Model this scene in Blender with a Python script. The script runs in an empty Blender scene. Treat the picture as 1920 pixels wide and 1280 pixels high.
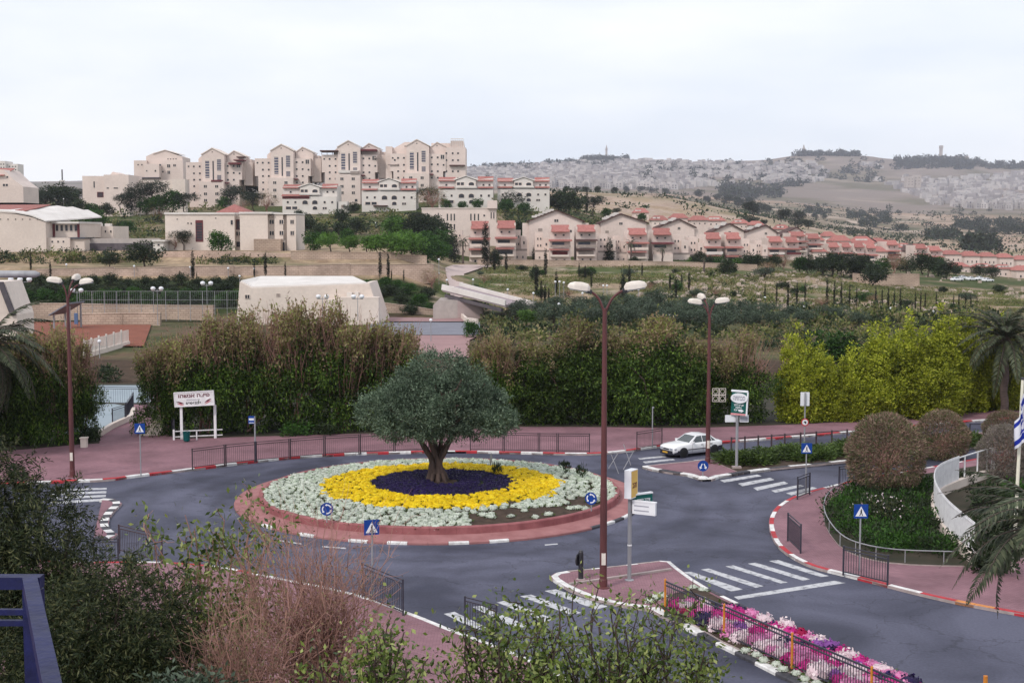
import bpy, bmesh, math, random
import numpy as np
from mathutils import Vector, Matrix
from mathutils.geometry import tessellate_polygon
random.seed(7)
RNG = np.random.default_rng(11)
R = math.radians
sc = bpy.context.scene
COL = sc.collection

# ------------------------------------------------------------------ camera
H = 15.0            # eye height over the road
F = 2500.0          # focal length in pixels of the 1920 px wide photograph
HOR = 435.0         # row of the level horizon
K = 1.304
PITCH = math.atan((640 - HOR) / F)
cam_d = bpy.data.cameras.new('camera')
cam = bpy.data.objects.new('camera', cam_d)
COL.objects.link(cam)
cam.location = (0, 0, H)
cam.rotation_euler = (math.pi / 2 - PITCH, 0, 0)
cam_d.sensor_width = 36.0
cam_d.lens = 36.0 * F / 1920.0
cam_d.clip_start = 0.2
cam_d.clip_end = 30000
sc.camera = cam

# ------------------------------------------------------------------ sky, sun, exposure
SUN_EL, SUN_AZ = R(44), R(-140)      # azimuth measured from +Y towards +X: behind and left of the camera
world = bpy.data.worlds.new('World')
sc.world = world
world.use_nodes = True
wt = world.node_tree
for n in list(wt.nodes):
    wt.nodes.remove(n)
w_out = wt.nodes.new('ShaderNodeOutputWorld')
w_bg = wt.nodes.new('ShaderNodeBackground')
w_sky = wt.nodes.new('ShaderNodeTexSky')
w_sky.sky_type = 'NISHITA'
w_sky.sun_disc = False
w_sky.sun_elevation = SUN_EL
w_sky.sun_rotation = SUN_AZ
w_sky.air_density = 1.0
w_sky.dust_density = 2.0
w_tc = wt.nodes.new('ShaderNodeTexCoord')
w_map = wt.nodes.new('ShaderNodeMapping')
w_map.inputs['Scale'].default_value = (1.2, 1.2, 5.0)
w_no = wt.nodes.new('ShaderNodeTexNoise')
w_no.inputs['Scale'].default_value = 2.2
w_no.inputs['Detail'].default_value = 6
w_no.inputs['Roughness'].default_value = 0.5
w_ra = wt.nodes.new('ShaderNodeValToRGB')
w_ra.color_ramp.elements[0].position = 0.30
w_ra.color_ramp.elements[0].color = (6.0, 6.6, 7.5, 1)
w_ra.color_ramp.elements[1].position = 0.70
w_ra.color_ramp.elements[1].color = (8.5, 8.6, 8.8, 1)
w_mix = wt.nodes.new('ShaderNodeMix')
w_mix.data_type = 'RGBA'
w_mix.inputs[0].default_value = 0.93
wt.links.new(w_tc.outputs['Generated'], w_map.inputs['Vector'])
wt.links.new(w_map.outputs[0], w_no.inputs['Vector'])
wt.links.new(w_no.outputs['Fac'], w_ra.inputs[0])
wt.links.new(w_sky.outputs[0], w_mix.inputs[6])
wt.links.new(w_ra.outputs[0], w_mix.inputs[7])
wt.links.new(w_mix.outputs[2], w_bg.inputs['Color'])
w_bg.inputs['Strength'].default_value = 0.1
wt.links.new(w_bg.outputs[0], w_out.inputs['Surface'])

sun_d = bpy.data.lights.new('sun', 'SUN')
sun_d.energy = 1.5
sun_d.angle = R(10)
sun_d.color = (1.0, 0.93, 0.86)
sun = bpy.data.objects.new('sun', sun_d)
COL.objects.link(sun)
sdir = Vector((math.sin(SUN_AZ) * math.cos(SUN_EL), math.cos(SUN_AZ) * math.cos(SUN_EL), math.sin(SUN_EL)))
sun.rotation_euler = (-sdir).to_track_quat('-Z', 'Y').to_euler()
sun.location = (-30, -30, 60)

sc.view_settings.view_transform = 'Standard'
sc.view_settings.look = 'None'
sc.view_settings.exposure = 0.45
sc.view_settings.gamma = 1.0
sc.view_settings.use_curve_mapping = False
sc.cycles.use_denoising = True
sc.cycles.max_bounces = 5
sc.cycles.diffuse_bounces = 2
sc.cycles.glossy_bounces = 2
sc.cycles.transmission_bounces = 3
sc.cycles.transparent_max_bounces = 6
sc.cycles.volume_bounces = 1
sc.cycles.caustics_reflective = False
sc.cycles.caustics_refractive = False

# ------------------------------------------------------------------ projection helpers (used while laying out the place)
cp, sp = math.cos(PITCH), math.sin(PITCH)
def ray(px, py):
    a, b = (px - 960) / F, (py - 640) / F
    return Vector((a, cp - b * sp, -sp - b * cp))
def P(px, py, Y):
    d = ray(px, py)
    return Vector((0, 0, H)) + d * (Y / d.y)
def G(px, py, z=0.0):
    d = ray(px, py)
    return Vector((0, 0, H)) + d * ((z - H) / d.z)
def proj(v):
    x, y, z = v[0], v[1], v[2] - H
    f = y * cp - z * sp
    u = y * sp + z * cp
    return 960 + F * x / f, 640 - F * u / f

# ------------------------------------------------------------------ object helpers
ORD_ = ['first', 'second', 'third', 'fourth', 'fifth', 'sixth', 'seventh', 'eighth', 'ninth', 'tenth', 'eleventh', 'twelfth',
       'thirteenth', 'fourteenth', 'fifteenth', 'sixteenth', 'seventeenth', 'eighteenth', 'nineteenth', 'twentieth',
       'twenty-first', 'twenty-second', 'twenty-third', 'twenty-fourth', 'twenty-fifth', 'twenty-sixth', 'twenty-seventh',
       'twenty-eighth', 'twenty-ninth', 'thirtieth', 'thirty-first', 'thirty-second', 'thirty-third', 'thirty-fourth', 'thirty-fifth', 'thirty-sixth',
       'thirty-seventh', 'thirty-eighth', 'thirty-ninth', 'fortieth']

_t = ['twenty', 'thirty', 'forty', 'fifty', 'sixty']
ORD = ORD_[:20] + [(x + '-' + ORD_[k]) if k >= 0 else {'twenty': 'twentieth', 'thirty': 'thirtieth', 'forty': 'fortieth', 'fifty': 'fiftieth', 'sixty': 'sixtieth'}[x] for x in _t for k in range(-1, 9)][1:]
def tag(o, label=None, cat=None, group=None, kind=None):
    if label: o['label'] = label
    if cat: o['category'] = cat
    if group: o['group'] = group
    if kind: o['kind'] = kind
    return o
def link(name, data, parent=None, loc=None):
    o = bpy.data.objects.new(name, data)
    COL.objects.link(o)
    if parent is not None: o.parent = parent
    if loc is not None: o.location = loc
    return o
def thing(name, label, cat, loc=(0, 0, 0), rz=0.0, group=None, scale=None):
    o = link(name, None, None, loc)
    o.empty_display_size = 0.3
    o.rotation_euler = (0, 0, rz)
    if scale is not None: o.scale = scale
    return tag(o, label, cat, group)
def structure(name, loc=(0, 0, 0)):
    o = link(name, None, None, loc)
    return tag(o, kind='structure')
def copy_tree(o, parent=None):
    c = o.copy()
    COL.objects.link(c)
    if parent is not None: c.parent = parent
    for ch in o.children: copy_tree(ch, c)
    return c

class MB:
    def __init__(s):
        s.v, s.f, s.m, s.mats = [], [], [], []
    def mi(s, m):
        if m not in s.mats: s.mats.append(m)
        return s.mats.index(m)
    def add(s, vs, fs, m):
        b = len(s.v); k = s.mi(m)
        s.v.extend([tuple(v) for v in vs])
        for f in fs:
            s.f.append([b + i for i in f]); s.m.append(k)
        return s
    def box(s, x0, x1, y0, y1, z0, z1, m):
        vs = [(x0, y0, z0), (x1, y0, z0), (x1, y1, z0), (x0, y1, z0), (x0, y0, z1), (x1, y0, z1), (x1, y1, z1), (x0, y1, z1)]
        return s.add(vs, [(0, 3, 2, 1), (4, 5, 6, 7), (0, 1, 5, 4), (1, 2, 6, 5), (2, 3, 7, 6), (3, 0, 4, 7)], m)
    def bar(s, a, b, w, h, m, up=(0, 0, 1)):
        a, b = Vector(a), Vector(b)
        d = (b - a).normalized(); u = Vector(up)
        if abs(d.dot(u)) > .98: u = Vector((0, 1, 0))
        r = d.cross(u).normalized(); u = r.cross(d)
        r = r * w / 2; u = u * h / 2
        vs = [a - r - u, a + r - u, a + r + u, a - r + u, b - r - u, b + r - u, b + r + u, b - r + u]
        return s.add(vs, [(3, 2, 1, 0), (4, 5, 6, 7), (0, 1, 5, 4), (1, 2, 6, 5), (2, 3, 7, 6), (3, 0, 4, 7)], m)
    def tube(s, pts, rad, m, n=8, cap=True):
        pts = [Vector(p) for p in pts]
        if not hasattr(rad, '__len__'): rad = [rad] * len(pts)
        rings = []
        ref = None
        for i, p in enumerate(pts):
            d = (pts[min(i + 1, len(pts) - 1)] - pts[max(i - 1, 0)]).normalized()
            if ref is None or abs(d.dot(ref)) > .95:
                ref = Vector((0, 0, 1)) if abs(d.z) < .9 else Vector((0, 1, 0))
            r = d.cross(ref).normalized(); u = r.cross(d)
            rings.append([p + (r * math.cos(t) + u * math.sin(t)) * rad[i] for t in [2 * math.pi * k / n for k in range(n)]])
        vs = [v for r_ in rings for v in r_]
        fs = []
        for i in range(len(pts) - 1):
            for k in range(n):
                a, b = i * n + k, i * n + (k + 1) % n
                fs.append((a, b, b + n, a + n))
        if cap:
            fs.append(tuple(reversed(range(n)))); fs.append(tuple(range((len(pts) - 1) * n, len(pts) * n)))
        return s.add(vs, fs, m)
    def lathe(s, prof, m, n=16, c=(0, 0, 0)):
        vs = [(c[0] + r * math.cos(2 * math.pi * k / n), c[1] + r * math.sin(2 * math.pi * k / n), c[2] + z) for r, z in prof for k in range(n)]
        fs = [(i * n + k, i * n + (k + 1) % n, (i + 1) * n + (k + 1) % n, (i + 1) * n + k) for i in range(len(prof) - 1) for k in range(n)]
        fs.append(tuple(range((len(prof) - 1) * n, len(prof) * n)))
        return s.add(vs, fs, m)
    def prism(s, poly, z0, z1, m, mtop=None, axis='z'):
        """poly: 2-D outline; extruded along z (or y when axis == 'y')"""
        n = len(poly)
        mk = (lambda p, t: (p[0], p[1], t)) if axis == 'z' else (lambda p, t: (p[0], t, p[1]))
        vs = [mk(p, z0) for p in poly] + [mk(p, z1) for p in poly]
        fs = [(i, (i + 1) % n, n + (i + 1) % n, n + i) for i in range(n)]
        s.add(vs, fs, m)
        tris = tessellate_polygon([[Vector((p[0], p[1], 0)) for p in poly]])
        s.add(vs[n:], [tuple(t) for t in tris], mtop or m)
        s.add(vs[:n], [tuple(reversed(t)) for t in tris], m)
        return s
    def build(s, name, parent=None, loc=None, smooth=False, fix=True):
        me = s.mesh(name, smooth, fix)
        return link(name, me, parent, loc)
    def mesh(s, name, smooth=False, fix=True):
        me = bpy.data.meshes.new(name)
        me.from_pydata(s.v, [], s.f)
        for m in s.mats: me.materials.append(m)
        me.polygons.foreach_set('material_index', s.m)
        if fix:
            bm = bmesh.new(); bm.from_mesh(me)
            bmesh.ops.recalc_face_normals(bm, faces=bm.faces)
            bm.to_mesh(me); bm.free()
        if smooth: me.polygons.foreach_set('use_smooth', [True] * len(me.polygons))
        me.update()
        return me

class QM:
    """quads only, numpy: foliage, twigs"""
    def __init__(s): s.v, s.q, s.m, s.n = [], [], [], 0
    def add(s, v, q, mi=0):
        s.v.append(v); s.q.append(q + s.n); s.m.append(np.full(len(q), mi, np.int32)); s.n += len(v)
        return s
    def mesh(s, name, mats):
        v = np.concatenate(s.v).astype(np.float32); q = np.concatenate(s.q).astype(np.int32); m = np.concatenate(s.m)
        me = bpy.data.meshes.new(name)
        me.vertices.add(len(v)); me.vertices.foreach_set('co', v.ravel())
        me.loops.add(len(q) * 4); me.loops.foreach_set('vertex_index', q.ravel())
        me.polygons.add(len(q)); me.polygons.foreach_set('loop_start', np.arange(0, len(q) * 4, 4, dtype=np.int32))
        for x in mats: me.materials.append(x)
        me.polygons.foreach_set('material_index', m)
        me.update(calc_edges=True)
        return me

def unit(a): return a / np.maximum(np.linalg.norm(a, axis=1, keepdims=True), 1e-9)
def leaf_quads(p, d, L, W, rng, flat=0.0):
    """diamond leaves at p along d"""
    n = len(p)
    L = L * rng.uniform(.65, 1.25, (n, 1)); W = W * rng.uniform(.7, 1.25, (n, 1))
    s = unit(np.cross(d, rng.normal(size=(n, 3)) + np.array([0, 0, flat])))
    nn = np.cross(d, s)
    v = np.stack([p, p + d * L * .5 + s * W * .5 + nn * W * .12, p + d * L, p + d * L * .5 - s * W * .5 + nn * W * .12], 1).reshape(-1, 3)
    return v, np.arange(n * 4).reshape(-1, 4)
def tubes_np(paths, n=4):
    """paths: list of (pts (k,3), radii (k,))"""
    V, Q, b = [], [], 0
    for p, r in paths:
        p = np.asarray(p, float); k = len(p)
        t = unit(np.gradient(p, axis=0))
        ref = np.array([0., 1., 0.]) if abs(t[0, 2]) > .8 else np.array([0., 0., 1.])
        a = unit(np.cross(t, ref)); c = np.cross(t, a)
        ang = np.arange(n) * 2 * np.pi / n
        ring = p[:, None] + (a[:, None] * np.cos(ang)[None, :, None] + c[:, None] * np.sin(ang)[None, :, None]) * np.asarray(r)[:, None, None]
        V.append(ring.reshape(-1, 3))
        i = np.arange(k - 1)[:, None] * n; j = np.arange(n)[None]; j2 = (j + 1) % n
        Q.append(np.stack([i + j, i + j2, i + n + j2, i + n + j], -1).reshape(-1, 4) + b)
        b += k * n
    return np.concatenate(V), np.concatenate(Q)
def crown_points(blobs, ncl, nper, sig, rng, shell=.35, inner=.15, keep=None):
    """clumped leaf positions on and in ellipsoid blobs -> positions, outward directions"""
    b = np.array([[*c, *r] for c, r in blobs], float)
    wgt = (b[:, 3] * b[:, 4] + b[:, 4] * b[:, 5] + b[:, 3] * b[:, 5]); wgt /= wgt.sum()
    k = rng.choice(len(b), ncl, p=wgt)
    d = unit(rng.normal(size=(ncl, 3)))
    rr = 1 - shell * rng.random((ncl, 1)) ** 1.5
    ins = rng.random(ncl) < inner
    rr[ins] *= rng.random((ins.sum(), 1)) ** .5
    c = b[k, :3] + d * b[k, 3:] * rr
    sg = sig * rng.uniform(.6, 1.4, (ncl, 1, 1))
    off = rng.normal(size=(ncl, nper, 3)) * sg
    p = (c[:, None] + off).reshape(-1, 3)
    o = unit(np.repeat(unit(d / b[k, 3:]), nper, 0) * .8 + unit(off.reshape(-1, 3)) * .7)
    return p, o

# ------------------------------------------------------------------ materials
MATS = {}
def nodes_of(m):
    m.use_nodes = True
    nt = m.node_tree
    return nt, nt.nodes['Principled BSDF'], nt.nodes['Material Output']
def mk(name, c1, c2=None, scale=3.0, rough=.85, bump=0.0, detail=5, spec=.25, metal=0.0, pos=True, lo=.35, hi=.65, fine=0.0, finescale=60, objrand=0.0, stretch=None):
    m = bpy.data.materials.new(name); MATS[name] = m
    nt, b, out = nodes_of(m)
    b.inputs['Roughness'].default_value = rough
    b.inputs['Metallic'].default_value = metal
    b.inputs['Specular IOR Level'].default_value = spec
    c2 = c2 or tuple(x * .82 for x in c1)
    if pos:
        g = nt.nodes.new('ShaderNodeNewGeometry'); vec = g.outputs['Position']
    else:
        g = nt.nodes.new('ShaderNodeTexCoord'); vec = g.outputs['Object']
    if stretch:
        mp = nt.nodes.new('ShaderNodeMapping'); mp.inputs['Scale'].default_value = stretch
        nt.links.new(vec, mp.inputs['Vector']); vec = mp.outputs[0]
    no = nt.nodes.new('ShaderNodeTexNoise'); no.inputs['Scale'].default_value = scale; no.inputs['Detail'].default_value = detail
    no.inputs['Roughness'].default_value = .6
    nt.links.new(vec, no.inputs['Vector'])
    ra = nt.nodes.new('ShaderNodeValToRGB')
    ra.color_ramp.elements[0].position = lo; ra.color_ramp.elements[0].color = (*c2, 1)
    ra.color_ramp.elements[1].position = hi; ra.color_ramp.elements[1].color = (*c1, 1)
    nt.links.new(no.outputs['Fac'], ra.inputs[0])
    colr = ra.outputs[0]
    if fine:
        n2 = nt.nodes.new('ShaderNodeTexNoise'); n2.inputs['Scale'].default_value = finescale; n2.inputs['Detail'].default_value = 3
        nt.links.new(vec, n2.inputs['Vector'])
        mr = nt.nodes.new('ShaderNodeMapRange'); mr.inputs[3].default_value = 1 - fine; mr.inputs[4].default_value = 1 + fine
        mr.inputs[1].default_value = .3; mr.inputs[2].default_value = .7
        nt.links.new(n2.outputs['Fac'], mr.inputs[0])
        mx = nt.nodes.new('ShaderNodeVectorMath'); mx.operation = 'SCALE'
        nt.links.new(colr, mx.inputs[0]); nt.links.new(mr.outputs[0], mx.inputs['Scale'])
        colr = mx.outputs[0]
    if objrand:
        oi = nt.nodes.new('ShaderNodeObjectInfo')
        mr = nt.nodes.new('ShaderNodeMapRange'); mr.inputs[3].default_value = 1 - objrand; mr.inputs[4].default_value = 1 + objrand
        nt.links.new(oi.outputs['Random'], mr.inputs[0])
        mx = nt.nodes.new('ShaderNodeVectorMath'); mx.operation = 'SCALE'
        nt.links.new(colr, mx.inputs[0]); nt.links.new(mr.outputs[0], mx.inputs['Scale'])
        colr = mx.outputs[0]
    nt.links.new(colr, b.inputs['Base Color'])
    if bump:
        bn = nt.nodes.new('ShaderNodeBump'); bn.inputs['Strength'].default_value = bump; bn.inputs['Distance'].default_value = .05
        nt.links.new(no.outputs['Fac'], bn.inputs['Height']); nt.links.new(bn.outputs[0], b.inputs['Normal'])
    return m
def leafmat(name, cols, trans=.25, rough=.6, nscale=.5, nvar=.28, objvar=.15, spec=.25):
    m = bpy.data.materials.new(name); MATS[name] = m
    nt, b, out = nodes_of(m)
    g = nt.nodes.new('ShaderNodeNewGeometry')
    ra = nt.nodes.new('ShaderNodeValToRGB')
    el = ra.color_ramp.elements
    while len(el) < len(cols): el.new(.5)
    for i, c in enumerate(cols):
        el[i].position = i / max(1, len(cols) - 1); el[i].color = (*c, 1)
    nt.links.new(g.outputs['Random Per Island'], ra.inputs[0])
    no = nt.nodes.new('ShaderNodeTexNoise'); no.inputs['Scale'].default_value = nscale; no.inputs['Detail'].default_value = 3
    nt.links.new(g.outputs['Position'], no.inputs['Vector'])
    mr = nt.nodes.new('ShaderNodeMapRange'); mr.inputs[1].default_value = .3; mr.inputs[2].default_value = .7
    mr.inputs[3].default_value = 1 - nvar; mr.inputs[4].default_value = 1 + nvar
    nt.links.new(no.outputs['Fac'], mr.inputs[0])
    oi = nt.nodes.new('ShaderNodeObjectInfo')
    m2 = nt.nodes.new('ShaderNodeMapRange'); m2.inputs[3].default_value = 1 - objvar; m2.inputs[4].default_value = 1 + objvar
    nt.links.new(oi.outputs['Random'], m2.inputs[0])
    mul = nt.nodes.new('ShaderNodeMath'); mul.operation = 'MULTIPLY'
    nt.links.new(mr.outputs[0], mul.inputs[0]); nt.links.new(m2.outputs[0], mul.inputs[1])
    sca = nt.nodes.new('ShaderNodeVectorMath'); sca.operation = 'SCALE'
    nt.links.new(ra.outputs[0], sca.inputs[0]); nt.links.new(mul.outputs[0], sca.inputs['Scale'])
    nt.links.new(sca.outputs[0], b.inputs['Base Color'])
    b.inputs['Roughness'].default_value = rough
    b.inputs['Specular IOR Level'].default_value = spec
    if trans:
        tr = nt.nodes.new('ShaderNodeBsdfTranslucent'); nt.links.new(sca.outputs[0], tr.inputs[0])
        mx = nt.nodes.new('ShaderNodeMixShader'); mx.inputs[0].default_value = trans
        nt.links.new(b.outputs[0], mx.inputs[1]); nt.links.new(tr.outputs[0], mx.inputs[2])
        nt.links.new(mx.outputs[0], out.inputs[0])
    return m
def brickmat(name, c1, c2, mortar, bw, bh, msize=.012, rough=.9, axis='xz', noise=.2, bump=.3, nscale=.6):
    """courses of stone or paving in world metres"""
    m = bpy.data.materials.new(name); MATS[name] = m
    nt, b, out = nodes_of(m)
    g = nt.nodes.new('ShaderNodeNewGeometry')
    sep = nt.nodes.new('ShaderNodeSeparateXYZ'); cmb = nt.nodes.new('ShaderNodeCombineXYZ')
    nt.links.new(g.outputs['Position'], sep.inputs[0])
    nt.links.new(sep.outputs['X'], cmb.inputs['X']); nt.links.new(sep.outputs['Z' if axis == 'xz' else 'Y'], cmb.inputs['Y'])
    br = nt.nodes.new('ShaderNodeTexBrick')
    br.inputs['Scale'].default_value = 1.0
    br.inputs['Brick Width'].default_value = bw; br.inputs['Row Height'].default_value = bh; br.inputs['Mortar Size'].default_value = msize
    br.inputs['Color1'].default_value = (*c1, 1); br.inputs['Color2'].default_value = (*c2, 1); br.inputs['Mortar'].default_value = (*mortar, 1)
    nt.links.new(cmb.outputs[0], br.inputs['Vector'])
    no = nt.nodes.new('ShaderNodeTexNoise'); no.inputs['Scale'].default_value = nscale; no.inputs['Detail'].default_value = 6
    nt.links.new(g.outputs['Position'], no.inputs['Vector'])
    mr = nt.nodes.new('ShaderNodeMapRange'); mr.inputs[1].default_value = .3; mr.inputs[2].default_value = .7
    mr.inputs[3].default_value = 1 - noise; mr.inputs[4].default_value = 1 + noise
    nt.links.new(no.outputs['Fac'], mr.inputs[0])
    sca = nt.nodes.new('ShaderNodeVectorMath'); sca.operation = 'SCALE'
    nt.links.new(br.outputs['Color'], sca.inputs[0]); nt.links.new(mr.outputs[0], sca.inputs['Scale'])
    nt.links.new(sca.outputs[0], b.inputs['Base Color'])
    b.inputs['Roughness'].default_value = rough; b.inputs['Specular IOR Level'].default_value = .2
    if bump:
        bn = nt.nodes.new('ShaderNodeBump'); bn.inputs['Strength'].default_value = bump; bn.inputs['Distance'].default_value = .03
        nt.links.new(br.outputs['Fac'], bn.inputs['Height']); bn.invert = True
        nt.links.new(bn.outputs[0], b.inputs['Normal'])
    return m

# road: bluish grey asphalt with tyre-worn paler drifts and fine grain
def asphalt():
    m = bpy.data.materials.new('asphalt'); nt, b, out = nodes_of(m)
    g = nt.nodes.new('ShaderNodeNewGeometry')
    n1 = nt.nodes.new('ShaderNodeTexNoise'); n1.inputs['Scale'].default_value = .16; n1.inputs['Detail'].default_value = 6; n1.inputs['Distortion'].default_value = .8
    n2 = nt.nodes.new('ShaderNodeTexNoise'); n2.inputs['Scale'].default_value = 9; n2.inputs['Detail'].default_value = 5
    vo = nt.nodes.new('ShaderNodeTexVoronoi'); vo.feature = 'DISTANCE_TO_EDGE'; vo.inputs['Scale'].default_value = .22
    wn = nt.nodes.new('ShaderNodeTexNoise'); wn.inputs['Scale'].default_value = 1.1; wn.inputs['Detail'].default_value = 4
    av = nt.nodes.new('ShaderNodeVectorMath'); av.operation = 'MULTIPLY_ADD'; av.inputs[1].default_value = (2.2, 2.2, 0)
    nt.links.new(g.outputs['Position'], n1.inputs['Vector']); nt.links.new(g.outputs['Position'], n2.inputs['Vector']); nt.links.new(g.outputs['Position'], wn.inputs['Vector'])
    nt.links.new(wn.outputs['Color'], av.inputs[0]); nt.links.new(g.outputs['Position'], av.inputs[2]); nt.links.new(av.outputs[0], vo.inputs['Vector'])
    ra = nt.nodes.new('ShaderNodeValToRGB'); e = ra.color_ramp.elements
    e[0].position = .36; e[0].color = (.038, .039, .062, 1); e[1].position = .62; e[1].color = (.088, .089, .130, 1)
    nt.links.new(n1.outputs['Fac'], ra.inputs[0])
    mr = nt.nodes.new('ShaderNodeMapRange'); mr.inputs[1].default_value = .3; mr.inputs[2].default_value = .7; mr.inputs[3].default_value = .86; mr.inputs[4].default_value = 1.14
    nt.links.new(n2.outputs['Fac'], mr.inputs[0])
    cr = nt.nodes.new('ShaderNodeMapRange'); cr.inputs[1].default_value = 0; cr.inputs[2].default_value = .012; cr.inputs[3].default_value = .62; cr.inputs[4].default_value = 1
    nt.links.new(vo.outputs['Distance'], cr.inputs[0])
    mu = nt.nodes.new('ShaderNodeMath'); mu.operation = 'MULTIPLY'
    nt.links.new(mr.outputs[0], mu.inputs[0]); nt.links.new(cr.outputs[0], mu.inputs[1])
    # tyres polish the lanes that circle the roundabout
    sb = nt.nodes.new('ShaderNodeVectorMath'); sb.operation = 'SUBTRACT'; sb.inputs[1].default_value = (-4.05, 74.6, 0)
    ln = nt.nodes.new('ShaderNodeVectorMath'); ln.operation = 'LENGTH'
    nt.links.new(av.outputs[0], sb.inputs[0]); nt.links.new(sb.outputs[0], ln.inputs[0])
    wv = nt.nodes.new('ShaderNodeMath'); wv.operation = 'MULTIPLY'; wv.inputs[1].default_value = 3.2
    cs = nt.nodes.new('ShaderNodeMath'); cs.operation = 'SINE'
    nt.links.new(ln.outputs['Value'], wv.inputs[0]); nt.links.new(wv.outputs[0], cs.inputs[0])
    fade = nt.nodes.new('ShaderNodeMapRange'); fade.inputs[1].default_value = 12; fade.inputs[2].default_value = 24; fade.inputs[3].default_value = .16; fade.inputs[4].default_value = 0
    nt.links.new(ln.outputs['Value'], fade.inputs[0])
    pm = nt.nodes.new('ShaderNodeMath'); pm.operation = 'MULTIPLY'; nt.links.new(cs.outputs[0], pm.inputs[0]); nt.links.new(fade.outputs[0], pm.inputs[1])
    pa1 = nt.nodes.new('ShaderNodeMath'); pa1.operation = 'ADD'; pa1.inputs[1].default_value = 1.04; nt.links.new(pm.outputs[0], pa1.inputs[0])
    mu2 = nt.nodes.new('ShaderNodeMath'); mu2.operation = 'MULTIPLY'; nt.links.new(mu.outputs[0], mu2.inputs[0]); nt.links.new(pa1.outputs[0], mu2.inputs[1]); mu = mu2
    s = nt.nodes.new('ShaderNodeVectorMath'); s.operation = 'SCALE'
    nt.links.new(ra.outputs[0], s.inputs[0]); nt.links.new(mu.outputs[0], s.inputs['Scale'])
    nt.links.new(s.outputs[0], b.inputs['Base Color'])
    b.inputs['Roughness'].default_value = .75; b.inputs['Specular IOR Level'].default_value = .3
    return m
M_ASPHALT = asphalt()
M_PAVE = brickmat('red_paving', (.225, .120, .142), (.275, .150, .175), (.17, .094, .110), .24, .12, .012, axis='xy', noise=.24, bump=.15, nscale=.35)
M_APRON = mk('apron_pink', (.35, .165, .165), (.27, .115, .115), 1.2, .9)
M_RIM = mk('planter_rim', (.32, .12, .125), (.22, .075, .08), 1.5, .85, bump=.2)
M_SOIL = mk('soil', (.075, .05, .036), (.04, .027, .02), 2.5, .95, bump=.5)
M_GARDEN = mk('garden_ground', (.05, .04, .028), (.03, .03, .018), .6, .95)
M_WHITEP = mk('road_paint', (.50, .50, .52), (.13, .13, .155), 3.2, .7, lo=.30, hi=.52, fine=.15)
M_KWHITE = mk('kerb_white', (.78, .77, .76), (.55, .53, .52), 3, .7, fine=.08)
M_KRED = mk('kerb_red', (.50, .04, .055), (.33, .035, .04), 3, .7, fine=.1)
M_KBLACK = mk('kerb_black', (.045, .045, .055), (.08, .075, .085), 3, .75)
M_KORANGE = mk('kerb_orange', (.62, .25, .075), (.45, .18, .06), 3, .75)
M_KPLAIN = mk('kerb_plain', (.42, .34, .33), (.30, .25, .24), 3, .85)
M_STONE = mk('house_stone', (.71, .595, .54), (.63, .525, .475), .12, .9, objrand=.06, fine=.05, finescale=2)
M_STONE2 = mk('house_stone_pale', (.70, .605, .54), (.63, .54, .48), .15, .9, objrand=.05, fine=.05, finescale=2)
M_HOUSE = mk('house_plaster_pink', (.72, .60, .545), (.64, .525, .475), .18, .9, objrand=.06, fine=.05, finescale=2)
M_PLASTER = mk('white_plaster', (.70, .65, .61), (.62, .57, .53), .2, .9)
M_ROOFWHITE = mk('white_roof', (.70, .66, .63), (.6, .56, .53), .25, .85)
M_TILE = mk('red_roof_tiles', (.38, .155, .135), (.29, .11, .095), 1.3, .85, fine=.15, finescale=8, objrand=.12)
M_BROWNROOF = mk('brown_roof', (.10, .05, .045), (.07, .04, .035), 1, .85)
M_DARKWIN = mk('window_dark', (.035, .033, .04), (.02, .02, .028), 1, .25, spec=.5)  # dark glass; the tone also stands in for the shade of a recess
M_BLUEWIN = mk('window_blue', (.10, .10, .14), (.05, .05, .08), .7, .2, spec=.5)
M_SHUTTER = mk('window_shutter', (.34, .28, .25), (.26, .21, .19), 1, .7)
M_MAROON = mk('balcony_maroon', (.16, .04, .045), (.11, .03, .035), 1, .8)
M_WALL1 = brickmat('terrace_stone', (.52, .385, .315), (.44, .32, .26), (.37, .27, .215), .9, .42, .05, noise=.25, bump=.6, nscale=.25)
M_WALL2 = brickmat('terrace_stone_pale', (.47, .36, .285), (.40, .30, .24), (.28, .21, .165), 1.0, .4, .045, noise=.2, bump=.5, nscale=.2)
M_CONC = mk('concrete', (.45, .40, .375), (.37, .33, .31), .8, .9)
M_CONCDARK = mk('concrete_dark', (.12, .105, .115), (.08, .07, .08), .8, .9)
M_CLAY = mk('clay_court', (.24, .082, .05), (.18, .058, .036), .5, .95)
M_POOL = mk('ramp_grey', (.30, .35, .39), (.25, .30, .34), .4, .7)
M_BROWNPOLE = mk('brown_pole', (.115, .035, .035), (.08, .025, .027), 2, .55, pos=False, spec=.4, stretch=(1, 1, .25))
M_GREYPOLE = mk('grey_pole', (.33, .33, .35), (.24, .24, .26), 2, .5, pos=False, spec=.4, stretch=(1, 1, .25))
M_LAMPSHELL = mk('lamp_shell', (.72, .66, .60), (.60, .53, .47), 2.5, .5, pos=False)
M_LAMPGLASS = mk('lamp_lens', (.35, .35, .36), (.25, .25, .26), 2, .2, spec=.5)
M_BLACK = mk('black_metal', (.022, .022, .028), (.035, .033, .04), 4, .5, spec=.4)
M_FENCE = mk('fence_paint', (.03, .03, .048), (.045, .042, .055), 4, .5, spec=.4)
M_FENCEBR = mk('fence_paint_brown', (.065, .042, .05), (.05, .035, .042), 4, .55, spec=.4)
M_ORANGE = mk('orange_post', (.60, .24, .03), (.48, .17, .03), 4, .6)
M_SIGNBLUE = mk('sign_blue', (.008, .055, .30), (.006, .045, .24), 1.5, .45, pos=False)
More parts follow.
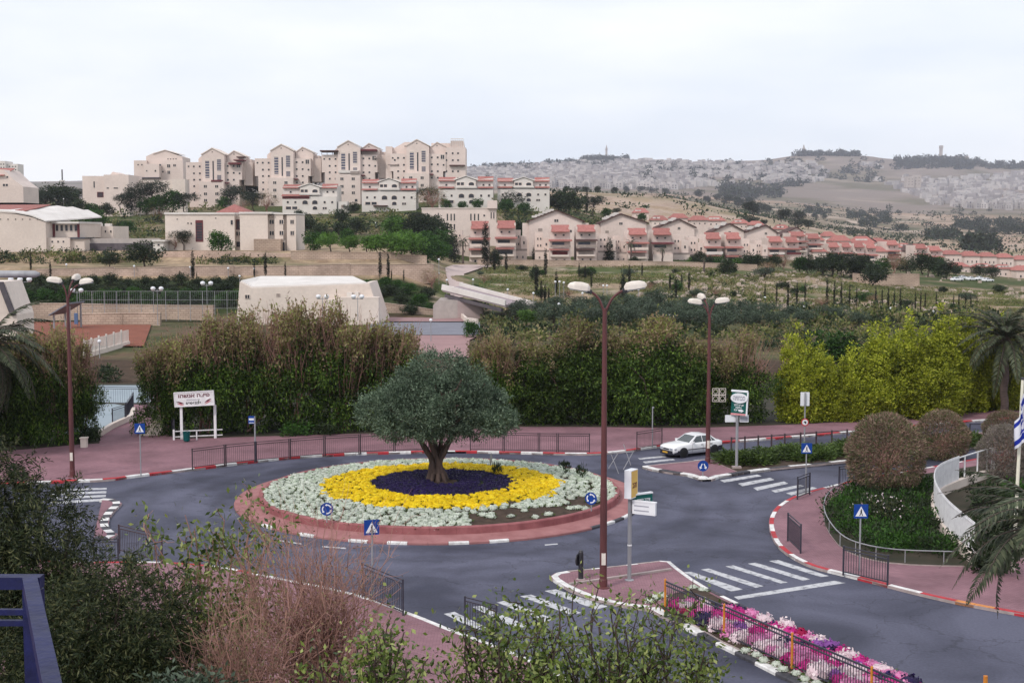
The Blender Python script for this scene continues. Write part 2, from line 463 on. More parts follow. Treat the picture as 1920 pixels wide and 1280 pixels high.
M_SIGNWHITE = mk('sign_white', (.78, .79, .82), (.70, .70, .74), 1.5, .45, pos=False)
M_SIGNGREEN = mk('sign_green', (.006, .10, .085), (.005, .075, .07), 1.5, .45, pos=False)
M_SIGNRED = mk('sign_red', (.55, .03, .04), (.42, .03, .035), 1.5, .45, pos=False)
M_SIGNYEL = mk('sign_yellow', (.75, .50, .12), (.68, .42, .13), 2, .5, pos=False)
M_PRINTMAR = mk('print_maroon', (.13, .012, .03), None, 2, .5, pos=False)
M_PRINTBLK = mk('print_black', (.018, .018, .025), None, 2, .5, pos=False)
M_PRINTGREY = mk('print_grey', (.36, .36, .42), None, 2, .5, pos=False)
M_BINGREEN = mk('bin_green', (.0, .085, .085), (.0, .06, .065), 2, .5, pos=False)
M_WHITESTEEL = mk('white_steel', (.80, .79, .80), (.68, .66, .68), 3, .5, pos=False)
M_RAILBLUE = mk('rail_blue', (.007, .009, .065), (.005, .006, .045), 14, .5, spec=.25, pos=False, fine=.2, finescale=70, bump=.15)
M_CARPAINT = mk('car_paint_white', (.82, .82, .84), (.79, .79, .81), .5, .22, spec=.6, pos=False)
M_CARTRIM = mk('car_trim', (.028, .027, .04), None, 2, .5, pos=False)
M_CARGLASS = mk('car_glass', (.03, .04, .045), (.05, .06, .065), 2, .06, spec=.8, pos=False)
M_TYRE = mk('tyre', (.018, .018, .02), None, 2, .85, pos=False)
M_RIMS = mk('wheel_rim', (.32, .30, .33), (.24, .23, .26), 6, .35, pos=False, metal=.4)
M_PLATE = mk('plate_yellow', (.62, .36, .05), None, 2, .5, pos=False)
M_BARK = mk('bark', (.085, .06, .048), (.05, .036, .03), 4, .95, bump=.8, pos=False, stretch=(1, 1, .3))
M_BARKOLIVE = mk('bark_olive', (.115, .078, .065), (.05, .034, .03), 3.5, .95, bump=1.0, pos=False, stretch=(1, 1, .2))
M_BARKPALM = mk('bark_palm', (.15, .11, .095), (.07, .052, .05), 6, .95, bump=1.0, pos=False, stretch=(.4, .4, 3))
M_TWIG = mk('twig_pink', (.44, .25, .205), (.28, .15, .125), 1.5, .9, pos=False)
M_SOLAR = mk('solar_panel', (.05, .05, .07), (.08, .08, .10), 1, .25, spec=.5)
M_FARTREE = mk('far_tree_green', (.035, .046, .030), (.022, .031, .02), .02, .95, objrand=.2)

L_GROVE = leafmat('grove_leaves', [(.034, .052, .030), (.062, .088, .058), (.11, .145, .10)], .15)
L_OLIVE = leafmat('olive_leaves', [(.028, .048, .028), (.058, .090, .054), (.110, .155, .10), (.20, .26, .18)], .15)
L_HEDGE = leafmat('hedge_leaves', [(.010, .022, .005), (.028, .060, .008), (.060, .115, .015), (.14, .21, .034)], .25, nscale=.35, nvar=.4, objvar=.3)
L_HEDGEBR = leafmat('hedge_brown_leaves', [(.15, .095, .060), (.25, .165, .105), (.21, .19, .075), (.34, .255, .165)], .25, nscale=.35)
L_HEDGEYG = leafmat('hedge_tip_leaves', [(.16, .20, .045), (.27, .29, .08), (.21, .165, .085)], .3, nscale=.35)
L_YELLOW = leafmat('yellowgreen_leaves', [(.085, .115, .010), (.23, .27, .018), (.38, .415, .034), (.52, .53, .07)], .3, nscale=.6)
L_DARK = leafmat('dark_leaves', [(.012, .022, .009), (.024, .040, .015), (.045, .066, .024)], .2)
L_GREEN = leafmat('green_leaves', [(.016, .050, .008), (.032, .088, .012), (.060, .135, .022)], .25)
L_BRIGHT = leafmat('bright_green_leaves', [(.055, .125, .018), (.085, .175, .028), (.12, .22, .04)], .3)
L_PINE = leafmat('pine_needles', [(.010, .016, .009), (.018, .028, .014), (.030, .044, .02)], .1)
L_CYP = leafmat('cypress_leaves', [(.008, .011, .007), (.014, .018, .010), (.022, .027, .014)], .1)
L_FICUS = leafmat('ficus_leaves', [(.030, .055, .012), (.085, .13, .022), (.17, .22, .045), (.34, .37, .12)], .25, spec=.5, rough=.4)
L_SCHINUS = leafmat('feathery_leaves', [(.008, .014, .006), (.020, .032, .012), (.044, .058, .021), (.12, .12, .05)], .2)
L_PALM = leafmat('palm_leaves', [(.030, .042, .022), (.062, .076, .040), (.11, .12, .07)], .12)
L_JUNIPER = leafmat('juniper_leaves', [(.022, .042, .010), (.052, .088, .016), (.105, .155, .034)], .2)
L_BALL = leafmat('ball_twigs', [(.14, .085, .065), (.21, .135, .10), (.28, .19, .145), (.10, .115, .045), (.08, .10, .035)], .15, nvar=.18)
L_GRASS = leafmat('meadow_leaves', [(.06, .09, .02), (.11, .135, .035), (.17, .165, .06), (.22, .17, .10)], .2, nscale=.08, nvar=.4)
F_WHITE = leafmat('white_petals', [(.50, .54, .46), (.64, .67, .60), (.34, .43, .29)], .15, nvar=.1, objvar=.05)
F_YELLOW = leafmat('yellow_petals', [(.68, .45, .004), (.84, .60, .008), (.88, .68, .02)], .2, nvar=.15, objvar=.05)
F_PURPLE = leafmat('purple_petals', [(.014, .008, .050), (.028, .014, .095), (.014, .012, .03)], .1, nvar=.3)
F_MAGENTA = leafmat('magenta_petals', [(.50, .02, .22), (.62, .04, .30), (.42, .015, .16)], .2, nvar=.15, objvar=.12)
F_PINK = leafmat('pink_petals', [(.66, .22, .44), (.76, .34, .55), (.60, .16, .38)], .2, nvar=.15, objvar=.12)
F_BLUSH = leafmat('blush_petals', [(.76, .62, .66), (.82, .72, .72), (.72, .52, .60)], .2, nvar=.1, objvar=.08)
F_CRIMSON = leafmat('crimson_petals', [(.36, .008, .07), (.46, .012, .10), (.28, .006, .05)], .2, nvar=.15, objvar=.12)
F_VIOLET = leafmat('violet_petals', [(.26, .07, .34), (.36, .14, .46), (.20, .05, .28)], .2, nvar=.15, objvar=.12)
# ------------------------------------------------------------------ terrain: valley, terraces, bare hills and the far ridge
CPX = [-400, 150, 450, 750, 810, 850, 900, 1050, 1250, 1450, 1650, 1900, 2300]
TROWS = [
 (100, [722] * 13),
 (130, [668] * 13),
 (160, [622, 622, 622, 622, 622, 622, 622, 622, 622, 622, 622, 622, 622]),
 (190, [603, 603, 602, 598, 596, 594, 592, 588, 586, 588, 592, 596, 596]),
 (205, [560, 560, 560, 566, 580, 582, 577, 572, 570, 577, 584, 588, 590]),
 (218, [526, 526, 527, 526, 545, 560, 562, 560, 558, 568, 576, 582, 584]),
 (222, [502, 502, 499, 496, 520, 545, 552, 553, 551, 562, 573, 579, 581]),
 (236, [494, 494, 493, 490, 505, 520, 535, 538, 536, 550, 564, 570, 572]),
 (241, [473, 473, 472, 474, 500, 515, 528, 531, 530, 546, 561, 567, 569]),
 (290, [462, 462, 460, 460, 480, 492, 496, 497, 497, 508, 535, 549, 552]),
 (305, [455, 455, 456, 454, 468, 478, 489, 491, 491, 499, 526, 545, 549]),
 (360, [430, 430, 430, 420, 430, 440, 452, 455, 465, 480, 505, 530, 540]),
 (430, [402, 402, 402, 396, 392, 390, 388, 402, 440, 465, 490, 519, 530]),
 (500, [385, 382, 378, 372, 368, 367, 366, 386, 425, 452, 479, 509, 520]),
 (650, [381, 378, 373, 368, 365, 364, 363, 368, 396, 432, 470, 495, 505]),
 (800, [379, 376, 372, 368, 365, 364, 362, 356, 369, 412, 458, 480, 490]),
 (1000, [381, 380, 380, 378, 376, 375, 370, 362, 372, 413, 452, 462, 470]),
 (1500, [384, 384, 384, 384, 384, 383, 380, 374, 385, 405, 436, 441, 445]),
 (2200, [380, 380, 378, 374, 372, 370, 366, 365, 369, 388, 410, 414, 418]),
 (3000, [370, 368, 364, 360, 356, 354, 350, 350, 352, 366, 382, 388, 392]),
 (4000, [350, 348, 346, 342, 336, 332, 328, 322, 325, 328, 338, 345, 350]),
]
RIDGE = ([-400, 250, 600, 860, 940, 1000, 1060, 1090, 1130, 1160, 1200, 1290, 1370, 1440, 1480, 1500, 1560, 1600, 1650, 1700, 1740, 1800, 1830, 1860, 1920, 2300],
         [343, 339, 330, 319, 312, 307, 304, 298, 294, 297, 300, 303, 303, 299, 293, 290, 288, 290, 297, 300, 295, 297, 303, 308, 309, 313])
YU = np.array([r[0] for r in TROWS] + [4800, 5600], float)
def row_py(px):
    px = np.asarray(px, float)
    rows = [np.interp(px, CPX, r[1]) for r in TROWS]
    rid = np.interp(px, *RIDGE)
    return np.stack(rows + [rid, rid + 16])
ZERO_Y = 100 * K
def terrain(x, Y):
    x = np.asarray(x, float); Y = np.asarray(Y, float)
    px = 960 + F * x / np.maximum(Y, 130 * K)
    py = row_py(px)
    dy = (py - 640) / F
    tz = (-sp - dy * cp) / (cp - dy * sp)         # vertical slope of the sight line
    z = H + tz * (YU * K)[:, None].reshape((-1,) + (1,) * px.ndim)
    out = np.zeros_like(x + Y)
    yu = Y / K
    for i in range(len(YU) - 1):
        m = (yu >= YU[i]) & (yu < YU[i + 1])
        t = (yu - YU[i]) / (YU[i + 1] - YU[i])
        out = np.where(m, z[i] * (1 - t) + z[i + 1] * t, out)
    out = np.where(yu >= YU[-1], z[-1], out)
    return np.where(yu < 100, 0.0, out)
def tz1(x, Y): return float(terrain(np.array([x]), np.array([Y]))[0])
SCAN = np.concatenate([np.arange(100, 330, .5), np.arange(330, 900, 2), np.arange(900, 5600, 12)]) * K
def hit(px, py):
    """first ground point met by the sight line through a pixel of the photograph"""
    d = ray(px, py)
    if py > 722: return G(px, py)
    t = SCAN / d.y
    xs, zs = d.x * t, H + d.z * t
    tz = terrain(xs, SCAN)
    i = np.argmax(tz >= zs)
    if not (tz >= zs).any(): i = len(SCAN) - 1
    return Vector((float(xs[i]), float(SCAN[i]), float(tz[i])))

def vnoise(x, y, s, seed=0):
    """cheap smooth value noise"""
    x = x / s + seed * 17.3; y = y / s + seed * 9.1
    xi, yi = np.floor(x).astype(int), np.floor(y).astype(int)
    fx, fy = x - xi, y - yi
    fx = fx * fx * (3 - 2 * fx); fy = fy * fy * (3 - 2 * fy)
    def h(a, b):
        n = (a * 374761393 + b * 668265263 + seed * 974711) & 0x7fffffff
        n = ((n ^ (n >> 13)) * 1274126177) & 0x7fffffff
        return (n & 0xffff) / 65535.0
    return (h(xi, yi) * (1 - fx) + h(xi + 1, yi) * fx) * (1 - fy) + (h(xi, yi + 1) * (1 - fx) + h(xi + 1, yi + 1) * fx) * fy
def fbm(x, y, s, seed=0):
    return .5 * vnoise(x, y, s, seed) + .3 * vnoise(x, y, s / 2.3, seed + 1) + .2 * vnoise(x, y, s / 5.1, seed + 2)

def build_terrain():
    rows = np.concatenate([[-12, 20, 50, 80, 95], np.arange(100, 200, 4), np.arange(200, 245, 1.0), np.arange(245, 320, 2.5), np.arange(320, 700, 8),
                           np.arange(700, 2500, 30), np.arange(2500, 5650, 50)]) * K
    pxs = np.arange(-900, 2821, 12.0)
    PX, YY = np.meshgrid(pxs, rows)
    XX = (PX - 960) / F * np.maximum(YY, 130 * K)
    ZZ = terrain(XX, YY)
    yu = YY / K
    amp = np.where(yu < 130, 0, np.where(yu < 250, .25, np.where(yu < 600, .6, np.where(yu < 1000, 2.0, 5.0))))
    ZZ = ZZ + (fbm(XX, YY, np.maximum(3, 1) * 4.0, 3) - .5) * np.where(yu < 600, amp, 0) + (fbm(XX, YY, 120., 5) - .5) * np.where(yu >= 600, amp * 2.0, 0)
    ZZ = np.where(yu < 100, -.06, ZZ)
    nr, nc = PX.shape
    v = np.stack([XX, YY, ZZ], -1).reshape(-1, 3)
    i = np.arange(nr - 1)[:, None] * nc + np.arange(nc - 1)[None]
    q = np.stack([i, i + 1, i + nc + 1, i + nc], -1).reshape(-1, 4)
    # ground cover colours by place
    C = np.zeros((nr, nc, 3))
    n1 = fbm(XX, YY, 14., 1)[..., None]; n2 = fbm(XX, YY, 5., 2)[..., None]; n3 = fbm(XX, YY, 260., 4)[..., None]; n4 = fbm(XX * .35, YY, 90., 6)[..., None]
    green = np.array([.062, .080, .026]); dry = np.array([.33, .245, .165]); soil = np.array([.16, .105, .07]); tan = np.array([.42, .33, .265])
    grey = np.array([.20, .185, .165]); olive = np.array([.115, .11, .055]); dk = np.array([.03, .042, .018])
    def mixc(a, b, t): return a * (1 - t) + b * t
    st = lambda n, a, b: np.clip((n - a) / (b - a), 0, 1)
    base = np.broadcast_to(soil * .4, C.shape).copy()
    valley = mixc(olive * .8, green * .7, st(n1, .35, .6)); valley = mixc(valley, soil * .8, st(n2, .45, .65))
    bank = mixc(dk, green * .6, st(n2, .4, .7))
    terr = mixc(dry, olive, st(n1, .5, .75)); terr = mixc(terr, soil * 1.2, st(n2, .6, .8))
    slope = mixc(green * 1.15, dry * .85, st(n1, .40, .62)); slope = mixc(slope, tan * .9, st(n2, .60, .74) * .8)
    town = mixc(green * .9, dry * .7, st(n1, .45, .7))
    tan2 = np.array([.40, .305, .25]); hill = mixc(tan2, dry * 1.0, st(n1, .35, .65)); hill = mixc(hill, soil * 1.5, st(n2, .52, .72) * .6); hill = mixc(hill, olive * 1.3, st(n4, .58, .72) * .5)
    back = mixc(np.array([.32, .225, .165]), np.array([.175, .14, .095]), st(n3, .40, .6)); back = mixc(back, tan * .9, st(n4, .60, .74) * .8); back = mixc(back, dk * 1.6, st(fbm(XX, YY, 60., 9)[..., None], .62, .72) * .7)
    far = mixc(np.array([.20, .16, .135]), np.array([.12, .105, .065]), st(n3, .45, .65)); far = mixc(far, tan * .8, st(n4, .6, .8) * .6)
    def put(cond, c):
        nonlocal base
        base = np.where(cond[..., None], c, base)
    put(yu >= 125, valley)
    put((yu >= 194) & (yu < 219) & (PX < 815), bank)
    put((yu >= 219) & (yu < 300) & (PX < 815), terr)
    put((yu >= 196) & (yu < 300) & (PX >= 815), slope)
    put((yu >= 300) & (yu < 580), town)
    put((yu >= 500) & (yu < 1050) & (PX > 1000), hill)
    put((yu >= 580) & (yu < 1050) & (PX <= 1000), town)
    put((yu >= 1050) & (yu < 2500), back)
    put(yu >= 2500, far)
    me = bpy.data.meshes.new('terrain')
    me.vertices.add(len(v)); me.vertices.foreach_set('co', v.astype(np.float32).ravel())
    me.loops.add(len(q) * 4); me.loops.foreach_set('vertex_index', q.astype(np.int32).ravel())
    me.polygons.add(len(q)); me.polygons.foreach_set('loop_start', np.arange(0, len(q) * 4, 4, dtype=np.int32))
    me.update(calc_edges=True)
    me.polygons.foreach_set('use_smooth', np.ones(len(q), bool))
    ca = me.color_attributes.new('ground', 'FLOAT_COLOR', 'POINT')
    c4 = np.concatenate([base.reshape(-1, 3), np.ones((len(v), 1))], 1).astype(np.float32)
    ca.data.foreach_set('color', c4.ravel())
    m = bpy.data.materials.new('terrain_ground'); nt, b, out = nodes_of(m)
    at = nt.nodes.new('ShaderNodeAttribute'); at.attribute_name = 'ground'
    g = nt.nodes.new('ShaderNodeNewGeometry')
    no = nt.nodes.new('ShaderNodeTexNoise'); no.inputs['Scale'].default_value = .55; no.inputs['Detail'].default_value = 9; no.inputs['Roughness'].default_value = .65
    nt.links.new(g.outputs['Position'], no.inputs['Vector'])
    mr = nt.nodes.new('ShaderNodeMapRange'); mr.inputs[1].default_value = .3; mr.inputs[2].default_value = .7; mr.inputs[3].default_value = .62; mr.inputs[4].default_value = 1.38
    nt.links.new(no.outputs['Fac'], mr.inputs[0])
    s = nt.nodes.new('ShaderNodeVectorMath'); s.operation = 'SCALE'
    nt.links.new(at.outputs['Color'], s.inputs[0]); nt.links.new(mr.outputs[0], s.inputs['Scale'])
    nt.links.new(s.outputs[0], b.inputs['Base Color'])
    b.inputs['Roughness'].default_value = .95; b.inputs['Specular IOR Level'].default_value = .1
    bn = nt.nodes.new('ShaderNodeBump'); bn.inputs['Strength'].default_value = .6; bn.inputs['Distance'].default_value = .4
    nt.links.new(no.outputs['Fac'], bn.inputs['Height']); nt.links.new(bn.outputs[0], b.inputs['Normal'])
    me.materials.append(m)
    tag(link('terrain', me), kind='structure')
build_terrain()

# ------------------------------------------------------------------ road sheet, pavements, kerbs, markings
def g2(pts, z=0.0): return [G(x, y, z).to_2d() for x, y in pts]
def sheet(name, poly, z, m, kind='structure', parent=None):
    mb = MB(); tris = tessellate_polygon([[Vector((p[0], p[1], 0)) for p in poly]])
    mb.add([(p[0], p[1], z) for p in poly], tris, m)
    me = mb.mesh(name)
    for p in me.polygons:
        if p.normal.z < 0: p.flip()
    o = link(name, me, parent)
    if kind: tag(o, kind=kind)
    return o
def slab(name, poly, z, m, side=M_KPLAIN, kind='structure', z0=-.05):
    mb = MB(); mb.prism([tuple(p) for p in poly], z0, z, side, m)
    o = mb.build(name)
    return tag(o, kind=kind)
sheet('road', [(-70, 8), (75, 8), (75, 131), (-70, 131)], 0.0, M_ASPHALT)

def smooth_line(pts, it=2):
    pts = [Vector(p) for p in pts]
    for _ in range(it):
        o = [pts[0]]
        for a, b in zip(pts[:-1], pts[1:]):
            o += [a * .75 + b * .25, a * .25 + b * .75]
        o.append(pts[-1]); pts = o
    return pts
def resample(pts, step):
    d = [0]
    for a, b in zip(pts[:-1], pts[1:]): d.append(d[-1] + (b - a).length)
    n = max(1, round(d[-1] / step)); out = []
    xs, ys = [p.x for p in pts], [p.y for p in pts]
    for i in range(n + 1):
        t = d[-1] * i / n
        out.append(Vector((np.interp(t, d, xs), np.interp(t, d, ys))))
    return out
def kerb(pts, side, cols, step=.75, per=2, w=.24, h=.135, smooth=1):
    """kerb stones along a ground line; side=+1 puts the stone on the left of the walking direction"""
    line = resample(smooth_line(pts, smooth), step)
    root = structure('kerb', (line[0].x, line[0].y, 0))
    nrm = []
    for i in range(len(line)):
        d = (line[min(i + 1, len(line) - 1)] - line[max(i - 1, 0)]).normalized()
        nrm.append(Vector((-d.y, d.x)) * side)
    for i in range(len(line) - 1):
        a, b = line[i], line[i + 1]
        d = (b - a).normalized() * .008
        a2, b2 = a + d, b - d
        hh = h + random.uniform(-.006, .006)
        na, nb = nrm[i], nrm[i + 1]
        vs = []
        for p, n in ((a2, na), (b2, nb)):
            for off, z in ((0, -.03), (0.0, hh - .035), (.035, hh), (w, hh), (w, -.03)):
                q = p + n * off - line[0]
                vs.append((q.x, q.y, z))
        fs = [(0, 1, 6, 5), (1, 2, 7, 6), (2, 3, 8, 7), (3, 4, 9, 8), (0, 4, 3, 2, 1), (5, 6, 7, 8, 9)]
        c = cols(i) if callable(cols) else cols[(i // per) % len(cols)]
        MB().add(vs, fs, c).build('kerb_stone', root)
    return line

FARK = [(-320, 930), (-150, 917), (40, 909), (130, 905), (200, 903), (255, 895), (350, 884), (420, 875), (500, 865), (570, 858.5), (650, 854), (740, 851), (850, 849), (960, 851), (1080, 854),
        (1125, 853), (1180, 848), (1215, 841), (1260, 838), (1361, 831), (1471, 823), (1600, 812), (1700, 802), (1830, 791), (1960, 782), (2100, 775)]
fk = g2(FARK)
BACK = [(2100, 757), (1920, 765), (1830, 772), (1700, 783), (1500, 795), (1300, 802), (1100, 800), (950, 800), (700, 812), (480, 818), (330, 822), (150, 833), (0, 846), (-320, 862)]
slab('pavement', smooth_line(fk, 1) + g2(BACK, .12), .12, M_PAVE)
kerb(fk, +1, lambda i: (M_KWHITE if i < 12 else [M_KRED, M_KWHITE][(i // 2) % 2]) if i < 70 else [M_KRED, M_KWHITE][(i // 3) % 2], h=.165)
# soil strip under the tall hedges behind the pavement
slab('planting_strip', g2([(-400, 868), (0, 846), (150, 833), (330, 822), (480, 818), (700, 812), (950, 800), (1100, 800), (1300, 802), (1500, 795), (1700, 783), (1830, 772), (1920, 765), (2150, 755)], .1)
     + [Vector((62, 131)), Vector((-75, 131))], .10, M_GARDEN)
# side path and low walls at the left gap
slab('side_path', g2([(186, 834), (330, 823), (300, 805), (283, 783), (277, 758), (250, 758), (247, 786), (208, 803), (188, 818)], .13), .13, M_PAVE)
slab('school_ramp', g2([(120, 815), (207, 803), (246, 786), (249, 762), (215, 757), (150, 757)], .15), .15, M_POOL)
slab('paved_court', g2([(90, 752), (250, 755), (300, 752), (290, 722), (120, 722)], .16), .16, M_POOL)

# roundabout
CX, CY = -4.05, 57.2 * K
def ring(r, n=96, e=1.0): return [(CX + r * math.cos(2 * math.pi * i / n), CY + e * r * math.sin(2 * math.pi * i / n)) for i in range(n)]
def annulus(name, r0, z0, r1, z1, m, n=96, parent=None, thick=None):
    mb = MB()
    a, b = ring(r0, n), ring(r1, n)
    vs = [(p[0], p[1], z0) for p in a] + [(p[0], p[1], z1) for p in b]
    mb.add(vs, [(i, (i + 1) % n, n + (i + 1) % n, n + i) for i in range(n)], m)
    return mb.build(name, parent, smooth=True)
RW = 10.15                              # planter wall radius
island = structure('traffic_island', (0, 0, 0))
annulus('apron', RW + 1.15, .12, RW - .02, .21, M_APRON, parent=island)
mb = MB(); n = 96
NSEG = 48
for i in range(NSEG):                   # the planter wall: curved precast pieces
    pts = []
    for j in range(3):
        t = 2 * math.pi * (i + j / 2 * .994 + .003) / NSEG
        pts.append((math.cos(t), math.sin(t)))
    mb = MB(); vs = []
    for c, s_ in pts:
        for r, z in ((RW, .1), (RW - .02, .53), (RW - .07, .58), (RW - .26, .58), (RW - .30, .53), (RW - .30, .1)):
            vs.append((CX + c * r, CY + s_ * r, z))
    fs = []
    for j in range(2):
        for k in range(5):
            a = j * 6 + k; fs.append((a, a + 1, a + 7, a + 6))
    fs += [(5, 4, 3, 2, 1, 0), (12, 13, 14, 15, 16, 17)]
    mb.add(vs, fs, M_RIM)
    mb.build('wall_segment', island)
kl = [Vector(p) for p in ring(RW + 1.32, 97)]; kl.append(kl[0])
kerb(kl, +1, lambda i: ([M_KWHITE, M_KBLACK][i % 2] if (i > 62 or i < 3) else (M_KWHITE if i in (44, 47, 50, 52, 55, 57) else M_APRON)), step=1.0, per=1, h=.125, w=.2, smooth=0)
def mound(r): return .42 + .50 * (1 - min(1, r / RW) ** 2)
mb = MB()
rs = [0, 1.2, 2.5, 4, 5.5, 7, 8.5, RW - .29]
vs = []; nn = 64
for r in rs:
    for p in ring(r, nn): vs.append((p[0], p[1], mound(r) + random.uniform(-.03, .03)))
mb.add(vs, [(i * nn + k, i * nn + (k + 1) % nn, (i + 1) * nn + (k + 1) % nn, (i + 1) * nn + k) for i in range(len(rs) - 1) for k in range(nn)], M_SOIL)
mb.build('planting_soil', island, smooth=True)

# left splitter island
poly = g2([(192, 939), (215, 939), (229, 947), (214, 962), (205, 975), (203, 992), (209, 1003), (221, 1004), (213, 1012), (176, 1012), (180, 990)], 0)
slab('median', poly, .12, M_PAVE)
kerb(g2([(194, 938), (216, 938.5), (231, 946), (213, 962), (204, 977), (203, 992), (220, 1003), (213, 1013), (175, 1013)]), -1, [M_KWHITE, M_KBLACK], step=.75, per=1, w=.42, smooth=1)
# far right splitter island with the juniper bed
med_near = [(1204, 878), (1222, 883), (1258, 889), (1292, 894), (1316, 902), (1335, 902), (1348, 897), (1400, 888.5), (1470, 880), (1530, 874.5), (1590, 868), (1650, 861), (1760, 848), (1920, 832), (2100, 815)]
med_far = [(2100, 792), (1920, 806), (1760, 820), (1590, 835), (1480, 843), (1371, 852), (1345, 862), (1290, 868), (1235, 873)]
slab('median', g2(med_near + med_far), .12, M_PAVE)
kerb(g2(med_near), +1, lambda i: M_KWHITE if i < 1 or 9 < i < 13 else [M_KWHITE, M_KBLACK][(i // 3) % 2], step=.55, per=3, w=.36, h=.17, smooth=0)
kerb(g2([(1204, 877)] + med_far[::-1]), -1, [M_KPLAIN], step=1.0, w=.2, smooth=0)
slab('planting_bed', g2([(1346, 868), (1370, 878), (1384, 884), (1470, 876), (1590, 864), (1760, 845), (1920, 828), (1920, 810), (1760, 823), (1590, 838), (1480, 846), (1376, 855)], .16), .16, M_SOIL, z0=.05)
# lower splitter island with the lamp post
isl = [(1030, 1086), (1040, 1079), (1060, 1076), (1130, 1068), (1190, 1061), (1240, 1055), (1258, 1058), (1272, 1069), (1300, 1090), (1330, 1108), (1420, 1152), (1520, 1204), (1650, 1278), (1800, 1370),
       (1650, 1370), (1480, 1279), (1420, 1248), (1300, 1188), (1215, 1146), (1160, 1138), (1110, 1126), (1065, 1108)]
slab('median', g2(isl), .12, M_PAVE)
kerb(g2([(1258, 1057), (1272, 1069), (1300, 1090), (1330, 1108), (1420, 1152), (1520, 1204), (1650, 1278), (1800, 1370)]), -1, lambda i: M_KWHITE if i < 8 else [M_KBLACK, M_KWHITE][(i // 2) % 2], step=.6, w=.22, smooth=0)
kerb(g2([(1215, 1145), (1160, 1138), (1110, 1126), (1065, 1108), (1030, 1087), (1040, 1078), (1062, 1075)]), +1 * -1, [M_KWHITE], step=.6, w=.3, smooth=1)
kerb(g2([(1062, 1075), (1130, 1068), (1190, 1061), (1240, 1055), (1258, 1057)]), -1, [M_KPLAIN, M_KPLAIN, M_KWHITE], step=.6, w=.16, per=1, smooth=0)
kerb(g2([(1215, 1145), (1300, 1189), (1420, 1249), (1480, 1280), (1600, 1345)]), +1, [M_KWHITE, M_KBLACK], step=.62, per=2, w=.42, smooth=0)
MB().bar(Vector((*G(1068, 1096, .12).xy, .16)), Vector((*G(1258, 1068, .12).xy, .16)), .16, .08, M_KPLAIN).build('kerb_strip')['kind'] = 'structure'
slab('planting_bed', g2([(1246, 1137), (1262, 1112), (1310, 1100), (1345, 1119), (1420, 1155), (1520, 1207), (1650, 1281), (1780, 1358), (1660, 1345), (1490, 1262), (1357, 1202)], .2), .2, M_SOIL, z0=.05)
# right-hand pavement and the garden behind it
RK = [(2000, 832), (1800, 868), (1660, 893), (1600, 903), (1560, 913), (1520, 923), (1480, 936), (1452, 955), (1441, 976), (1443, 1001), (1456, 1026), (1481, 1046), (1521, 1066), (1575, 1079), (1620, 1090), (1680, 1106), (1760, 1126), (1850, 1144), (1940, 1160), (2100, 1192)]
GARD = [(1900, 862), (1660, 899), (1600, 913), (1572, 925), (1550, 943), (1543, 966), (1550, 992), (1578, 1028), (1620, 1045), (1680, 1056), (1800, 1060), (1850, 1058)]
slab('pavement', smooth_line(g2(RK), 1) + g2([(2300, 1170), (2300, 950), (2050, 900)], .12) , .12, M_PAVE)
kerb(g2(RK), +1, lambda i: [M_KWHITE, M_KRED][(i // 2) % 2] if i < 66 else [M_KORANGE, M_KRED][(i // 2) % 2], step=.8)
slab('garden_bed', smooth_line(g2(GARD, .18), 1) + g2([(2000, 1030), (2300, 985), (2300, 840)], .18), .18, M_GARDEN, z0=.05)
# near pavement on the camera side
NK = [(-300, 1040), (0, 1050), (170, 1058), (260, 1056), (330, 1058), (420, 1066), (520, 1087), (620, 1106), (700, 1127), (755, 1148), (800, 1165), (850, 1186), (930, 1214), (1000, 1243), (1080, 1285), (1180, 1345), (1300, 1430)]
slab('pavement', smooth_line(g2(NK), 1) + [Vector((9, 14)), Vector((-50, 14))], .12, M_PAVE)
kerb(g2(NK), -1, lambda i: M_KWHITE if 22 < i else [M_KWHITE, M_KRED][(i // 2) % 2], step=.9)

# painted markings, each stripe a sheet of its own
def marks(name, quads, z=.004):
    root = structure(name, (0, 0, 0))
    for q in quads:
        sheet('stripe', g2(q, z), z, M_WHITEP, None, root)
marks('zebra_crossing', [[(1281, 1072), (1296, 1071), (1393, 1104), (1371, 1108)], [(1314, 1067), (1329, 1065), (1432, 1098), (1417, 1101)], [(1360, 1061), (1375, 1059), (1477, 1091), (1464, 1093)],
                         [(1402, 1056), (1417, 1054), (1519, 1085), (1506, 1088)], [(1442, 1051), (1459, 1049), (1554, 1079), (1539, 1081)]])
marks('stop_line', [[(1376, 1118), (1384, 1123), (1586, 1092), (1564, 1088)]])
marks('zebra_crossing', [[(1021, 1107), (1042, 1104), (1140, 1136), (1118, 1142)], [(975, 1117), (996, 1114), (1090, 1148), (1071, 1152)], [(931, 1128), (950, 1125), (1040, 1160), (1020, 1165)],
                         [(885, 1137), (903, 1135), (990, 1172), (970, 1178)], [(832, 1150), (852, 1146), (930, 1184), (915, 1190)]])
marks('zebra_crossing', [[(1350, 900), (1420, 889), (1428, 892), (1358, 904)], [(1384, 906), (1444, 895), (1452, 899), (1392, 911)], [(1412, 914), (1470, 902), (1478, 906), (1420, 919)],
                         [(1446, 919), (1500, 908), (1508, 911), (1454, 923)], [(1474, 924), (1524, 912), (1532, 915), (1484, 928)]])
marks('zebra_crossing', [[(1212, 872), (1288, 866), (1292, 869), (1216, 875)], [(1205, 865), (1262, 859.5), (1266, 862), (1210, 868)], [(1196, 858.5), (1246, 854), (1250, 856.5), (1200, 861)], [(1300, 862), (1330, 860), (1336, 863), (1306, 866)]])
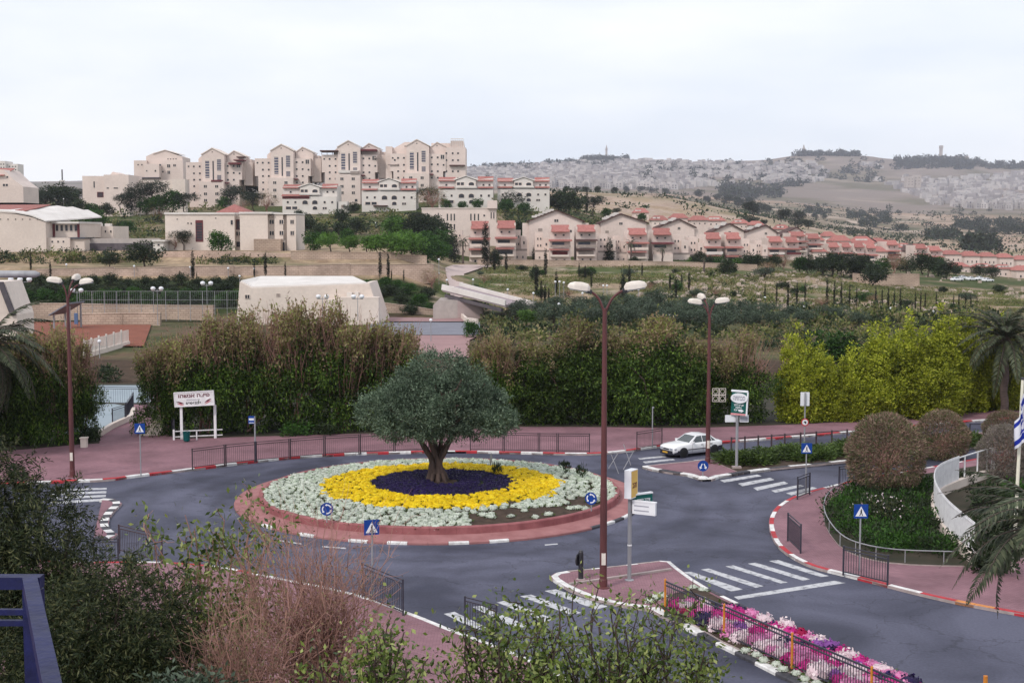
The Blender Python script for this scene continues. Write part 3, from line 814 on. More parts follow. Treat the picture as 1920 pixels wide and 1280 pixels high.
marks('zebra_crossing', [[(95, 917), (200, 914), (200, 917), (95, 920)], [(95, 924), (200, 920), (199, 924), (95, 928)], [(95, 932), (199, 927), (198, 931), (95, 936)], [(95, 940), (198, 934), (194, 938.5), (95, 945)]])
marks('lane_marking', [[(604, 1023), (648, 1026), (648, 1028.5), (604, 1025)], [(520, 1011), (565, 1018), (565, 1020), (520, 1013)], [(1021, 1020), (1045, 1018), (1046, 1020), (1022, 1022)], [(1250, 1072), (1268, 1068), (1300, 1092), (1290, 1094)]])

# distant lower road, bridge, courts
M_ROAD2 = mk('far_road', (.20, .20, .235), (.17, .17, .20), .3, .9)
M_PAVE2 = mk('far_paving', (.33, .20, .20), (.28, .17, .17), .3, .9)
def drape(name, rows, m, zo=.06, kind='structure'):
    """strip following the terrain; rows of (left px, right px, py)"""
    mb = MB(); vs = []
    nx = 8
    for a, b, y in rows:
        for i in range(nx + 1):
            h = hit(a + (b - a) * i / nx, y)
            vs.append((h.x, h.y, h.z + zo + .12))
    fs = [(r * (nx + 1) + i, r * (nx + 1) + i + 1, (r + 1) * (nx + 1) + i + 1, (r + 1) * (nx + 1) + i) for r in range(len(rows) - 1) for i in range(nx)]
    mb.add(vs, fs, m)
    o = mb.build(name, smooth=True)
    return tag(o, kind=kind) if kind else o
drape('lower_road', [(690, 900, 630), (690, 900, 618), (690, 900, 606)], M_ROAD2)
drape('lower_path', [(760, 880, 672), (770, 880, 655), (790, 880, 640), (690, 900, 630.5)], M_PAVE2)
drape('lower_pavement', [(700, 880, 605), (700, 870, 601), (700, 860, 598)], M_PAVE2, .12)
drape('hill_path', [(845, 868, 560), (842, 868, 535), (836, 870, 515), (835, 905, 503), (850, 990, 498)], mk('pale_path', (.50, .40, .37), (.44, .34, .32), .3, .9), .1)
drape('dirt_track', [(1585, 1600, 414), (1600, 1625, 420), (1640, 1672, 426), (1690, 1730, 434), (1750, 1800, 444), (1830, 1890, 457)], mk('pale_earth', (.46, .36, .29), (.38, .29, .23), .05, .95), .6)
drape('clay_court', [(-60, 270, 652), (-60, 275, 636), (-60, 280, 622), (-60, 285, 606)], M_CLAY, .1)
# ------------------------------------------------------------------ buildings
def unit_window(name, frame, pane, kind='plain'):
    mb = MB(); t = .10
    mb.box(-.5, -.5 + t, -.06, .02, 0, 1, frame); mb.box(.5 - t, .5, -.06, .02, 0, 1, frame)
    mb.box(-.5 + t, .5 - t, -.06, .02, 1 - t, 1, frame); mb.box(-.5 + t, .5 - t, -.09, .02, 0, t * .7, frame)
    mb.box(-.5 + t, .5 - t, -.02, .02, t * .7, 1 - t, pane)
    if kind == 'split': mb.box(-.04, .04, -.05, -.02, t * .7, 1 - t, frame)
    if kind == 'shutter': mb.box(-.5 + t, .5 - t, -.045, -.02, .5, 1 - t, M_SHUTTER)
    if kind == 'strip':
        for k in range(1, 8): mb.box(-.5 + t, .5 - t, -.04, -.02, k / 8 - .012, k / 8 + .012, frame)
    return mb.mesh(name)
WIN = {k: unit_window('window', M_STONE2, p, kk) for k, p, kk in (('d', M_DARKWIN, 'plain'), ('s', M_DARKWIN, 'split'), ('h', M_DARKWIN, 'shutter'), ('b', M_BLUEWIN, 'strip'), ('g', M_SHUTTER, 'plain'), ('m', M_DARKWIN, 'strip'))}
WIN['m'] = unit_window('window', M_MAROON, M_DARKWIN, 'strip')
def arch_window():
    mb = MB(); n = 10
    out = [(-.5, 0)] + [(-.5 * math.cos(math.pi * i / n), .55 + .45 * math.sin(math.pi * i / n)) for i in range(n + 1)] + [(.5, 0)]
    mb.prism(out, -.07, .02, M_STONE2, axis='y')
    inn = [(p[0] * .8, .05 + p[1] * .85) for p in out]
    mb.prism(inn, -.085, -.07, M_DARKWIN, axis='y')
    return mb.mesh('window')
WIN['a'] = arch_window()

class Bld:
    def __init__(s, name, label, cat, px, py, Y, group=None, wall=M_STONE):
        s.Y = Y; s.wallm = wall
        o = P(px, py, Y); o.z = min(o.z, tz1(o.x, Y))
        s.o = o; s.parts = {}
        s.root = thing(name, label, cat, o, group=group)
    def X(s, px): return P(px, 440, s.Y).x - s.o.x
    def Z(s, py): return P(960, py, s.Y).z - s.o.z
    def pb(s, part):
        if part not in s.parts: s.parts[part] = MB()
        return s.parts[part]
    def foot(s, x, d): return tz1(x + s.o.x, s.Y + d) - s.o.z - 1.0
    def box(s, x0, x1, y0, y1=None, d0=0, d1=12, m=None, part='wall'):
        a, b = s.X(x0), s.X(x1)
        z1 = s.Z(y0); z0 = s.Z(y1) if y1 is not None else min(s.foot(a, d0), s.foot(b, d1), s.foot((a + b) / 2, d0)) - 1
        s.pb(part).box(a, b, d0, d1, z0, z1, m or s.wallm); return s
    def poly(s, pts, d0=0, d1=12, m=None, part='wall'):
        s.pb(part).prism([(s.X(x), s.Z(y)) for x, y in pts], d0, d1, m or s.wallm, axis='y'); return s
    def gable(s, x0, xm, x1, ye, yp, d0, d1, m, t=.3, over=.5, part='roof'):
        for a, b in ((x0, xm), (x1, xm)):
            xa, xb, za, zb = s.X(a), s.X(b), s.Z(ye), s.Z(yp)
            dx, dz = xb - xa, zb - za; l = math.hypot(dx, dz)
            xa -= dx / l * over; za -= dz / l * over
            off = .03
            s.pb(part).add([(xa, d0 - over, za + off), (xb, d0 - over, zb + off), (xb, d1, zb + off), (xa, d1, za + off), (xa, d0 - over, za + t), (xb, d0 - over, zb + t), (xb, d1, zb + t), (xa, d1, za + t)],
                           [(0, 1, 2, 3), (4, 7, 6, 5), (0, 4, 5, 1), (3, 2, 6, 7), (0, 3, 7, 4), (1, 5, 6, 2)], m)
        return s
    def shed(s, x0, x1, ylow, yhigh, d0, d1, m=M_TILE, t=.2, over=.35, part='roof'):
        a, b, zl, zh = s.X(x0) - over * .3, s.X(x1) + over * .3, s.Z(ylow), s.Z(yhigh)
        q = [(a, d0 - over, zl), (b, d0 - over, zl), (b, d1, zh), (a, d1, zh)]
        s.pb(part).add([(x, y, z + .02) for x, y, z in q] + [(x, y, z + t) for x, y, z in q], [(3, 2, 1, 0), (4, 5, 6, 7), (0, 1, 5, 4), (1, 2, 6, 5), (2, 3, 7, 6), (3, 0, 4, 7)], m); return s
    def win(s, px, py, w, h, d=0, k='d'):
        """window centred on the pixel, w and h in photograph pixels"""
        q = s.Y / F
        o = link('window', WIN[k], s.root, (s.X(px), d - .012, s.Z(py) - h * q / 2))
        o.scale = (w * q, 1, h * q); return s
    def wins(s, xs, ys, w, h, d=0, k='d'):
        for x in xs:
            for y in ys: s.win(x, y, w, h, d, k)
        return s
    def one(s, name, x0, x1, y0, y1, d0, d1, m):
        mb = MB(); mb.box(s.X(x0), s.X(x1), d0, d1, s.Z(y1), s.Z(y0), m); mb.build(name, s.root); return s
    def done(s):
        for k, mb in s.parts.items(): mb.build(k, s.root)
        return s.root

YA = 470 * K
def apartment(dx, dy, label, base=404, var=0):
    b = Bld('apartment_block', label, 'apartment building', 540 + dx, base + dy, YA, 'tall stone apartment blocks on the hilltop')
    X = lambda *a: [v + dx for v in a]
    Yy = lambda *a: [v + dy for v in a]
    # left wing, tower, right wing, second gable, low front block
    b.box(479 + dx, 512 + dx, 297 + dy, 330 + dy, 1, 16); b.box(485 + dx, 512 + dx, 330 + dy, None, 1, 16)
    b.poly([(500 + dx, 300 + dy), (500 + dx, 290 + dy), (508 + dx, 282 + dy), (512 + dx, 282 + dy), (512 + dx, 300 + dy)], 4, 15)
    b.poly([(510 + dx, 398 + dy), (510 + dx, 283 + dy), (529 + dx, 271.5 + dy), (552 + dx, 284 + dy), (552 + dx, 398 + dy)], 0, 18)
    b.gable(510 + dx, 529.5 + dx, 552 + dx, 283 + dy, 271.5 + dy, 0, 18, M_STONE2, t=.45, over=.4)
    b.box(552 + dx, 583 + dx, 297 + dy, 330 + dy, 1.5, 16); b.box(552 + dx, 578 + dx, 330 + dy, None, 1.5, 16)
    b.poly([(553 + dx, 330 + dy), (553 + dx, 285 + dy), (566 + dx, 275.5 + dy), (586 + dx, 286 + dy), (586 + dx, 330 + dy)], 5, 17)
    b.gable(553 + dx, 566 + dx, 586 + dx, 285 + dy, 275.5 + dy, 5, 17, M_STONE2, t=.45, over=.4)
    b.box(583 + dx, 600 + dx, 296 + dy, 340 + dy, 6, 18); b.box(586 + dx, 596 + dx, 290 + dy, 296 + dy, 8, 18)
    b.box(507 + dx, 553 + dx, 334 + dy, None, -3.5, 2)
    b.win(520 + dx, 310 + dy, 9.5, 39, 0, 'b'); b.win(531 + dx, 312 + dy, 3.2, 42, 0, 'd'); b.win(542 + dx, 302 + dy, 9.5, 26, 0, 'b')
    b.win(542 + dx, 326 + dy, 9.5, 12, 0, 'b')
    b.win(529.5 + dx, 278 + dy, 2.4, 2.4, 0); b.win(566 + dx, 281 + dy, 2.4, 2.4, 5)
    b.wins(X(494, 505), Yy(305, 318, 330, 342), 4.2, 4.0, 1); b.wins(X(484,), Yy(305,), 3.6, 3.6, 1)
    b.wins(X(494, 504), Yy(355, 368), 4.2, 4.0, 1)
    b.wins(X(557, 568), Yy(304, 317, 330, 342), 4.2, 4.0, 1.5)
    b.wins(X(519, 540), Yy(343, 357, 369), 7, 6, -3.5, 's'); b.wins(X(514, 545), Yy(383,), 6, 6, -3.5, 'd')
    b.win(577 + dx, 303 + dy, 8, 9, 1.5, 's'); b.win(579 + dx, 318 + dy, 4, 4, 1.5)
    b.one('awning', 552 + dx, 560 + dx, 335 + dy, 337 + dy, -1, 1.5, M_MAROON)
    if var == 1:
        b.one('pergola', 570 + dx, 588 + dx, 292.5 + dy, 294.5 + dy, -1, 6, M_MAROON); b.one('awning', 560 + dx, 583 + dx, 298 + dy, 301.5 + dy, -1, 1.5, M_MAROON)
        b.one('pergola', 573 + dx, 586 + dx, 286 + dy, 288 + dy, 2, 8, M_BROWNROOF); b.one('balcony', 530 + dx, 549 + dx, 331 + dy, 334.5 + dy, -3.8, 0, M_MAROON)
    if var == 2:
        b.one('pergola', 477 + dx, 511 + dx, 289 + dy, 291.5 + dy, -1, 8, M_BROWNROOF)
        for q in (479, 489, 499, 509): b.one('pergola_post', q + dx, q + .8 + dx, 291.5 + dy, 297 + dy, 1, 1.2, M_BROWNROOF)
        b.one('pergola', 553 + dx, 582 + dx, 287 + dy, 290 + dy, -.5, 5, M_MAROON)
        b.one('balcony', 512 + dx, 550 + dx, 327 + dy, 332 + dy, -3.6, -.05, M_PLASTER); b.one('balcony', 535 + dx, 551 + dx, 329 + dy, 334 + dy, -3.9, -3.55, M_SHUTTER)
        b.one('canopy', 578 + dx, 590 + dx, 301 + dy, 304 + dy, -.5, 1.5, M_SHUTTER)
    if var == 3:
        b.box(583 + dx, 620 + dx, 285 + dy, 352 + dy, 2, 20); b.box(590 + dx, 617 + dx, 300 + dy, None, 2.5, 20)
        b.one('roof_rail', 592 + dx, 616 + dx, 268 + dy, 269.5 + dy, 3, 3.2, M_PLASTER)
        for q in range(592, 617, 4): b.one('rail_post', q + dx, q + .7 + dx, 269.5 + dy, 285 + dy, 3, 3.2, M_PLASTER)
        b.poly([(588 + dx, 300 + dy), (592 + dx, 272 + dy), (615 + dx, 272 + dy), (620 + dx, 300 + dy)], 3.5, 20)
        b.box(555 + dx, 590 + dx, 276 + dy, 300 + dy, 6, 20)
        b.one('pergola', 590 + dx, 619 + dx, 318 + dy, 320.5 + dy, .5, 3, M_BROWNROOF); b.one('cornice', 475 + dx, 495 + dx, 317 + dy, 319 + dy, .5, 1.0, M_SHUTTER)
        b.wins(X(584, 596, 606), Yy(296, 309, 330, 343), 4.2, 4, 2, 'd')
        b.box(470 + dx, 482 + dx, 283 + dy, None, 3, 16)
        b.poly([(478 + dx, 297 + dy), (484 + dx, 286 + dy), (505 + dx, 274 + dy), (526 + dx, 274 + dy), (526 + dx, 297 + dy)], 6, 18)
        b.wins(X(488,), Yy(309,), 4, 4, 1); b.win(506 + dx, 282 + dy, 3, 3, 6)
    return b.done()
apartment(-129, 7, 'leftmost of four twin-gabled stone apartment blocks, red pergolas on its terraces', 401, 1)
apartment(0, 0, 'twin-gabled stone apartment block right of the one with red pergolas', 404, 0)
apartment(125, -7, 'stone apartment block with dark wooden pergolas on both roof shoulders', 400, 2)
apartment(253, -9, 'widest stone apartment block, at the hill edge, with a railed rooftop terrace', 380, 3)
b = Bld('apartment_block', 'low rounded stone apartment block with one broad gable, left of the hill', 'apartment building', 300, 336, 500 * K, 'tall stone apartment blocks on the hilltop')
b.poly([(275, 345), (275, 293), (290, 286), (311, 281.5), (332, 290), (343, 294), (343, 345)], 2, 18).box(254, 278, 301, None, 0, 14).box(276, 304, 308, None, -3, 4).box(300, 345, 300, None, 1, 16)
b.gable(290, 311, 332, 288, 281.5, 2, 18, M_STONE2)
b.wins((317, 322, 327, 332), (298,), 2.5, 2.5, 1).win(306, 310, 4, 4, -3).win(318, 311, 7, 7, 1, 's').win(329, 310, 6, 5, 1, 's').win(297, 321, 3.5, 4, -3).win(307, 322, 3, 4, 1).win(318, 323, 6, 7, 1, 's').win(262, 309, 3, 3).win(269, 309, 3, 3).win(281, 321, 3, 3, -3)
b.one('terrace', 254, 304, 333, 336, -4, 0, M_CONCDARK).done()
b = Bld('stone_building', 'plain flat-roofed stone hall with narrow slot windows on the left of the hilltop', 'building', 202, 374, 420 * K)
b.box(157, 202, 330, None, 0, 20).box(200, 246, 328, None, -2, 18).poly([(206, 332), (214, 322), (225, 326), (225, 332)], 0, 12).win(179, 346, 3, 14).win(207, 353, 5, 2.5, -2).win(222, 353, 10, 2.5, -2).win(240, 353, 4, 3, -2, 's').win(190, 365, 12, 10, 0, 'm').done()
b = Bld('garden_wall', 'long pale retaining wall below the low rounded apartment block', 'retaining wall', 300, 360, 430 * K, wall=M_STONE2)
b.box(255, 325, 338, None, 0, 3).box(325, 350, 336, None, -1, 3).done()
b = Bld('house', 'stone house with a red roof cut off by the left edge', 'house', 15, 385, 330 * K)
b.poly([(-60, 385), (-60, 318), (10, 318), (30, 338), (46, 350), (46, 385)], 0, 14).shed(-70, 12, 330, 314, -.5, 9).win(17, 332, 4, 4).win(13, 347, 12, 5, 0, 's').box(-60, 46, 380, None, 0, 14).done()
b = Bld('tower_block', 'grey apartment tower rising behind the house at the left edge', 'apartment building', 10, 340, 1000 * K, wall=M_PLASTER)
b.box(-20, 14, 302, None, 0, 20).box(14, 34, 307, None, 4, 20).wins((0, 6, 11), (308, 314, 320, 326), 3, 2.5).wins((19, 25, 30), (312, 318, 324, 330), 3, 2.5, 4).done()
b = Bld('radio_mast', 'thin lattice radio mast on the skyline at the left', 'mast', 119, 345, 900 * K, wall=M_CONCDARK)
b.box(118.3, 120.2, 318, None, 0, 1, part='mast').box(115, 123, 338, 341, -1, 2, m=M_PLASTER, part='platform').done()
# gymnasium on the left, with the curved roof
b = Bld('gymnasium', 'large cream sports hall with a curved metal roof and a red tiled wing', 'sports hall', 60, 470, 245 * K, wall=M_STONE2)
pts = [(-60, 470), (-60, 397), (0, 398), (20, 399), (50, 403), (80, 410), (106, 417), (136, 420), (136, 445), (86, 470)]
b.poly([(-60, 480), (-60, 398), (0, 398.5), (30, 401), (60, 407), (86, 417), (86, 480)], 0, 22)
b.poly([(86, 446), (86, 416), (137, 418.5), (137, 446)], 5, 22)
for a, c in (((-60, 396.5), (0, 397)), ((0, 397), (30, 399)), ((30, 399), (60, 405)), ((60, 405), (88, 416))):
    mbp = b.pb('roof')
    za, zc = b.Z(a[1]), b.Z(c[1]); xa, xc = b.X(a[0]), b.X(c[0]); bx = b.X(c[0] + 48) if c[0] > 50 else xc + 6
    mbp.add([(xa, -.3, za), (xc, -.3, zc), (xc + 6.5, 22, zc + 1.2), (xa + 6.5, 22, za + 1.6), (xa, -.3, za + .3), (xc, -.3, zc + .3), (xc + 6.5, 22, zc + 1.5), (xa + 6.5, 22, za + 1.9)], [(0, 1, 2, 3), (4, 7, 6, 5), (0, 4, 5, 1), (1, 5, 6, 2), (2, 6, 7, 3), (3, 7, 4, 0)], M_ROOFWHITE)
b.shed(-70, 42, 396, 382, 3, 20, part='tiled_roof').one('roof_edge', 84, 139, 415.5, 419, 3.5, 22, M_ROOFWHITE)
b.wins((94, 103, 112, 121, 130), (427,), 6, 14, 5, 'd').box(86, 128, 446, None, 1, 8).box(126, 153, 446, None, 2, 9).one('lean_to_roof', 124, 155, 445, 448, 1.5, 9, M_SOLAR).wins((95, 106, 116), (453,), 4, 4, 1).wins((2, 16, 30, 43, 57, 71), (411,), 2.5, 2.5, 0).one('brick_pier', 86, 90, 419, 444, 4.7, 5, M_MAROON).one('brick_pier', 133, 137, 419, 446, 4.7, 5, M_MAROON).done()
b = Bld('annex', 'small flat-roofed cream building with tanks on its roof beside the sports hall', 'building', 183, 455, 262 * K, wall=M_STONE2)
b.box(152, 212, 424, None, 0, 14).win(162, 443, 6, 6).win(181, 442, 8, 7, 0, 's').win(198, 434, 3, 5).win(208, 434, 3, 5)
for q in (163, 172, 190): b.one('water_tank', q, q + 10, 419, 424, 3, 5, M_PLASTER)
b.done()
b = Bld('boundary_wall', 'low grey wall with fence posts between the annex and the school', 'wall', 200, 460, 250 * K, wall=M_CONC)
b.box(152, 300, 447, 456, 0, .5).box(152, 300, 456, None, -.5, 0, m=M_CONCDARK, part='base').done()
b = Bld('garden_hut', 'small white hut beside the school', 'hut', 298, 465, 246 * K, wall=M_PLASTER)
b.box(287, 306, 452, None, 0, 5).one('roof', 285, 310, 450, 453, -.5, 5.5, M_ROOFWHITE).win(297, 459, 5, 4).done()
# school
b = Bld('school', 'long cream flat-roofed school with a maroon stair window and red pyramid roof', 'school', 430, 470, 250 * K, wall=M_STONE2)
b.box(310, 440, 402, None, 0, 14).box(440, 451, 404, None, 2, 14).box(451, 503, 401, None, -.6, 14).box(503, 515, 403, None, 1.2, 14).box(515, 531, 402, None, 0, 14).box(531, 538, 404, None, 1.2, 14).box(538, 555, 403, None, 0, 14)
b.one('parapet', 309, 441, 398.5, 402, -.3, 14.2, M_ROOFWHITE).one('parapet', 450, 512, 397.5, 401, -.9, 14.2, M_ROOFWHITE).one('parapet', 512, 556, 399.5, 402, -.3, 14.2, M_ROOFWHITE)
b.win(374, 433, 14, 40, 0, 'm').win(445, 421, 10, 19, 2, 'm').win(444, 438, 16, 9, 1.9, 's').win(444, 458, 14, 12, 1.9, 'd').win(353, 418.5, 3, 3).win(359, 419, 3, 4).win(435, 417, 5, 10)
for y in (416, 437): b.win(508, y, 10, 9, 1.2, 's').win(528, y, 9, 9, 0, 's').win(548, y, 8, 9, 0, 's')
b.win(333, 411, 3, 2).win(405, 409, 3, 2).win(475, 409, 3, 2).win(530, 462, 9, 20, -.0, 'd')
c0 = [(b.X(376), 16, b.Z(397)), (b.X(442), 16, b.Z(397)), (b.X(442), 30, b.Z(397)), (b.X(376), 30, b.Z(397))]
b.pb('pyramid_roof').add(c0 + [(b.X(404), 23, b.Z(379))], [(0, 1, 4), (1, 2, 4), (2, 3, 4), (3, 0, 4), (3, 2, 1, 0)], M_TILE)
b.box(382, 436, 397, 405, 17, 29).box(480, 530, 448, None, -3, 0, m=M_WALL2, part='forecourt_wall').done()
# white terraced houses below the apartments
def villa(x0, x1, top, base, Y, label, red, var=0):
    b = Bld('terrace_house', label, 'house', (x0 + x1) / 2, base, Y, 'white terraced houses below the apartment blocks', M_PLASTER)
    w = x1 - x0; xm = x0 + w * .5; h = base - top
    b.poly([(x0, base + 3), (x0, top + h * .10), (x0 + w * .25, top + h * .10), (xm, top), (x0 + w * .75, top + h * .10), (x1, top + h * .06), (x1, base + 3)], 0, 14)
    b.gable(xm - w * .2, xm, xm + w * .2, top + h * .13, top + h * .015, -1.5, 8, M_PLASTER, t=.3, over=.3)
    b.poly([(xm - w * .18, top + h * .5), (xm - w * .18, top + h * .14), (xm, top + h * .03), (xm + w * .18, top + h * .14), (xm + w * .18, top + h * .5)], -1.4, 0)
    b.shed(x0, x0 + w * .3, top + h * .16, top + h * .04, -.6, 3); b.shed(x0 + w * .72, x1, top + h * .16, top + h * .02, -.6, 3)
    b.box(x0, x1, top + h * .42, None, -2.2, 0)
    if red: b.shed(x0 - 1, x0 + w * .5, top + h * .42, top + h * .36, -2.6, -.1); b.one('balcony', x0, x0 + w * .5, top + h * .42, top + h * .49, -2.35, -2.2, M_MAROON)
    else: b.shed(x0, x0 + w * .28, top + h * .38, top + h * .34, -2.4, -.1); b.shed(x0 + w * .72, x1, top + h * .38, top + h * .34, -2.4, -.1)
    b.win(xm - w * .1, top + h * .24, w * .16, h * .1, -1.4, 's').win(xm + w * .1, top + h * .24, w * .12, h * .11, -1.4, 'a')
    for fx in (.14, .82, .93): b.win(x0 + w * fx, top + h * .27, w * .045, h * .07)
    for fx in (.10, .24, .78, .92): b.win(x0 + w * fx, top + h * .60, w * .045, h * .08, -2.2)
    b.win(x0 + w * .42, top + h * .60, w * .12, h * .14, -2.2, 'a').win(x0 + w * .6, top + h * .60, w * .12, h * .14, -2.2, 'a')
    b.win(x0 + w * .17, top + h * .78, w * .26, h * .1, -2.2, 's').win(x0 + w * .6, top + h * .78, w * .1, h * .12, -2.2, 'a').win(x0 + w * .78, top + h * .79, w * .09, h * .08, -2.2, 's')
    if var: b.one('pergola', x0 + w * .22, x0 + w * .48, top + h * .84, top + h * .88, -4, -2.2, M_BROWNROOF)
    b.one('balcony', xm - w * .18, xm + w * .2, top + h * .32, top + h * .37, -2.8, -1.4, M_PLASTER)
    return b.done()
villa(532, 633, 344, 403, 425 * K, 'white terraced house with a long maroon balcony, left of its neighbours above the school', True)
villa(680, 781, 334, 395, 430 * K, 'white terraced house with a low central gable and a dark pergola at its foot', False, 1)
villa(823, 925, 330, 392, 432 * K, 'white terraced house with red awnings directly above the long slab with slit windows', False)
villa(933, 1030, 332, 387, 436 * K, 'white terraced house at the end of the hill row against the far town', False)
b = Bld('garden_shed', 'small pale shed in the gap between two white terraced houses', 'shed', 645, 397, 424 * K, wall=M_PLASTER)
b.box(634, 652, 378, None, 0, 6).win(643, 387, 6, 6, 0, 'g').done()
# slab with slit windows
b = Bld('community_building', 'long flat stone building with tall slit windows above the cypress path', 'building', 860, 450, 345 * K)
b.box(791, 930, 391, None, 0, 16).one('parapet', 790, 932, 389.5, 391.5, -.2, 16.2, M_STONE2).box(914, 932, 376, 391, -1, 10)
b.wins((839, 846, 852, 883, 890, 897), (407,), 3, 15, 0).wins((839, 846, 852), (425,), 3, 12, 0).wins((921, 926), (404,), 2.6, 14, 0).win(908, 404, 4, 4).win(822, 403, 2.4, 9).done()

# red-roofed stepped terraces of the middle ground
NT = [0]
def stepped(x, w, top, base, Y, label, canopy=M_TILE, low=True):
    """narrow stepped unit: red shed roof, canopied balcony, lower bay"""
    b = Bld('terrace_house', label, 'house', x + w / 2, base, Y, 'stepped red-roofed terrace houses', M_HOUSE)
    h = base - top; r = .16
    b.poly([(x, base), (x, top + h * .02), (x + w * .08, top + h * .02), (x + w * .08, top + h * .1), (x + w * .92, top + h * .1), (x + w * .92, top + h * .02), (x + w, top + h * .02), (x + w, base)], 0, 12)
    b.shed(x + w * .08, x + w * .95, top + h * r, top - h * .02, -1.2, 3.5)
    b.box(x, x + w, top + h * .38, None, -2.0, 0).box(x, x + w, top + h * .68, None, -4.2, -2)
    b.shed(x - w * .04, x + w * 1.06, top + h * .405, top + h * .37, -3.6, -.2, canopy)
    b.one('balcony', x, x + w, top + h * .50, top + h * .57, -4.25, -4.05, random.choice([M_PLASTER, M_STONE2, M_STONE2, M_MAROON, M_SHUTTER])); b.one('opening', x + w * .10, x + w * .70, top + h * .43, top + h * .51, -2.08, -2.0, random.choice([M_DARKWIN, M_BLUEWIN]))
    if low:
        b.shed(x - w * .02, x + w * .9, top + h * .645, top + h * .62, -5.2, -2.2, canopy); b.one('opening', x + w * .1, x + w * .85, top + h * .67, top + h * .76, -4.28, -4.2, random.choice([M_SHUTTER, M_SHUTTER, M_DARKWIN, M_MAROON]))
        b.one('balcony', x, x + w * .92, top + h * .76, top + h * .81, -5.4, -4.2, M_STONE2)
    b.wins((x + w * .28, x + w * .68), (top + h * .24,), w * .12, h * .05)
    b.win(x + w * .3, top + h * .9, w * .12, h * .07, -4.2).win(x + w * .7, top + h * .9, w * .12, h * .07, -4.2)
    return b.done()
def gabled(x0, xm, x1, yp, ye, base, Y, label, solar=True, d=14):
    b = Bld('gabled_house', label, 'house', (x0 + x1) / 2, base, Y, 'gabled houses with dark roof edges', M_HOUSE)
    b.poly([(x0, base + 2), (x0, ye), (xm, yp), (x1, ye), (x1, base + 2)], 0, d)
    b.gable(x0, xm, x1, ye, yp, 0, d, M_BROWNROOF, t=.35, over=.8)
    w = x1 - x0
    b.box(x0 - w * .12, x0, ye + 3, None, 1, d); b.box(x1, x1 + w * .12, ye + 3, None, 1, d)
    b.win(xm, yp + (base - yp) * .22, w * .09, (base - yp) * .07, 0, 's').win(xm - w * .3, yp + (base - yp) * .42, w * .1, (base - yp) * .07, 0, 'g').win(xm + w * .27, yp + (base - yp) * .45, w * .05, (base - yp) * .06)
    b.wins((xm - w * .3, xm + w * .2), (yp + (base - yp) * .66,), w * .06, (base - yp) * .06)
    if solar:
        for k in range(6):
            t = .16 + .13 * k
            xa, za = b.X(x0 + (xm - x0) * t), b.Z(ye + (yp - ye) * t)
            m_ = MB(); m_.box(-.8, .8, -.6, .6, .55, 1.15, M_PLASTER); m_.box(-.9, .9, -2.0, -.7, .42, .5, M_SOLAR)
            m_.build('solar_heater', b.root, (xa + .3, 1.5 + (k % 3) * 3, za + .1))
    return b.done()
rows = [  # x, w, top, base, Y
 (881, 36, 417, 497, 300), (930, 37, 416, 495, 299), (1031, 38, 424, 494, 294), (1080, 37, 424, 493, 295), (1176, 37, 430, 497, 305), (1222, 37, 430, 498, 308),
 (1321, 31, 438, 505, 318), (1359, 30, 438, 505, 320)]
fill = [(962, 26, 431, 494, 306), (1003, 27, 436, 494, 303), (1120, 34, 438, 495, 306), (1150, 25, 442, 496, 309), (1260, 30, 440, 500, 316), (1291, 29, 444, 502, 320), (1391, 26, 448, 503, 330), (1416, 22, 450, 502, 336), (850, 30, 432, 480, 312)]
def block(x, w, top, base, Y, label):
    b = Bld('terrace_house', label, 'house', x + w / 2, base, Y, 'flat-topped link houses between the stepped ones', M_HOUSE)
    h = base - top
    b.box(x, x + w * .55, top, None, 0, 10).box(x + w * .55, x + w, top + h * .18, None, -1.5, 10).box(x, x + w, top + h * .62, None, -4, 0)
    b.wins((x + w * .2, x + w * .4), (top + h * .2, top + h * .42), w * .1, h * .08).wins((x + w * .78,), (top + h * .38,), w * .13, h * .1, -1.5).wins((x + w * .3, x + w * .7), (top + h * .8,), w * .12, h * .08, -4, 's')
    b.one('railing', x, x + w, top + h * .56, top + h * .62, -4.0, -3.9, M_SHUTTER)
    b.done()
for i, (x, w, t, bs, Y) in enumerate(sorted(fill)):
    block(x, w, t, bs, Y * K, '%s from the left of the flat-topped cream link houses' % ORD[i])
for i, (x, w, t, bs, Y) in enumerate(rows):
    stepped(x, w, t, bs, Y * K, '%s from the left of the stepped red-roofed houses along the path wall' % ORD[i], [M_TILE, M_TILE, M_TILE, M_BROWNROOF, M_TILE, M_MAROON, M_TILE, M_TILE][i], i not in (5,))
small = [(1439, 28, 445, 500, 345), (1471, 27, 446, 500, 350), (1552, 22, 456, 506, 380), (1577, 19, 456, 505, 385), (1600, 21, 455, 512, 388), (1623, 20, 457, 512, 392), (1661, 24, 452, 500, 405),
         (1715, 24, 459, 505, 420), (1741, 25, 463, 510, 425), (1480, 30, 436, 480, 372), (1512, 26, 440, 488, 374)]
small.sort()
for i, (x, w, t, bs, Y) in enumerate(small):
    stepped(x, w, t, bs, Y * K, '%s from the left of the small stepped houses down the ridge' % ORD[i], M_TILE, i % 2 == 0)
gab = [(992, 1043, 1092, 395, 415, 480, 318, True), (1126, 1164, 1212, 402, 418, 480, 330, True), (1236, 1273, 1302, 412, 426, 485, 345, True), (1338, 1368, 1395, 420, 434, 490, 352, True), (1398, 1436, 1456, 423, 436, 490, 365, True),
       (1466, 1494, 1512, 427, 441, 485, 385, False), (1700, 1722, 1744, 459, 470, 505, 430, False), (1612, 1624, 1640, 443, 452, 490, 415, False)]
for i, (x0, xm, x1, yp, ye, bs, Y, so) in enumerate(sorted(gab)):
    gabled(x0, xm, x1, yp, ye, bs, Y * K, '%s from the left of the broad gabled houses behind the stepped terraces' % ORD[i], so)
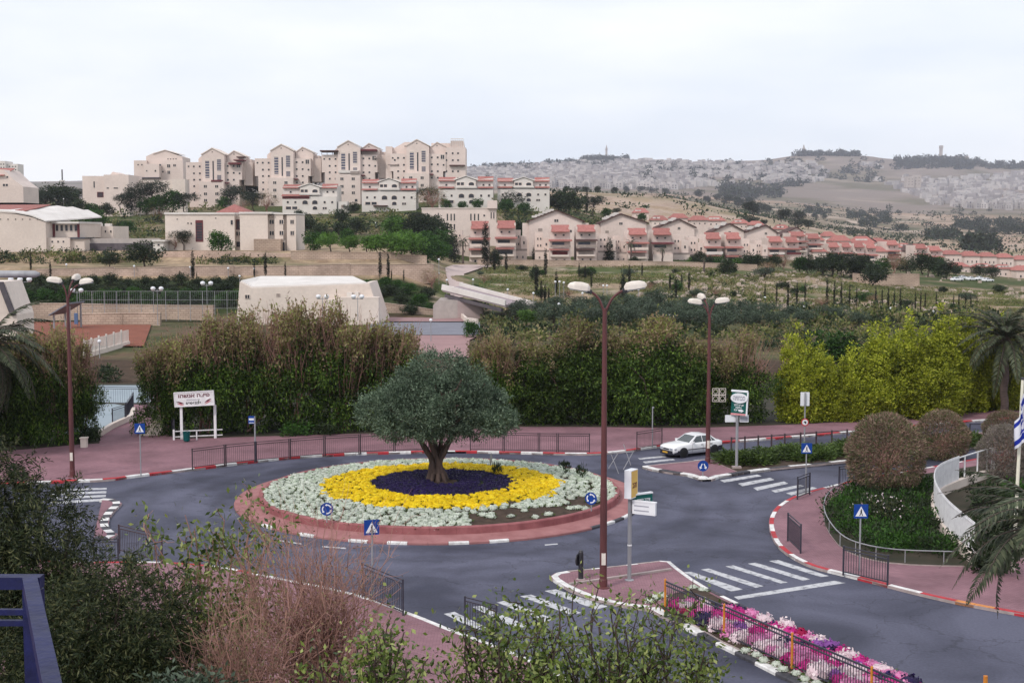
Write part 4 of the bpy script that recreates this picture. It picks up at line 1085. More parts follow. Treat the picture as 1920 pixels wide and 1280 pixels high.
def hip(x0, x1, yt, ye, base, Y, label, ridge=.5, solar=0):
    b = Bld('red_roofed_house', label, 'house', (x0 + x1) / 2, base, Y, 'red-roofed houses on the ridge', M_HOUSE)
    b.box(x0, x1, ye, None, 0, 10)
    a, c = b.X(x0) - .5, b.X(x1) + .5; z0, z1 = b.Z(ye) + .02, b.Z(yt); m = (a + c) / 2; hw = (c - a) * ridge / 2
    vs = [(a, -.6, z0), (c, -.6, z0), (c, 10.6, z0), (a, 10.6, z0), (m - hw, 5, z1), (m + hw, 5, z1)]
    b.pb('roof').add(vs, [(0, 1, 5, 4), (1, 2, 5), (2, 3, 4, 5), (3, 0, 4), (3, 2, 1, 0)], M_TILE)
    w = x1 - x0
    b.wins([x0 + w * f for f in (.2, .5, .8)], (ye + (base - ye) * .35,), w * .09, (base - ye) * .16)
    for k in range(solar):
        MB().box(-.8, .8, -.5, .5, 0, .6, M_PLASTER).build('solar_heater', b.root, (a + (c - a) * (.25 + .16 * k), 1.6, z0 + (z1 - z0) * .35))
    return b.done()
hips = [(1188, 1216, 390, 399, 412, 520, 2), (1295, 1328, 404, 413, 430, 430, 0), (1326, 1360, 405, 414, 432, 440, 3), (1512, 1546, 440, 451, 475, 400, 2), (1562, 1596, 441, 452, 478, 405, 0), (1602, 1640, 443, 455, 480, 410, 3), (1655, 1690, 453, 464, 488, 418, 0),
        (1738, 1768, 463, 471, 500, 430, 3), (1774, 1804, 469, 477, 505, 440, 0), (1810, 1838, 471, 480, 510, 445, 0), (1844, 1870, 473, 481, 512, 450, 0), (1876, 1902, 475, 483, 515, 455, 0), (1908, 1940, 479, 487, 520, 460, 0),
        (1786, 1820, 492, 500, 524, 420, 0), (1834, 1866, 494, 502, 528, 424, 3), (1872, 1904, 496, 504, 532, 415, 4), (1908, 1950, 498, 507, 538, 410, 0), (1640, 1664, 462, 472, 496, 400, 0), (1525, 1550, 462, 472, 500, 370, 0)]
hips += [(1222, 1252, 404, 413, 430, 420, 2), (1258, 1290, 400, 409, 428, 440, 0), (1376, 1404, 411, 419, 436, 440, 2), (1408, 1432, 414, 422, 438, 430, 0), (1456, 1482, 421, 430, 446, 430, 2), (1546, 1568, 434, 443, 470, 430, 0), (1640, 1662, 446, 454, 484, 440, 0), (1690, 1712, 456, 464, 492, 445, 2)]
hips.sort()
for i, (x0, x1, yt, ye, bs, Y, so) in enumerate(hips):
    hip(x0, x1, yt, ye, bs, Y * K, '%s from the left of the plain red-roofed houses on the ridge' % ORD[i], .5, so)

# terrace retaining walls
def wall_line(name, label, pts, Yf, m, cap=True, thick=.8):
    """pts: (px, py top, py bottom); stones laid as a battered wall"""
    root = thing(name, label, 'retaining wall', P(pts[0][0], pts[0][2], Yf * K))
    o = root.location
    for (xa, ta, ba), (xb, tb, bb) in zip(pts[:-1], pts[1:]):
        A, B = P(xa, ta, Yf * K), P(xb, tb, Yf * K); A0, B0 = P(xa, ba, Yf * K), P(xb, bb, Yf * K)
        d = Vector((.02, 0, 0))
        vs = [A0 + Vector((0, -.3, -1.2)) + d, B0 + Vector((0, -.3, -1.2)) - d, B - d, A + d]
        vs = vs + [v + Vector((0, thick + .3, 0)) for v in vs]
        MB().add([v - o for v in vs], [(0, 1, 2, 3), (7, 6, 5, 4), (3, 2, 6, 7), (0, 3, 7, 4), (1, 5, 6, 2), (0, 4, 5, 1)], m).build('wall_section', root)
        if cap: MB().bar(A - o + Vector((0, .4, .08)), B - o + Vector((0, .4, .08)), thick + .15, .16, M_WALL2).build('coping', root)
    return root
wall_line('retaining_wall', 'long brown stone retaining wall above the dark green bank', [(66, 505, 528), (135, 504, 528), (212, 502, 526), (214, 504, 526), (330, 501, 526), (438, 499, 524), (440, 501, 524), (560, 499, 522), (656, 495, 522), (658, 497, 524), (735, 497, 524), (813, 496, 520)], 219.5, M_WALL1)
wall_line('retaining_wall', 'upper earth-coloured terrace wall in front of the school', [(206, 478, 502), (300, 472, 500), (375, 470, 498), (470, 472, 494), (560, 476, 492)], 238.6, M_WALL1, False)
wall_line('retaining_wall', 'pale stone terrace wall between the school and the green shrubs', [(545, 472, 498), (640, 474, 500), (735, 474, 500), (737, 478, 500), (800, 480, 502)], 237.4, M_WALL2)
wall_line('garden_wall', 'low earthen wall along the foot of the stepped red-roofed houses', [(895, 487, 496), (1000, 488, 498), (1090, 489, 500), (1200, 490, 501), (1320, 493, 503), (1420, 497, 506)], 286, M_WALL2)
wall_line('garden_wall', 'broad stone wall below the dark trees above the rocky slope', [(1600, 513, 545), (1640, 516, 542), (1690, 514, 534), (1724, 514, 530)], 291, M_WALL2)
wall_line('garden_wall', 'low stone wall beside the lower road left of the bridge', [(712, 568, 584), (760, 574, 590), (815, 582, 596)], 195, M_WALL2)
wall_line('garden_wall', 'pale low wall along the far side of the clay court', [(150, 590, 606), (230, 588, 606), (300, 588, 606)], 176, M_WALL2)
wall_line('garden_wall', 'grey stone wall with a fence above, behind the sports court', [(45, 570, 590), (120, 570, 588), (200, 572, 586), (300, 573, 586), (400, 574, 588)], 188, M_WALL2)

# foreground flat building with sloping parapets
b = Bld('flat_roofed_hall', 'white flat-roofed building with sloping side walls behind the brown trees', 'building', 575, 602, 178 * K, wall=M_STONE2)
b.poly([(440, 610), (448, 528), (470, 540), (692, 532), (716, 610)], 0, 1.0)
z = lambda y: b.Z(y)
vs = [(b.X(448), 1, z(526)), (b.X(470), .4, z(537)), (b.X(688), .4, z(530)), (b.X(640), 16, z(523)), (b.X(455), 16, z(523))]
b.pb('roof').add(vs + [(x, y, zz - .5) for x, y, zz in vs], [(0, 1, 2, 3, 4), (9, 8, 7, 6, 5), (0, 5, 6, 1), (1, 6, 7, 2), (2, 7, 8, 3), (3, 8, 9, 4), (4, 9, 5, 0)], M_ROOFWHITE)
b.box(470, 690, 540, None, 1, 16).poly([(684, 610), (676, 533), (690, 531), (716, 610)], .6, 15).one('air_conditioner', 650, 660, 548, 556, -.8, 0, M_PLASTER).one('air_conditioner', 665, 672, 547, 556, -.8, 0, M_PLASTER).win(462, 556, 10, 8, -.02, 's').win(520, 553, 8, 6, 0, 'g')
b.one('step_wall', 640, 712, 556, 560, -3, 0, M_STONE2).box(612, 712, 560, None, -3, 0).done()

# bridge over the lower road
br = thing('footbridge', 'pale concrete bridge sloping over the lower road', 'bridge', P(900, 575, 186 * K))
o = br.location
A, B = P(829, 541, 186 * K), P(948, 571, 178 * K); A2, B2 = P(862, 536, 203 * K), P(1004, 573, 190 * K)
def para(a, b, name, m, h=1.0, w=.3): MB().bar(a - o + Vector((0, 0, h / 2 - .2)), b - o + Vector((0, 0, h / 2 - .2)), w, h, m).build(name, br)
para(A, B, 'parapet', M_ROOFWHITE, 1.0); para(A2, B2, 'parapet', M_ROOFWHITE, .9)
MB().add([A - o, B - o, B2 - o, A2 - o] + [v - o + Vector((0, 0, -.5)) for v in (A, B, B2, A2)], [(0, 1, 2, 3), (7, 6, 5, 4), (0, 4, 5, 1), (2, 6, 7, 3), (1, 5, 6, 2), (0, 3, 7, 4)], mk('bridge_deck', (.36, .29, .30), (.30, .24, .25), .4, .9)).build('deck', br)
MB().bar(A - o + Vector((.6, .5, -1.3)), B - o + Vector((-.6, .5, -1.0)), .5, .6, M_CONCDARK).build('girder', br)
def blk(pts, d, name, m):
    mb = MB(); vs = [P(x, y, 184 * K) - o for x, y in pts]
    n = len(vs); mb.add(vs + [v + Vector((0, d, 0)) for v in vs], [tuple(range(n)), tuple(reversed(range(n, 2 * n)))] + [(i, n + i, n + (i + 1) % n, (i + 1) % n) for i in range(n)], m); mb.build(name, br)
blk([(812, 598), (812, 572), (822, 562), (858, 563), (858, 598)], 9, 'abutment', M_CONC)
blk([(858, 597), (858, 564), (890, 566), (905, 572), (905, 597)], 7, 'abutment', mk('abutment_plaster', (.42, .33, .32), (.37, .29, .28), .5))
wl = thing('curved_wall', 'low curved cream wall around the planting bed beside the bridge', 'wall', hit(890, 600))
pts = [(905, 577), (880, 580), (868, 588), (866, 598), (874, 606), (895, 609)]
for (xa, ya), (xb, yb) in zip(pts[:-1], pts[1:]):
    MB().bar(hit(xa, ya) - wl.location + Vector((0, 0, .4)), hit(xb, yb) - wl.location + Vector((0, 0, .4)), .4, 1.2, M_STONE2).build('wall_section', wl)

# ------------------------------------------------------------------ far town and skyline towers
def town():
    n = 0; N = 3400
    px = RNG.uniform(840, 1960, 40000); yu = RNG.uniform(2450, 4760, 40000)
    x = (px - 960) / F * yu * K; z = terrain(x, yu * K)
    py = HOR + (H - z) * F / (yu * K)
    lowb = np.interp(px, [840, 900, 1100, 1250, 1380, 1480, 1560, 1640, 1700, 1760, 1960], [352, 352, 354, 357, 350, 346, 340, 340, 366, 390, 395])
    upb = np.interp(px, [840, 960, 1050, 1160, 1290, 1480, 1560, 1640, 1700, 1760, 1960], [322, 312, 311, 304, 306, 310, 304, 312, 336, 340, 322])
    dens = fbm(x, yu * K * .5, 380., 21)
    ok = (py < lowb) & (py > upb) & (dens > .42 + .06 * (np.abs(px - 1600) < 90))
    idx = np.nonzero(ok)[0][:N]
    order = idx[np.argsort(yu[idx])]
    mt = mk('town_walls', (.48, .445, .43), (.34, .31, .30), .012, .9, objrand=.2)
    cols = [mk('town_wall_stone', (.50, .465, .45), None, .01), mk('town_wall_dark', (.33, .30, .30), None, .01), mt]  # paler and darker stone, drawn at random per house
    mdark = M_CONCDARK
    protos = []
    for k in range(6):
        mb = MB(); w, d, h = [(1, .8, .8), (.8, 1, 1.2), (1.3, .7, .6), (.7, .7, 1.0), (1.1, 1.0, .9), (1.6, .8, 1.3)][k]
        mb.box(-w / 2, w / 2, -d / 2, d / 2, -.8, h, mt)
        mb.box(-w * .2, w * .3, -d * .1, d * .35, h, h + .25, mt)
        for q in range(2):
            for r_ in range(2): mb.box(-w * .35 + q * w * .4, -w * .2 + q * w * .4, -d / 2 - .01, -d / 2 + .02, h * (.2 + .38 * r_), h * (.42 + .38 * r_), mdark)
        protos.append(mb.mesh('town_house'))
    first = order[:300]
    for i in first:
        o = link('town_house', protos[int(RNG.integers(6))], None, (x[i], yu[i] * K, z[i]))
        s = RNG.uniform(11, 19); o.scale = (s, s, s * RNG.uniform(.8, 1.15)); o.rotation_euler = (0, 0, RNG.uniform(-.7, .7))
        tag(o, 'small pale flat-roofed house on the near slope of the distant hillside town', 'house', 'nearer houses of the distant hillside town')
    rest = order[300:]
    mb = MB()
    for i in rest:
        w, d, h = RNG.uniform(11, 26), RNG.uniform(10, 18), RNG.uniform(8, 19); a = RNG.uniform(-.7, .7); c, s = math.cos(a), math.sin(a)
        vs = [(x[i] + c * u - s * v, yu[i] * K + s * u + c * v, z[i] + zz) for zz in (-9, h) for u, v in ((-w / 2, -d / 2), (w / 2, -d / 2), (w / 2, d / 2), (-w / 2, d / 2))]
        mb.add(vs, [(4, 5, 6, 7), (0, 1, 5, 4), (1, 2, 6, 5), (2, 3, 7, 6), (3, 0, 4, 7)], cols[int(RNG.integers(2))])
    tag(mb.build('town_houses', fix=False), 'dense pale houses covering the far slopes up to the skyline', 'town', kind='stuff')
town()
def tower(px, pt, pb_, w, label, cap):
    pt -= 4; w *= 1.2
    Yt = 4790 * K; b = Bld('tower', label, 'tower', px, pb_, Yt, wall=M_CONC)
    b.box(px - w / 2, px + w / 2, pt + 5, pb_ + 6, 0, 20, part='shaft')
    if cap == 'spire': b.poly([(px - w * .5, pt + 5.5), (px, pt - 2), (px + w * .5, pt + 5.5)], 2, 18, part='spire').box(px - w * .75, px + w * .75, pt + 6, pt + 7.2, -4, 24, part='gallery')
    else: b.box(px - w * .58, px + w * .58, pt, pt + 5.2, -3, 23, part='head')
    b.done()
tower(1136.5, 277, 296, 2.6, 'slender pointed tower on the wooded hump of the skyline', 'spire')
tower(1505, 277, 291, 3.0, 'short pointed tower on the highest part of the far ridge', 'spire')
tower(1761.5, 277, 296, 3.4, 'square-headed tower on the wooded ridge at the right', 'box')
b = Bld('campus_building', 'pale blocky building among the trees right of the square-headed tower', 'building', 1800, 304, 4740 * K, wall=M_STONE)
b.box(1786, 1812, 293, 310, 0, 40).box(1770, 1788, 297, 310, 5, 40).done()
b = Bld('tower_block', 'pinkish apartment tower standing over the distant town at the right', 'apartment building', 1712, 352, 2800 * K, wall=M_CONC)
b.box(1697, 1712, 331, 352, 0, 20).box(1712, 1726, 328, 352, 6, 24).wins((1702, 1708), (336, 341, 346), 2, 2).wins((1716, 1722), (333, 339, 345), 2, 2, 6).done()
# ------------------------------------------------------------------ vegetation
def trunk_q(qm, paths, mi=0, n=6):
    v, q = tubes_np(paths, n); qm.add(v, q, mi)
def limb(a, b, r0, r1, rng, k=6, wob=.08):
    a, b = np.array(a, float), np.array(b, float); t = np.linspace(0, 1, k)[:, None]
    L = np.linalg.norm(b - a)
    p = a + (b - a) * t + rng.normal(size=(k, 3)) * wob * L * np.sin(np.pi * t)
    return p, r0 + (r1 - r0) * t[:, 0]
def crown_mesh(name, blobs, ncl, nper, sig, L, W, mats, rng, droop=0.0, shell=.35, inner=.15, pick=None, outw=.8, flat=0.0):
    p, o = crown_points(blobs, ncl, nper, sig, rng, shell, inner)
    d = unit(o * outw + rng.normal(size=p.shape) * .55 + np.array([0, 0, droop]))
    v, q = leaf_quads(p, d, L, W, rng, flat)
    qm = QM()
    if pick is None: qm.add(v, q, 0); return qm.mesh(name, mats)
    mi = pick(p, rng)
    for k in range(len(mats)):
        s = np.nonzero(mi == k)[0]
        if len(s):
            vv = v.reshape(-1, 4, 3)[s].reshape(-1, 3); qm.add(vv, np.arange(len(s) * 4).reshape(-1, 4), k)
    return qm.mesh(name, mats)
def simple_trunk(h, r, rng, spread=.3, n=5, start=.25, bark=M_BARK):
    qm = QM()
    top = np.array([rng.normal() * .05 * h, rng.normal() * .05 * h, h * .7])
    paths = [limb((0, 0, -.3 * 0 - .2), top, r, r * .4, rng)]
    for k in range(n):
        a = rng.uniform(0, 6.28); z = rng.uniform(start, .6) * h
        paths.append(limb((top[0] * z / h, top[1] * z / h, z), (math.cos(a) * spread * h, math.sin(a) * spread * h, z + rng.uniform(.15, .35) * h), r * .45, r * .12, rng, 5))
    trunk_q(qm, paths, 0, 5)
    return qm.mesh('trunk', [bark])

KIND = {}
def kind(name, variants): KIND[name] = variants
def build_kinds():
    r = RNG
    V = []
    for k in range(3):      # round dark broadleaf, unit height 6
        bl = [((r.normal() * .7, r.normal() * .7, r.uniform(3.0, 4.2)), (1.9, 1.9, 1.6)) for _ in range(3)] + [((0, 0, 2.4), (2.2, 2.2, 1.6)), ((0, 0, 4.6), (1.2, 1.2, 1.1))]
        V.append((6.0, simple_trunk(5, .18, r), crown_mesh('crown', bl, 190, 12, .26, .42, .24, [L_DARK], r)))
    kind('dark', V)
    V = []
    for k in range(3):
        bl = [((r.normal() * .8, r.normal() * .8, r.uniform(2.6, 4.2)), (1.8, 1.8, 1.6)) for _ in range(4)] + [((0, 0, 2.2), (2.4, 2.4, 1.7))]
        V.append((6.0, simple_trunk(5, .18, r), crown_mesh('crown', bl, 200, 12, .26, .42, .25, [L_GREEN], r)))
    kind('green', V)
    V = []
    for k in range(2):
        bl = [((r.normal() * .8, r.normal() * .8, r.uniform(2.6, 4.2)), (1.7, 1.7, 1.4)) for _ in range(4)]
        V.append((6.0, simple_trunk(5, .18, r), crown_mesh('crown', bl, 150, 12, .26, .42, .25, [L_BRIGHT], r)))
    kind('bright', V)
    V = []
    for k in range(3):      # umbrella-ish pine, height 8
        bl = [((r.normal() * 1.2, r.normal() * 1.2, r.uniform(5.2, 6.6)), (1.9, 1.9, 1.0)) for _ in range(5)] + [((0, 0, 4.2), (1.5, 1.5, .9))]
        V.append((7.6, simple_trunk(7, .22, r, .2, 6, .5), crown_mesh('crown', bl, 200, 12, .28, .45, .14, [L_PINE], r)))
    kind('pine', V)
    V = []
    for k in range(2):      # conical dark conifer, height 8
        bl = [((0, 0, z), (1.75 * (1 - z / 8.6), 1.75 * (1 - z / 8.6), .9)) for z in np.arange(1.0, 8, .8)]
        V.append((8.4, simple_trunk(7, .2, r, .1, 3), crown_mesh('crown', bl, 190, 12, .22, .42, .13, [L_PINE], r)))
    kind('cone', V)
    V = []
    for k in range(3):      # slim cypress, height 10
        bl = [((0, 0, z), (.16 + .42 * math.sin(math.pi * min(1, (z + .8) / 10.6)) ** .8, .16 + .42 * math.sin(math.pi * min(1, (z + .8) / 10.6)) ** .8, .7)) for z in np.arange(1.2, 10, .7)]
        V.append((10.2, simple_trunk(8, .13, r, .02, 2), crown_mesh('crown', bl, 170, 10, .13, .40, .12, [L_CYP], r, droop=1.2)))
    kind('cypress', V)
    V = []
    for k in range(3):      # grove olive, height 4
        bl = [((r.normal() * .7, r.normal() * .7, r.uniform(1.9, 3.0)), (1.2, 1.2, .9)) for _ in range(5)]
        V.append((3.9, simple_trunk(3, .2, r, .3, 4, .2, M_BARKOLIVE), crown_mesh('crown', bl, 150, 14, .2, .30, .12, [L_GROVE], r)))
    kind('grove', V)
    V = []
    for k in range(2):      # leafless grey-brown tree
        qm = QM(); paths = []
        paths.append(limb((0, 0, -.2), (0, 0, 2.0), .14, .1, r))
        for j in range(26):
            a = r.uniform(0, 6.28); e = r.uniform(.5, 1.4); b = (math.cos(a) * math.cos(e) * 2.6, math.sin(a) * math.cos(e) * 2.6, 1.2 + math.sin(e) * 3.6)
            paths.append(limb((0, 0, r.uniform(.8, 2.0)), b, .05, .012, r, 5))
        trunk_q(qm, paths, 0, 4)
        bl = [((0, 0, 3.2), (2.2, 2.2, 1.7))]
        V.append((5.2, qm.mesh('trunk', [M_TWIG]), crown_mesh('twigs', bl, 130, 7, .3, .6, .05, [L_HEDGEBR], r)))
    kind('bare', V)
    V = []
    for k in range(3):      # low shrub, height 2
        bl = [((r.normal() * .6, r.normal() * .6, .7), (1.0, 1.0, .9)) for _ in range(4)]
        V.append((1.9, simple_trunk(1.2, .06, r), crown_mesh('crown', bl, 90, 11, .17, .28, .17, [L_DARK if k < 2 else L_GREEN], r)))
    kind('shrub', V)
    V = []
    for k in range(2):      # far pine, few leaves
        bl = [((r.normal() * 1.6, r.normal() * 1.6, r.uniform(3.4, 5.0)), (2.0, 2.0, 1.4)) for _ in range(4)] + [((0, 0, 3), (2.3, 2.3, 1.4))]
        V.append((6.4, simple_trunk(5, .25, r), crown_mesh('crown', bl, 230, 10, .30, .42, .30, [L_PINE], r)))
    kind('farpine', V)
build_kinds()
_vi = [0]
def plant(kd, name, label, cat, loc, height, width=1.0, group=None, rz=None, idx=None):
    _vi[0] += 1
    h0, tm, cm = KIND[kd][(idx if idx is not None else _vi[0]) % len(KIND[kd])]
    s = height / h0
    t = thing(name, label, cat, loc, random.uniform(0, 6.28) if rz is None else rz, group, (s * width, s * width, s))
    link('trunk', tm, t)
    link('twigs' if kd == 'bare' else 'crown', cm, t)
    return t
def plant_px(kd, name, label, cat, px, pb, pt, width=1.0, group=None, Y=None):
    g = hit(px, pb) if Y is None else P(px, pb, Y)
    return plant(kd, name, label, cat, (g.x, g.y, g.z - .1), (pb - pt) / F * g.y * 1.0, width, group)

# cypresses: tall pair and saplings
cyl = [(910, 506, 416), (942, 486, 425), (927, 508, 468), (949, 510, 472), (1000, 498, 462), (1023, 518, 465), (1006, 556, 496), (1015, 566, 524), (1022, 572, 530), (1029, 568, 538), (1043, 553, 505), (1086, 521, 492), (1097, 524, 496), (1109, 540, 512),
       (1165, 515, 502), (1180, 536, 494), (1204, 520, 492), (1256, 545, 513), (1267, 563, 520), (1278, 538, 510), (1292, 546, 508), (1168, 556, 512)]
cyl = cyl[:2] + sorted(cyl[2:])
for i, (x, pb, pt) in enumerate(cyl):
    lab = {0: 'taller slim cypress standing before the red-roofed house with two stepped towers', 1: 'full dark cypress between two red-roofed stepped towers'}.get(i)
    plant_px('cypress', 'cypress', lab or '%s from the left of the young cypresses scattered on the meadow slope' % ORD[i - 2], 'cypress tree', x, pb, pt, 1.5 if i == 1 else (1.1 if i < 5 else .95), 'cypresses on the meadow slope')
rowx = [(415, 955, 1065), (482, 950, 1065), (548, 950, 1095), (601, 945, 1070), (648, 940, 1060), (775, 930, 1070), (818, 935, 1070), (858, 950, 1070), (906, 960, 1070), (947, 970, 1075), (1058, 975, 1095), (1095, 990, 1100), (1130, 975, 1105), (1165, 995, 1090),
        (1200, 985, 1105), (1288, 1000, 1105), (1318, 1005, 1110), (1345, 1010, 1100), (1410, 1000, 1070), (1510, 1015, 1085), (1540, 1020, 1110), (1580, 1010, 1080), (1610, 1020, 1095), (1645, 1030, 1105)]
for i, (x, a, b_) in enumerate(rowx):
    plant_px('cypress', 'cypress', '%s from the left in the row of slim cypresses below the rocky slope' % ORD[i], 'cypress tree', 1300 + x / 3.097, 230 + b_ / 3.097, 230 + a / 3.097 - 9, .6, 'row of slim cypresses below the rocky slope')
for i, (x, pb, pt) in enumerate([(58, 507, 472), (95, 524, 488), (337, 526, 506), (362, 527, 466), (369, 526, 508), (477, 520, 492), (498, 518, 470), (535, 519, 490), (713, 520, 470), (728, 524, 472), (734, 523, 504), (757, 526, 504)]):
    plant_px('cypress', 'cypress', '%s from the left of the thin cypresses before the long retaining wall' % ORD[i], 'cypress tree', x, pb + 1, pt, .9, 'thin cypresses before the retaining wall', Y=215 * K)
plant_px('dark', 'tree', 'small round-headed tree on a bare stem among the young cypresses', 'tree', 1004, 530, 495, .75)
plant_px('dark', 'tree', 'small round-headed tree before the red-roofed towers at the path', 'tree', 928, 505, 466, .75)
plant_px('cone', 'tree', 'dark conical conifer among the stepped red-roofed houses', 'conifer', 1142, 492, 442, 1.1)
plant_px('cone', 'tree', 'dark conifer left of the taller slim cypress, beside a palm', 'conifer', 851, 492, 432, 1.1)
plant_px('cone', 'tree', 'dark conical tree at the foot of the meadow among the olives', 'conifer', 1168, 560, 510, .9)
# round shrubs scattered over the meadow slope
_r = random.Random(5)
ms = sorted([(_r.uniform(890, 1500), _r.uniform(505, 560)) for _ in range(26)] + [(_r.uniform(1500, 1880), _r.uniform(548, 585)) for _ in range(14)])
for i, (x, pb) in enumerate(ms):
    hgt = _r.uniform(9, 22); plant_px(['dark', 'green', 'grove', 'bare', 'dark'][i % 5], 'shrub', '%s from the left of the rounded shrubs dotted over the meadow slope' % ORD[i], 'shrub', x, pb, pb - hgt, _r.uniform(1.3, 2.0), 'rounded shrubs on the meadow slope')
# olive grove
gx = [(975, 600, 562), (985, 585, 560), (1012, 592, 563), (1040, 612, 570), (1052, 584, 553), (1068, 600, 566), (1090, 590, 556), (1100, 612, 574), (1120, 580, 552), (1130, 604, 566), (1150, 592, 558), (1165, 618, 574), (1180, 585, 552), (1190, 605, 565), (1212, 592, 556), (1222, 616, 572), (1240, 580, 540), (1250, 602, 562), (1262, 622, 576), (1285, 606, 566),
      (1300, 590, 556), (1310, 620, 580), (1330, 608, 566), (1345, 592, 560), (1360, 622, 580), (1375, 604, 566), (1398, 596, 562), (1405, 622, 582), (1420, 606, 570), (1452, 618, 584), (1475, 606, 572), (1500, 612, 580), (1440, 596, 566), (1545, 600, 572), (1580, 604, 574), (1610, 612, 582)]
for i, (x, pb, pt) in enumerate(sorted(gx)):
    plant_px('grove', 'olive_tree', '%s from the left of the olive trees in the grove beyond the hedge' % ORD[i], 'olive tree', x, pb, pt - (pb - pt) * .10, 1.25, 'olive grove beyond the hedge')
plant_px('bright', 'tree', 'bright green bushy tree at the foot of the bridge', 'tree', 990, 612, 574, 1.5)
plant_px('green', 'shrub', 'dark green rounded shrub below the curved cream wall by the bridge', 'shrub', 886, 634, 600, 1.25)
plant_px('bare', 'tree', 'spreading leafless bush above the left end of the bridge', 'tree', 810, 543, 504, 1.3)
plant_px('bare', 'tree', 'small brownish tree in front of the bridge abutment', 'tree', 893, 590, 562, 1.0)
# dark bank of shrubs left, below the retaining wall
k = 0
bank = [(x, 576 - 16 * (i % 3) - 3 * ((i * 7) % 4), (30 if i % 3 == 0 else 25)) for i, x in enumerate(range(20, 455, 11))]
for i, (x, pb, hh) in enumerate(bank):
    plant_px('dark' if i % 3 else 'green', 'shrub', '%s from the left of the dark shrubs below the long retaining wall' % ORD[i], 'shrub', x, pb, pb - hh, 1.5, 'shrubs on the bank below the retaining wall')
for i, (x, pb, hh) in enumerate(sorted([(692, 545, 24), (705, 560, 22), (720, 538, 20), (735, 556, 24), (752, 572, 24), (768, 552, 24), (785, 575, 26), (800, 560, 24), (770, 590, 22), (745, 540, 16), (812, 585, 20)])):
    plant_px('dark' if i % 2 else 'green', 'shrub', '%s from the left of the low shrubs on the slope by the bridge' % ORD[i], 'shrub', x, pb, pb - hh, 1.7, 'shrubs covering the slope left of the bridge')
# green clump in front of the white terraces
cl = [(590, 470, 432, 'green'), (620, 472, 430, 'bright'), (655, 474, 436, 'bright'), (690, 478, 436, 'bright'), (720, 482, 430, 'bright'), (750, 486, 430, 'bright'), (775, 490, 430, 'bright'), (800, 492, 438, 'green'), (820, 492, 446, 'green'), (600, 452, 418, 'dark'), (640, 448, 412, 'dark'), (668, 442, 408, 'dark'),
      (730, 448, 402, 'bright'), (745, 444, 402, 'green'), (775, 450, 404, 'dark'), (800, 455, 402, 'dark'), (818, 452, 404, 'dark'), (762, 470, 425, 'bright'), (800, 474, 428, 'green'), (832, 470, 428, 'green'), (655, 460, 428, 'green'), (575, 440, 400, 'dark'), (562, 425, 398, 'dark'), (790, 438, 398, 'pine')]
for i, (x, pb, pt, kd) in enumerate(sorted(cl)):
    plant_px(kd, 'tree', '%s from the left of the lush trees in the hollow right of the school' % ORD[i], 'tree', x, pb, pt, 1.25, 'lush trees in the hollow right of the school')
# hill trees around the apartments and houses
ht = [(58, 380, 345, 'dark'), (76, 384, 352, 'dark'), (98, 385, 349, 'pine'), (134, 382, 350, 'dark'), (150, 380, 354, 'pine'), (112, 398, 342, 'dark'), (85, 400, 360, 'pine'), (62, 396, 362, 'dark'), (150, 408, 372, 'dark'), (170, 408, 378, 'green'), (200, 408, 380, 'dark'), (228, 398, 362, 'pine'), (245, 395, 345, 'cone'), (262, 396, 352, 'pine'), (285, 392, 340, 'pine'), (300, 396, 362, 'green'), (275, 400, 368, 'green'), (322, 398, 356, 'green'), (345, 402, 362, 'pine'),
      (180, 432, 392, 'green'), (240, 440, 412, 'green'), (230, 438, 414, 'dark'), (300, 420, 380, 'bare'), (140, 418, 394, 'bare'), (338, 375, 310, 'dark'), (338, 350, 302, 'dark'), (470, 380, 316, 'dark'), (465, 350, 310, 'dark'), (475, 400, 360, 'pine'), (596, 352, 304, 'pine'), (592, 372, 318, 'pine'), (640, 380, 334, 'cone'), (662, 400, 378, 'dark'),
      (710, 350, 300, 'bare'), (435, 398, 350, 'pine'), (420, 392, 366, 'green'), (455, 402, 375, 'bare'), (500, 400, 362, 'bare'), (665, 375, 345, 'bare'), (800, 392, 352, 'pine'), (810, 400, 350, 'bare'), (836, 392, 372, 'green'), (895, 392, 372, 'green'), (868, 394, 376, 'green'),
      (962, 392, 352, 'dark'), (915, 355, 325, 'cone'), (950, 400, 372, 'green'), (985, 402, 378, 'green'), (1020, 396, 362, 'dark'), (1050, 398, 356, 'dark'), (1062, 402, 352, 'dark'), (1077, 395, 356, 'cypress'), (1100, 402, 356, 'cypress'), (1085, 402, 372, 'pine'), (1112, 405, 368, 'pine'), (1135, 408, 388, 'green'), (1155, 410, 390, 'pine'), (1205, 416, 398, 'green'),
      (970, 450, 415, 'dark'), (990, 470, 430, 'dark'), (1312, 500, 470, 'dark'), (1190, 498, 480, 'dark'), (1300, 498, 478, 'bright'), (345, 470, 432, 'pine'), (330, 470, 434, 'bare'), (415, 476, 434, 'green'), (272, 500, 448, 'dark'), (205, 500, 470, 'dark'), (640, 420, 392, 'dark'), (560, 410, 392, 'dark')]
_cnt = {}
for i, (x, pb, pt, kd) in enumerate(sorted(ht)):
    _cnt[kd] = _cnt.get(kd, -1) + 1
    nm = {'pine': 'pine tree', 'dark': 'dark tree', 'green': 'green tree', 'bare': 'bare brown tree', 'cone': 'conical tree', 'cypress': 'cypress', 'bright': 'bright green tree'}[kd]
    plant_px(kd, 'tree', '%s from the left of the %s around the hillside buildings' % (ORD[_cnt[kd]], nm + ('es' if kd == 'cypress' else 's')), 'tree', x, pb, pt, 1.3 if kd != 'cypress' else 1.0, 'trees around the hillside buildings', Y=(392 * K if 145 < x < 352 and 385 < pb < 425 else None))
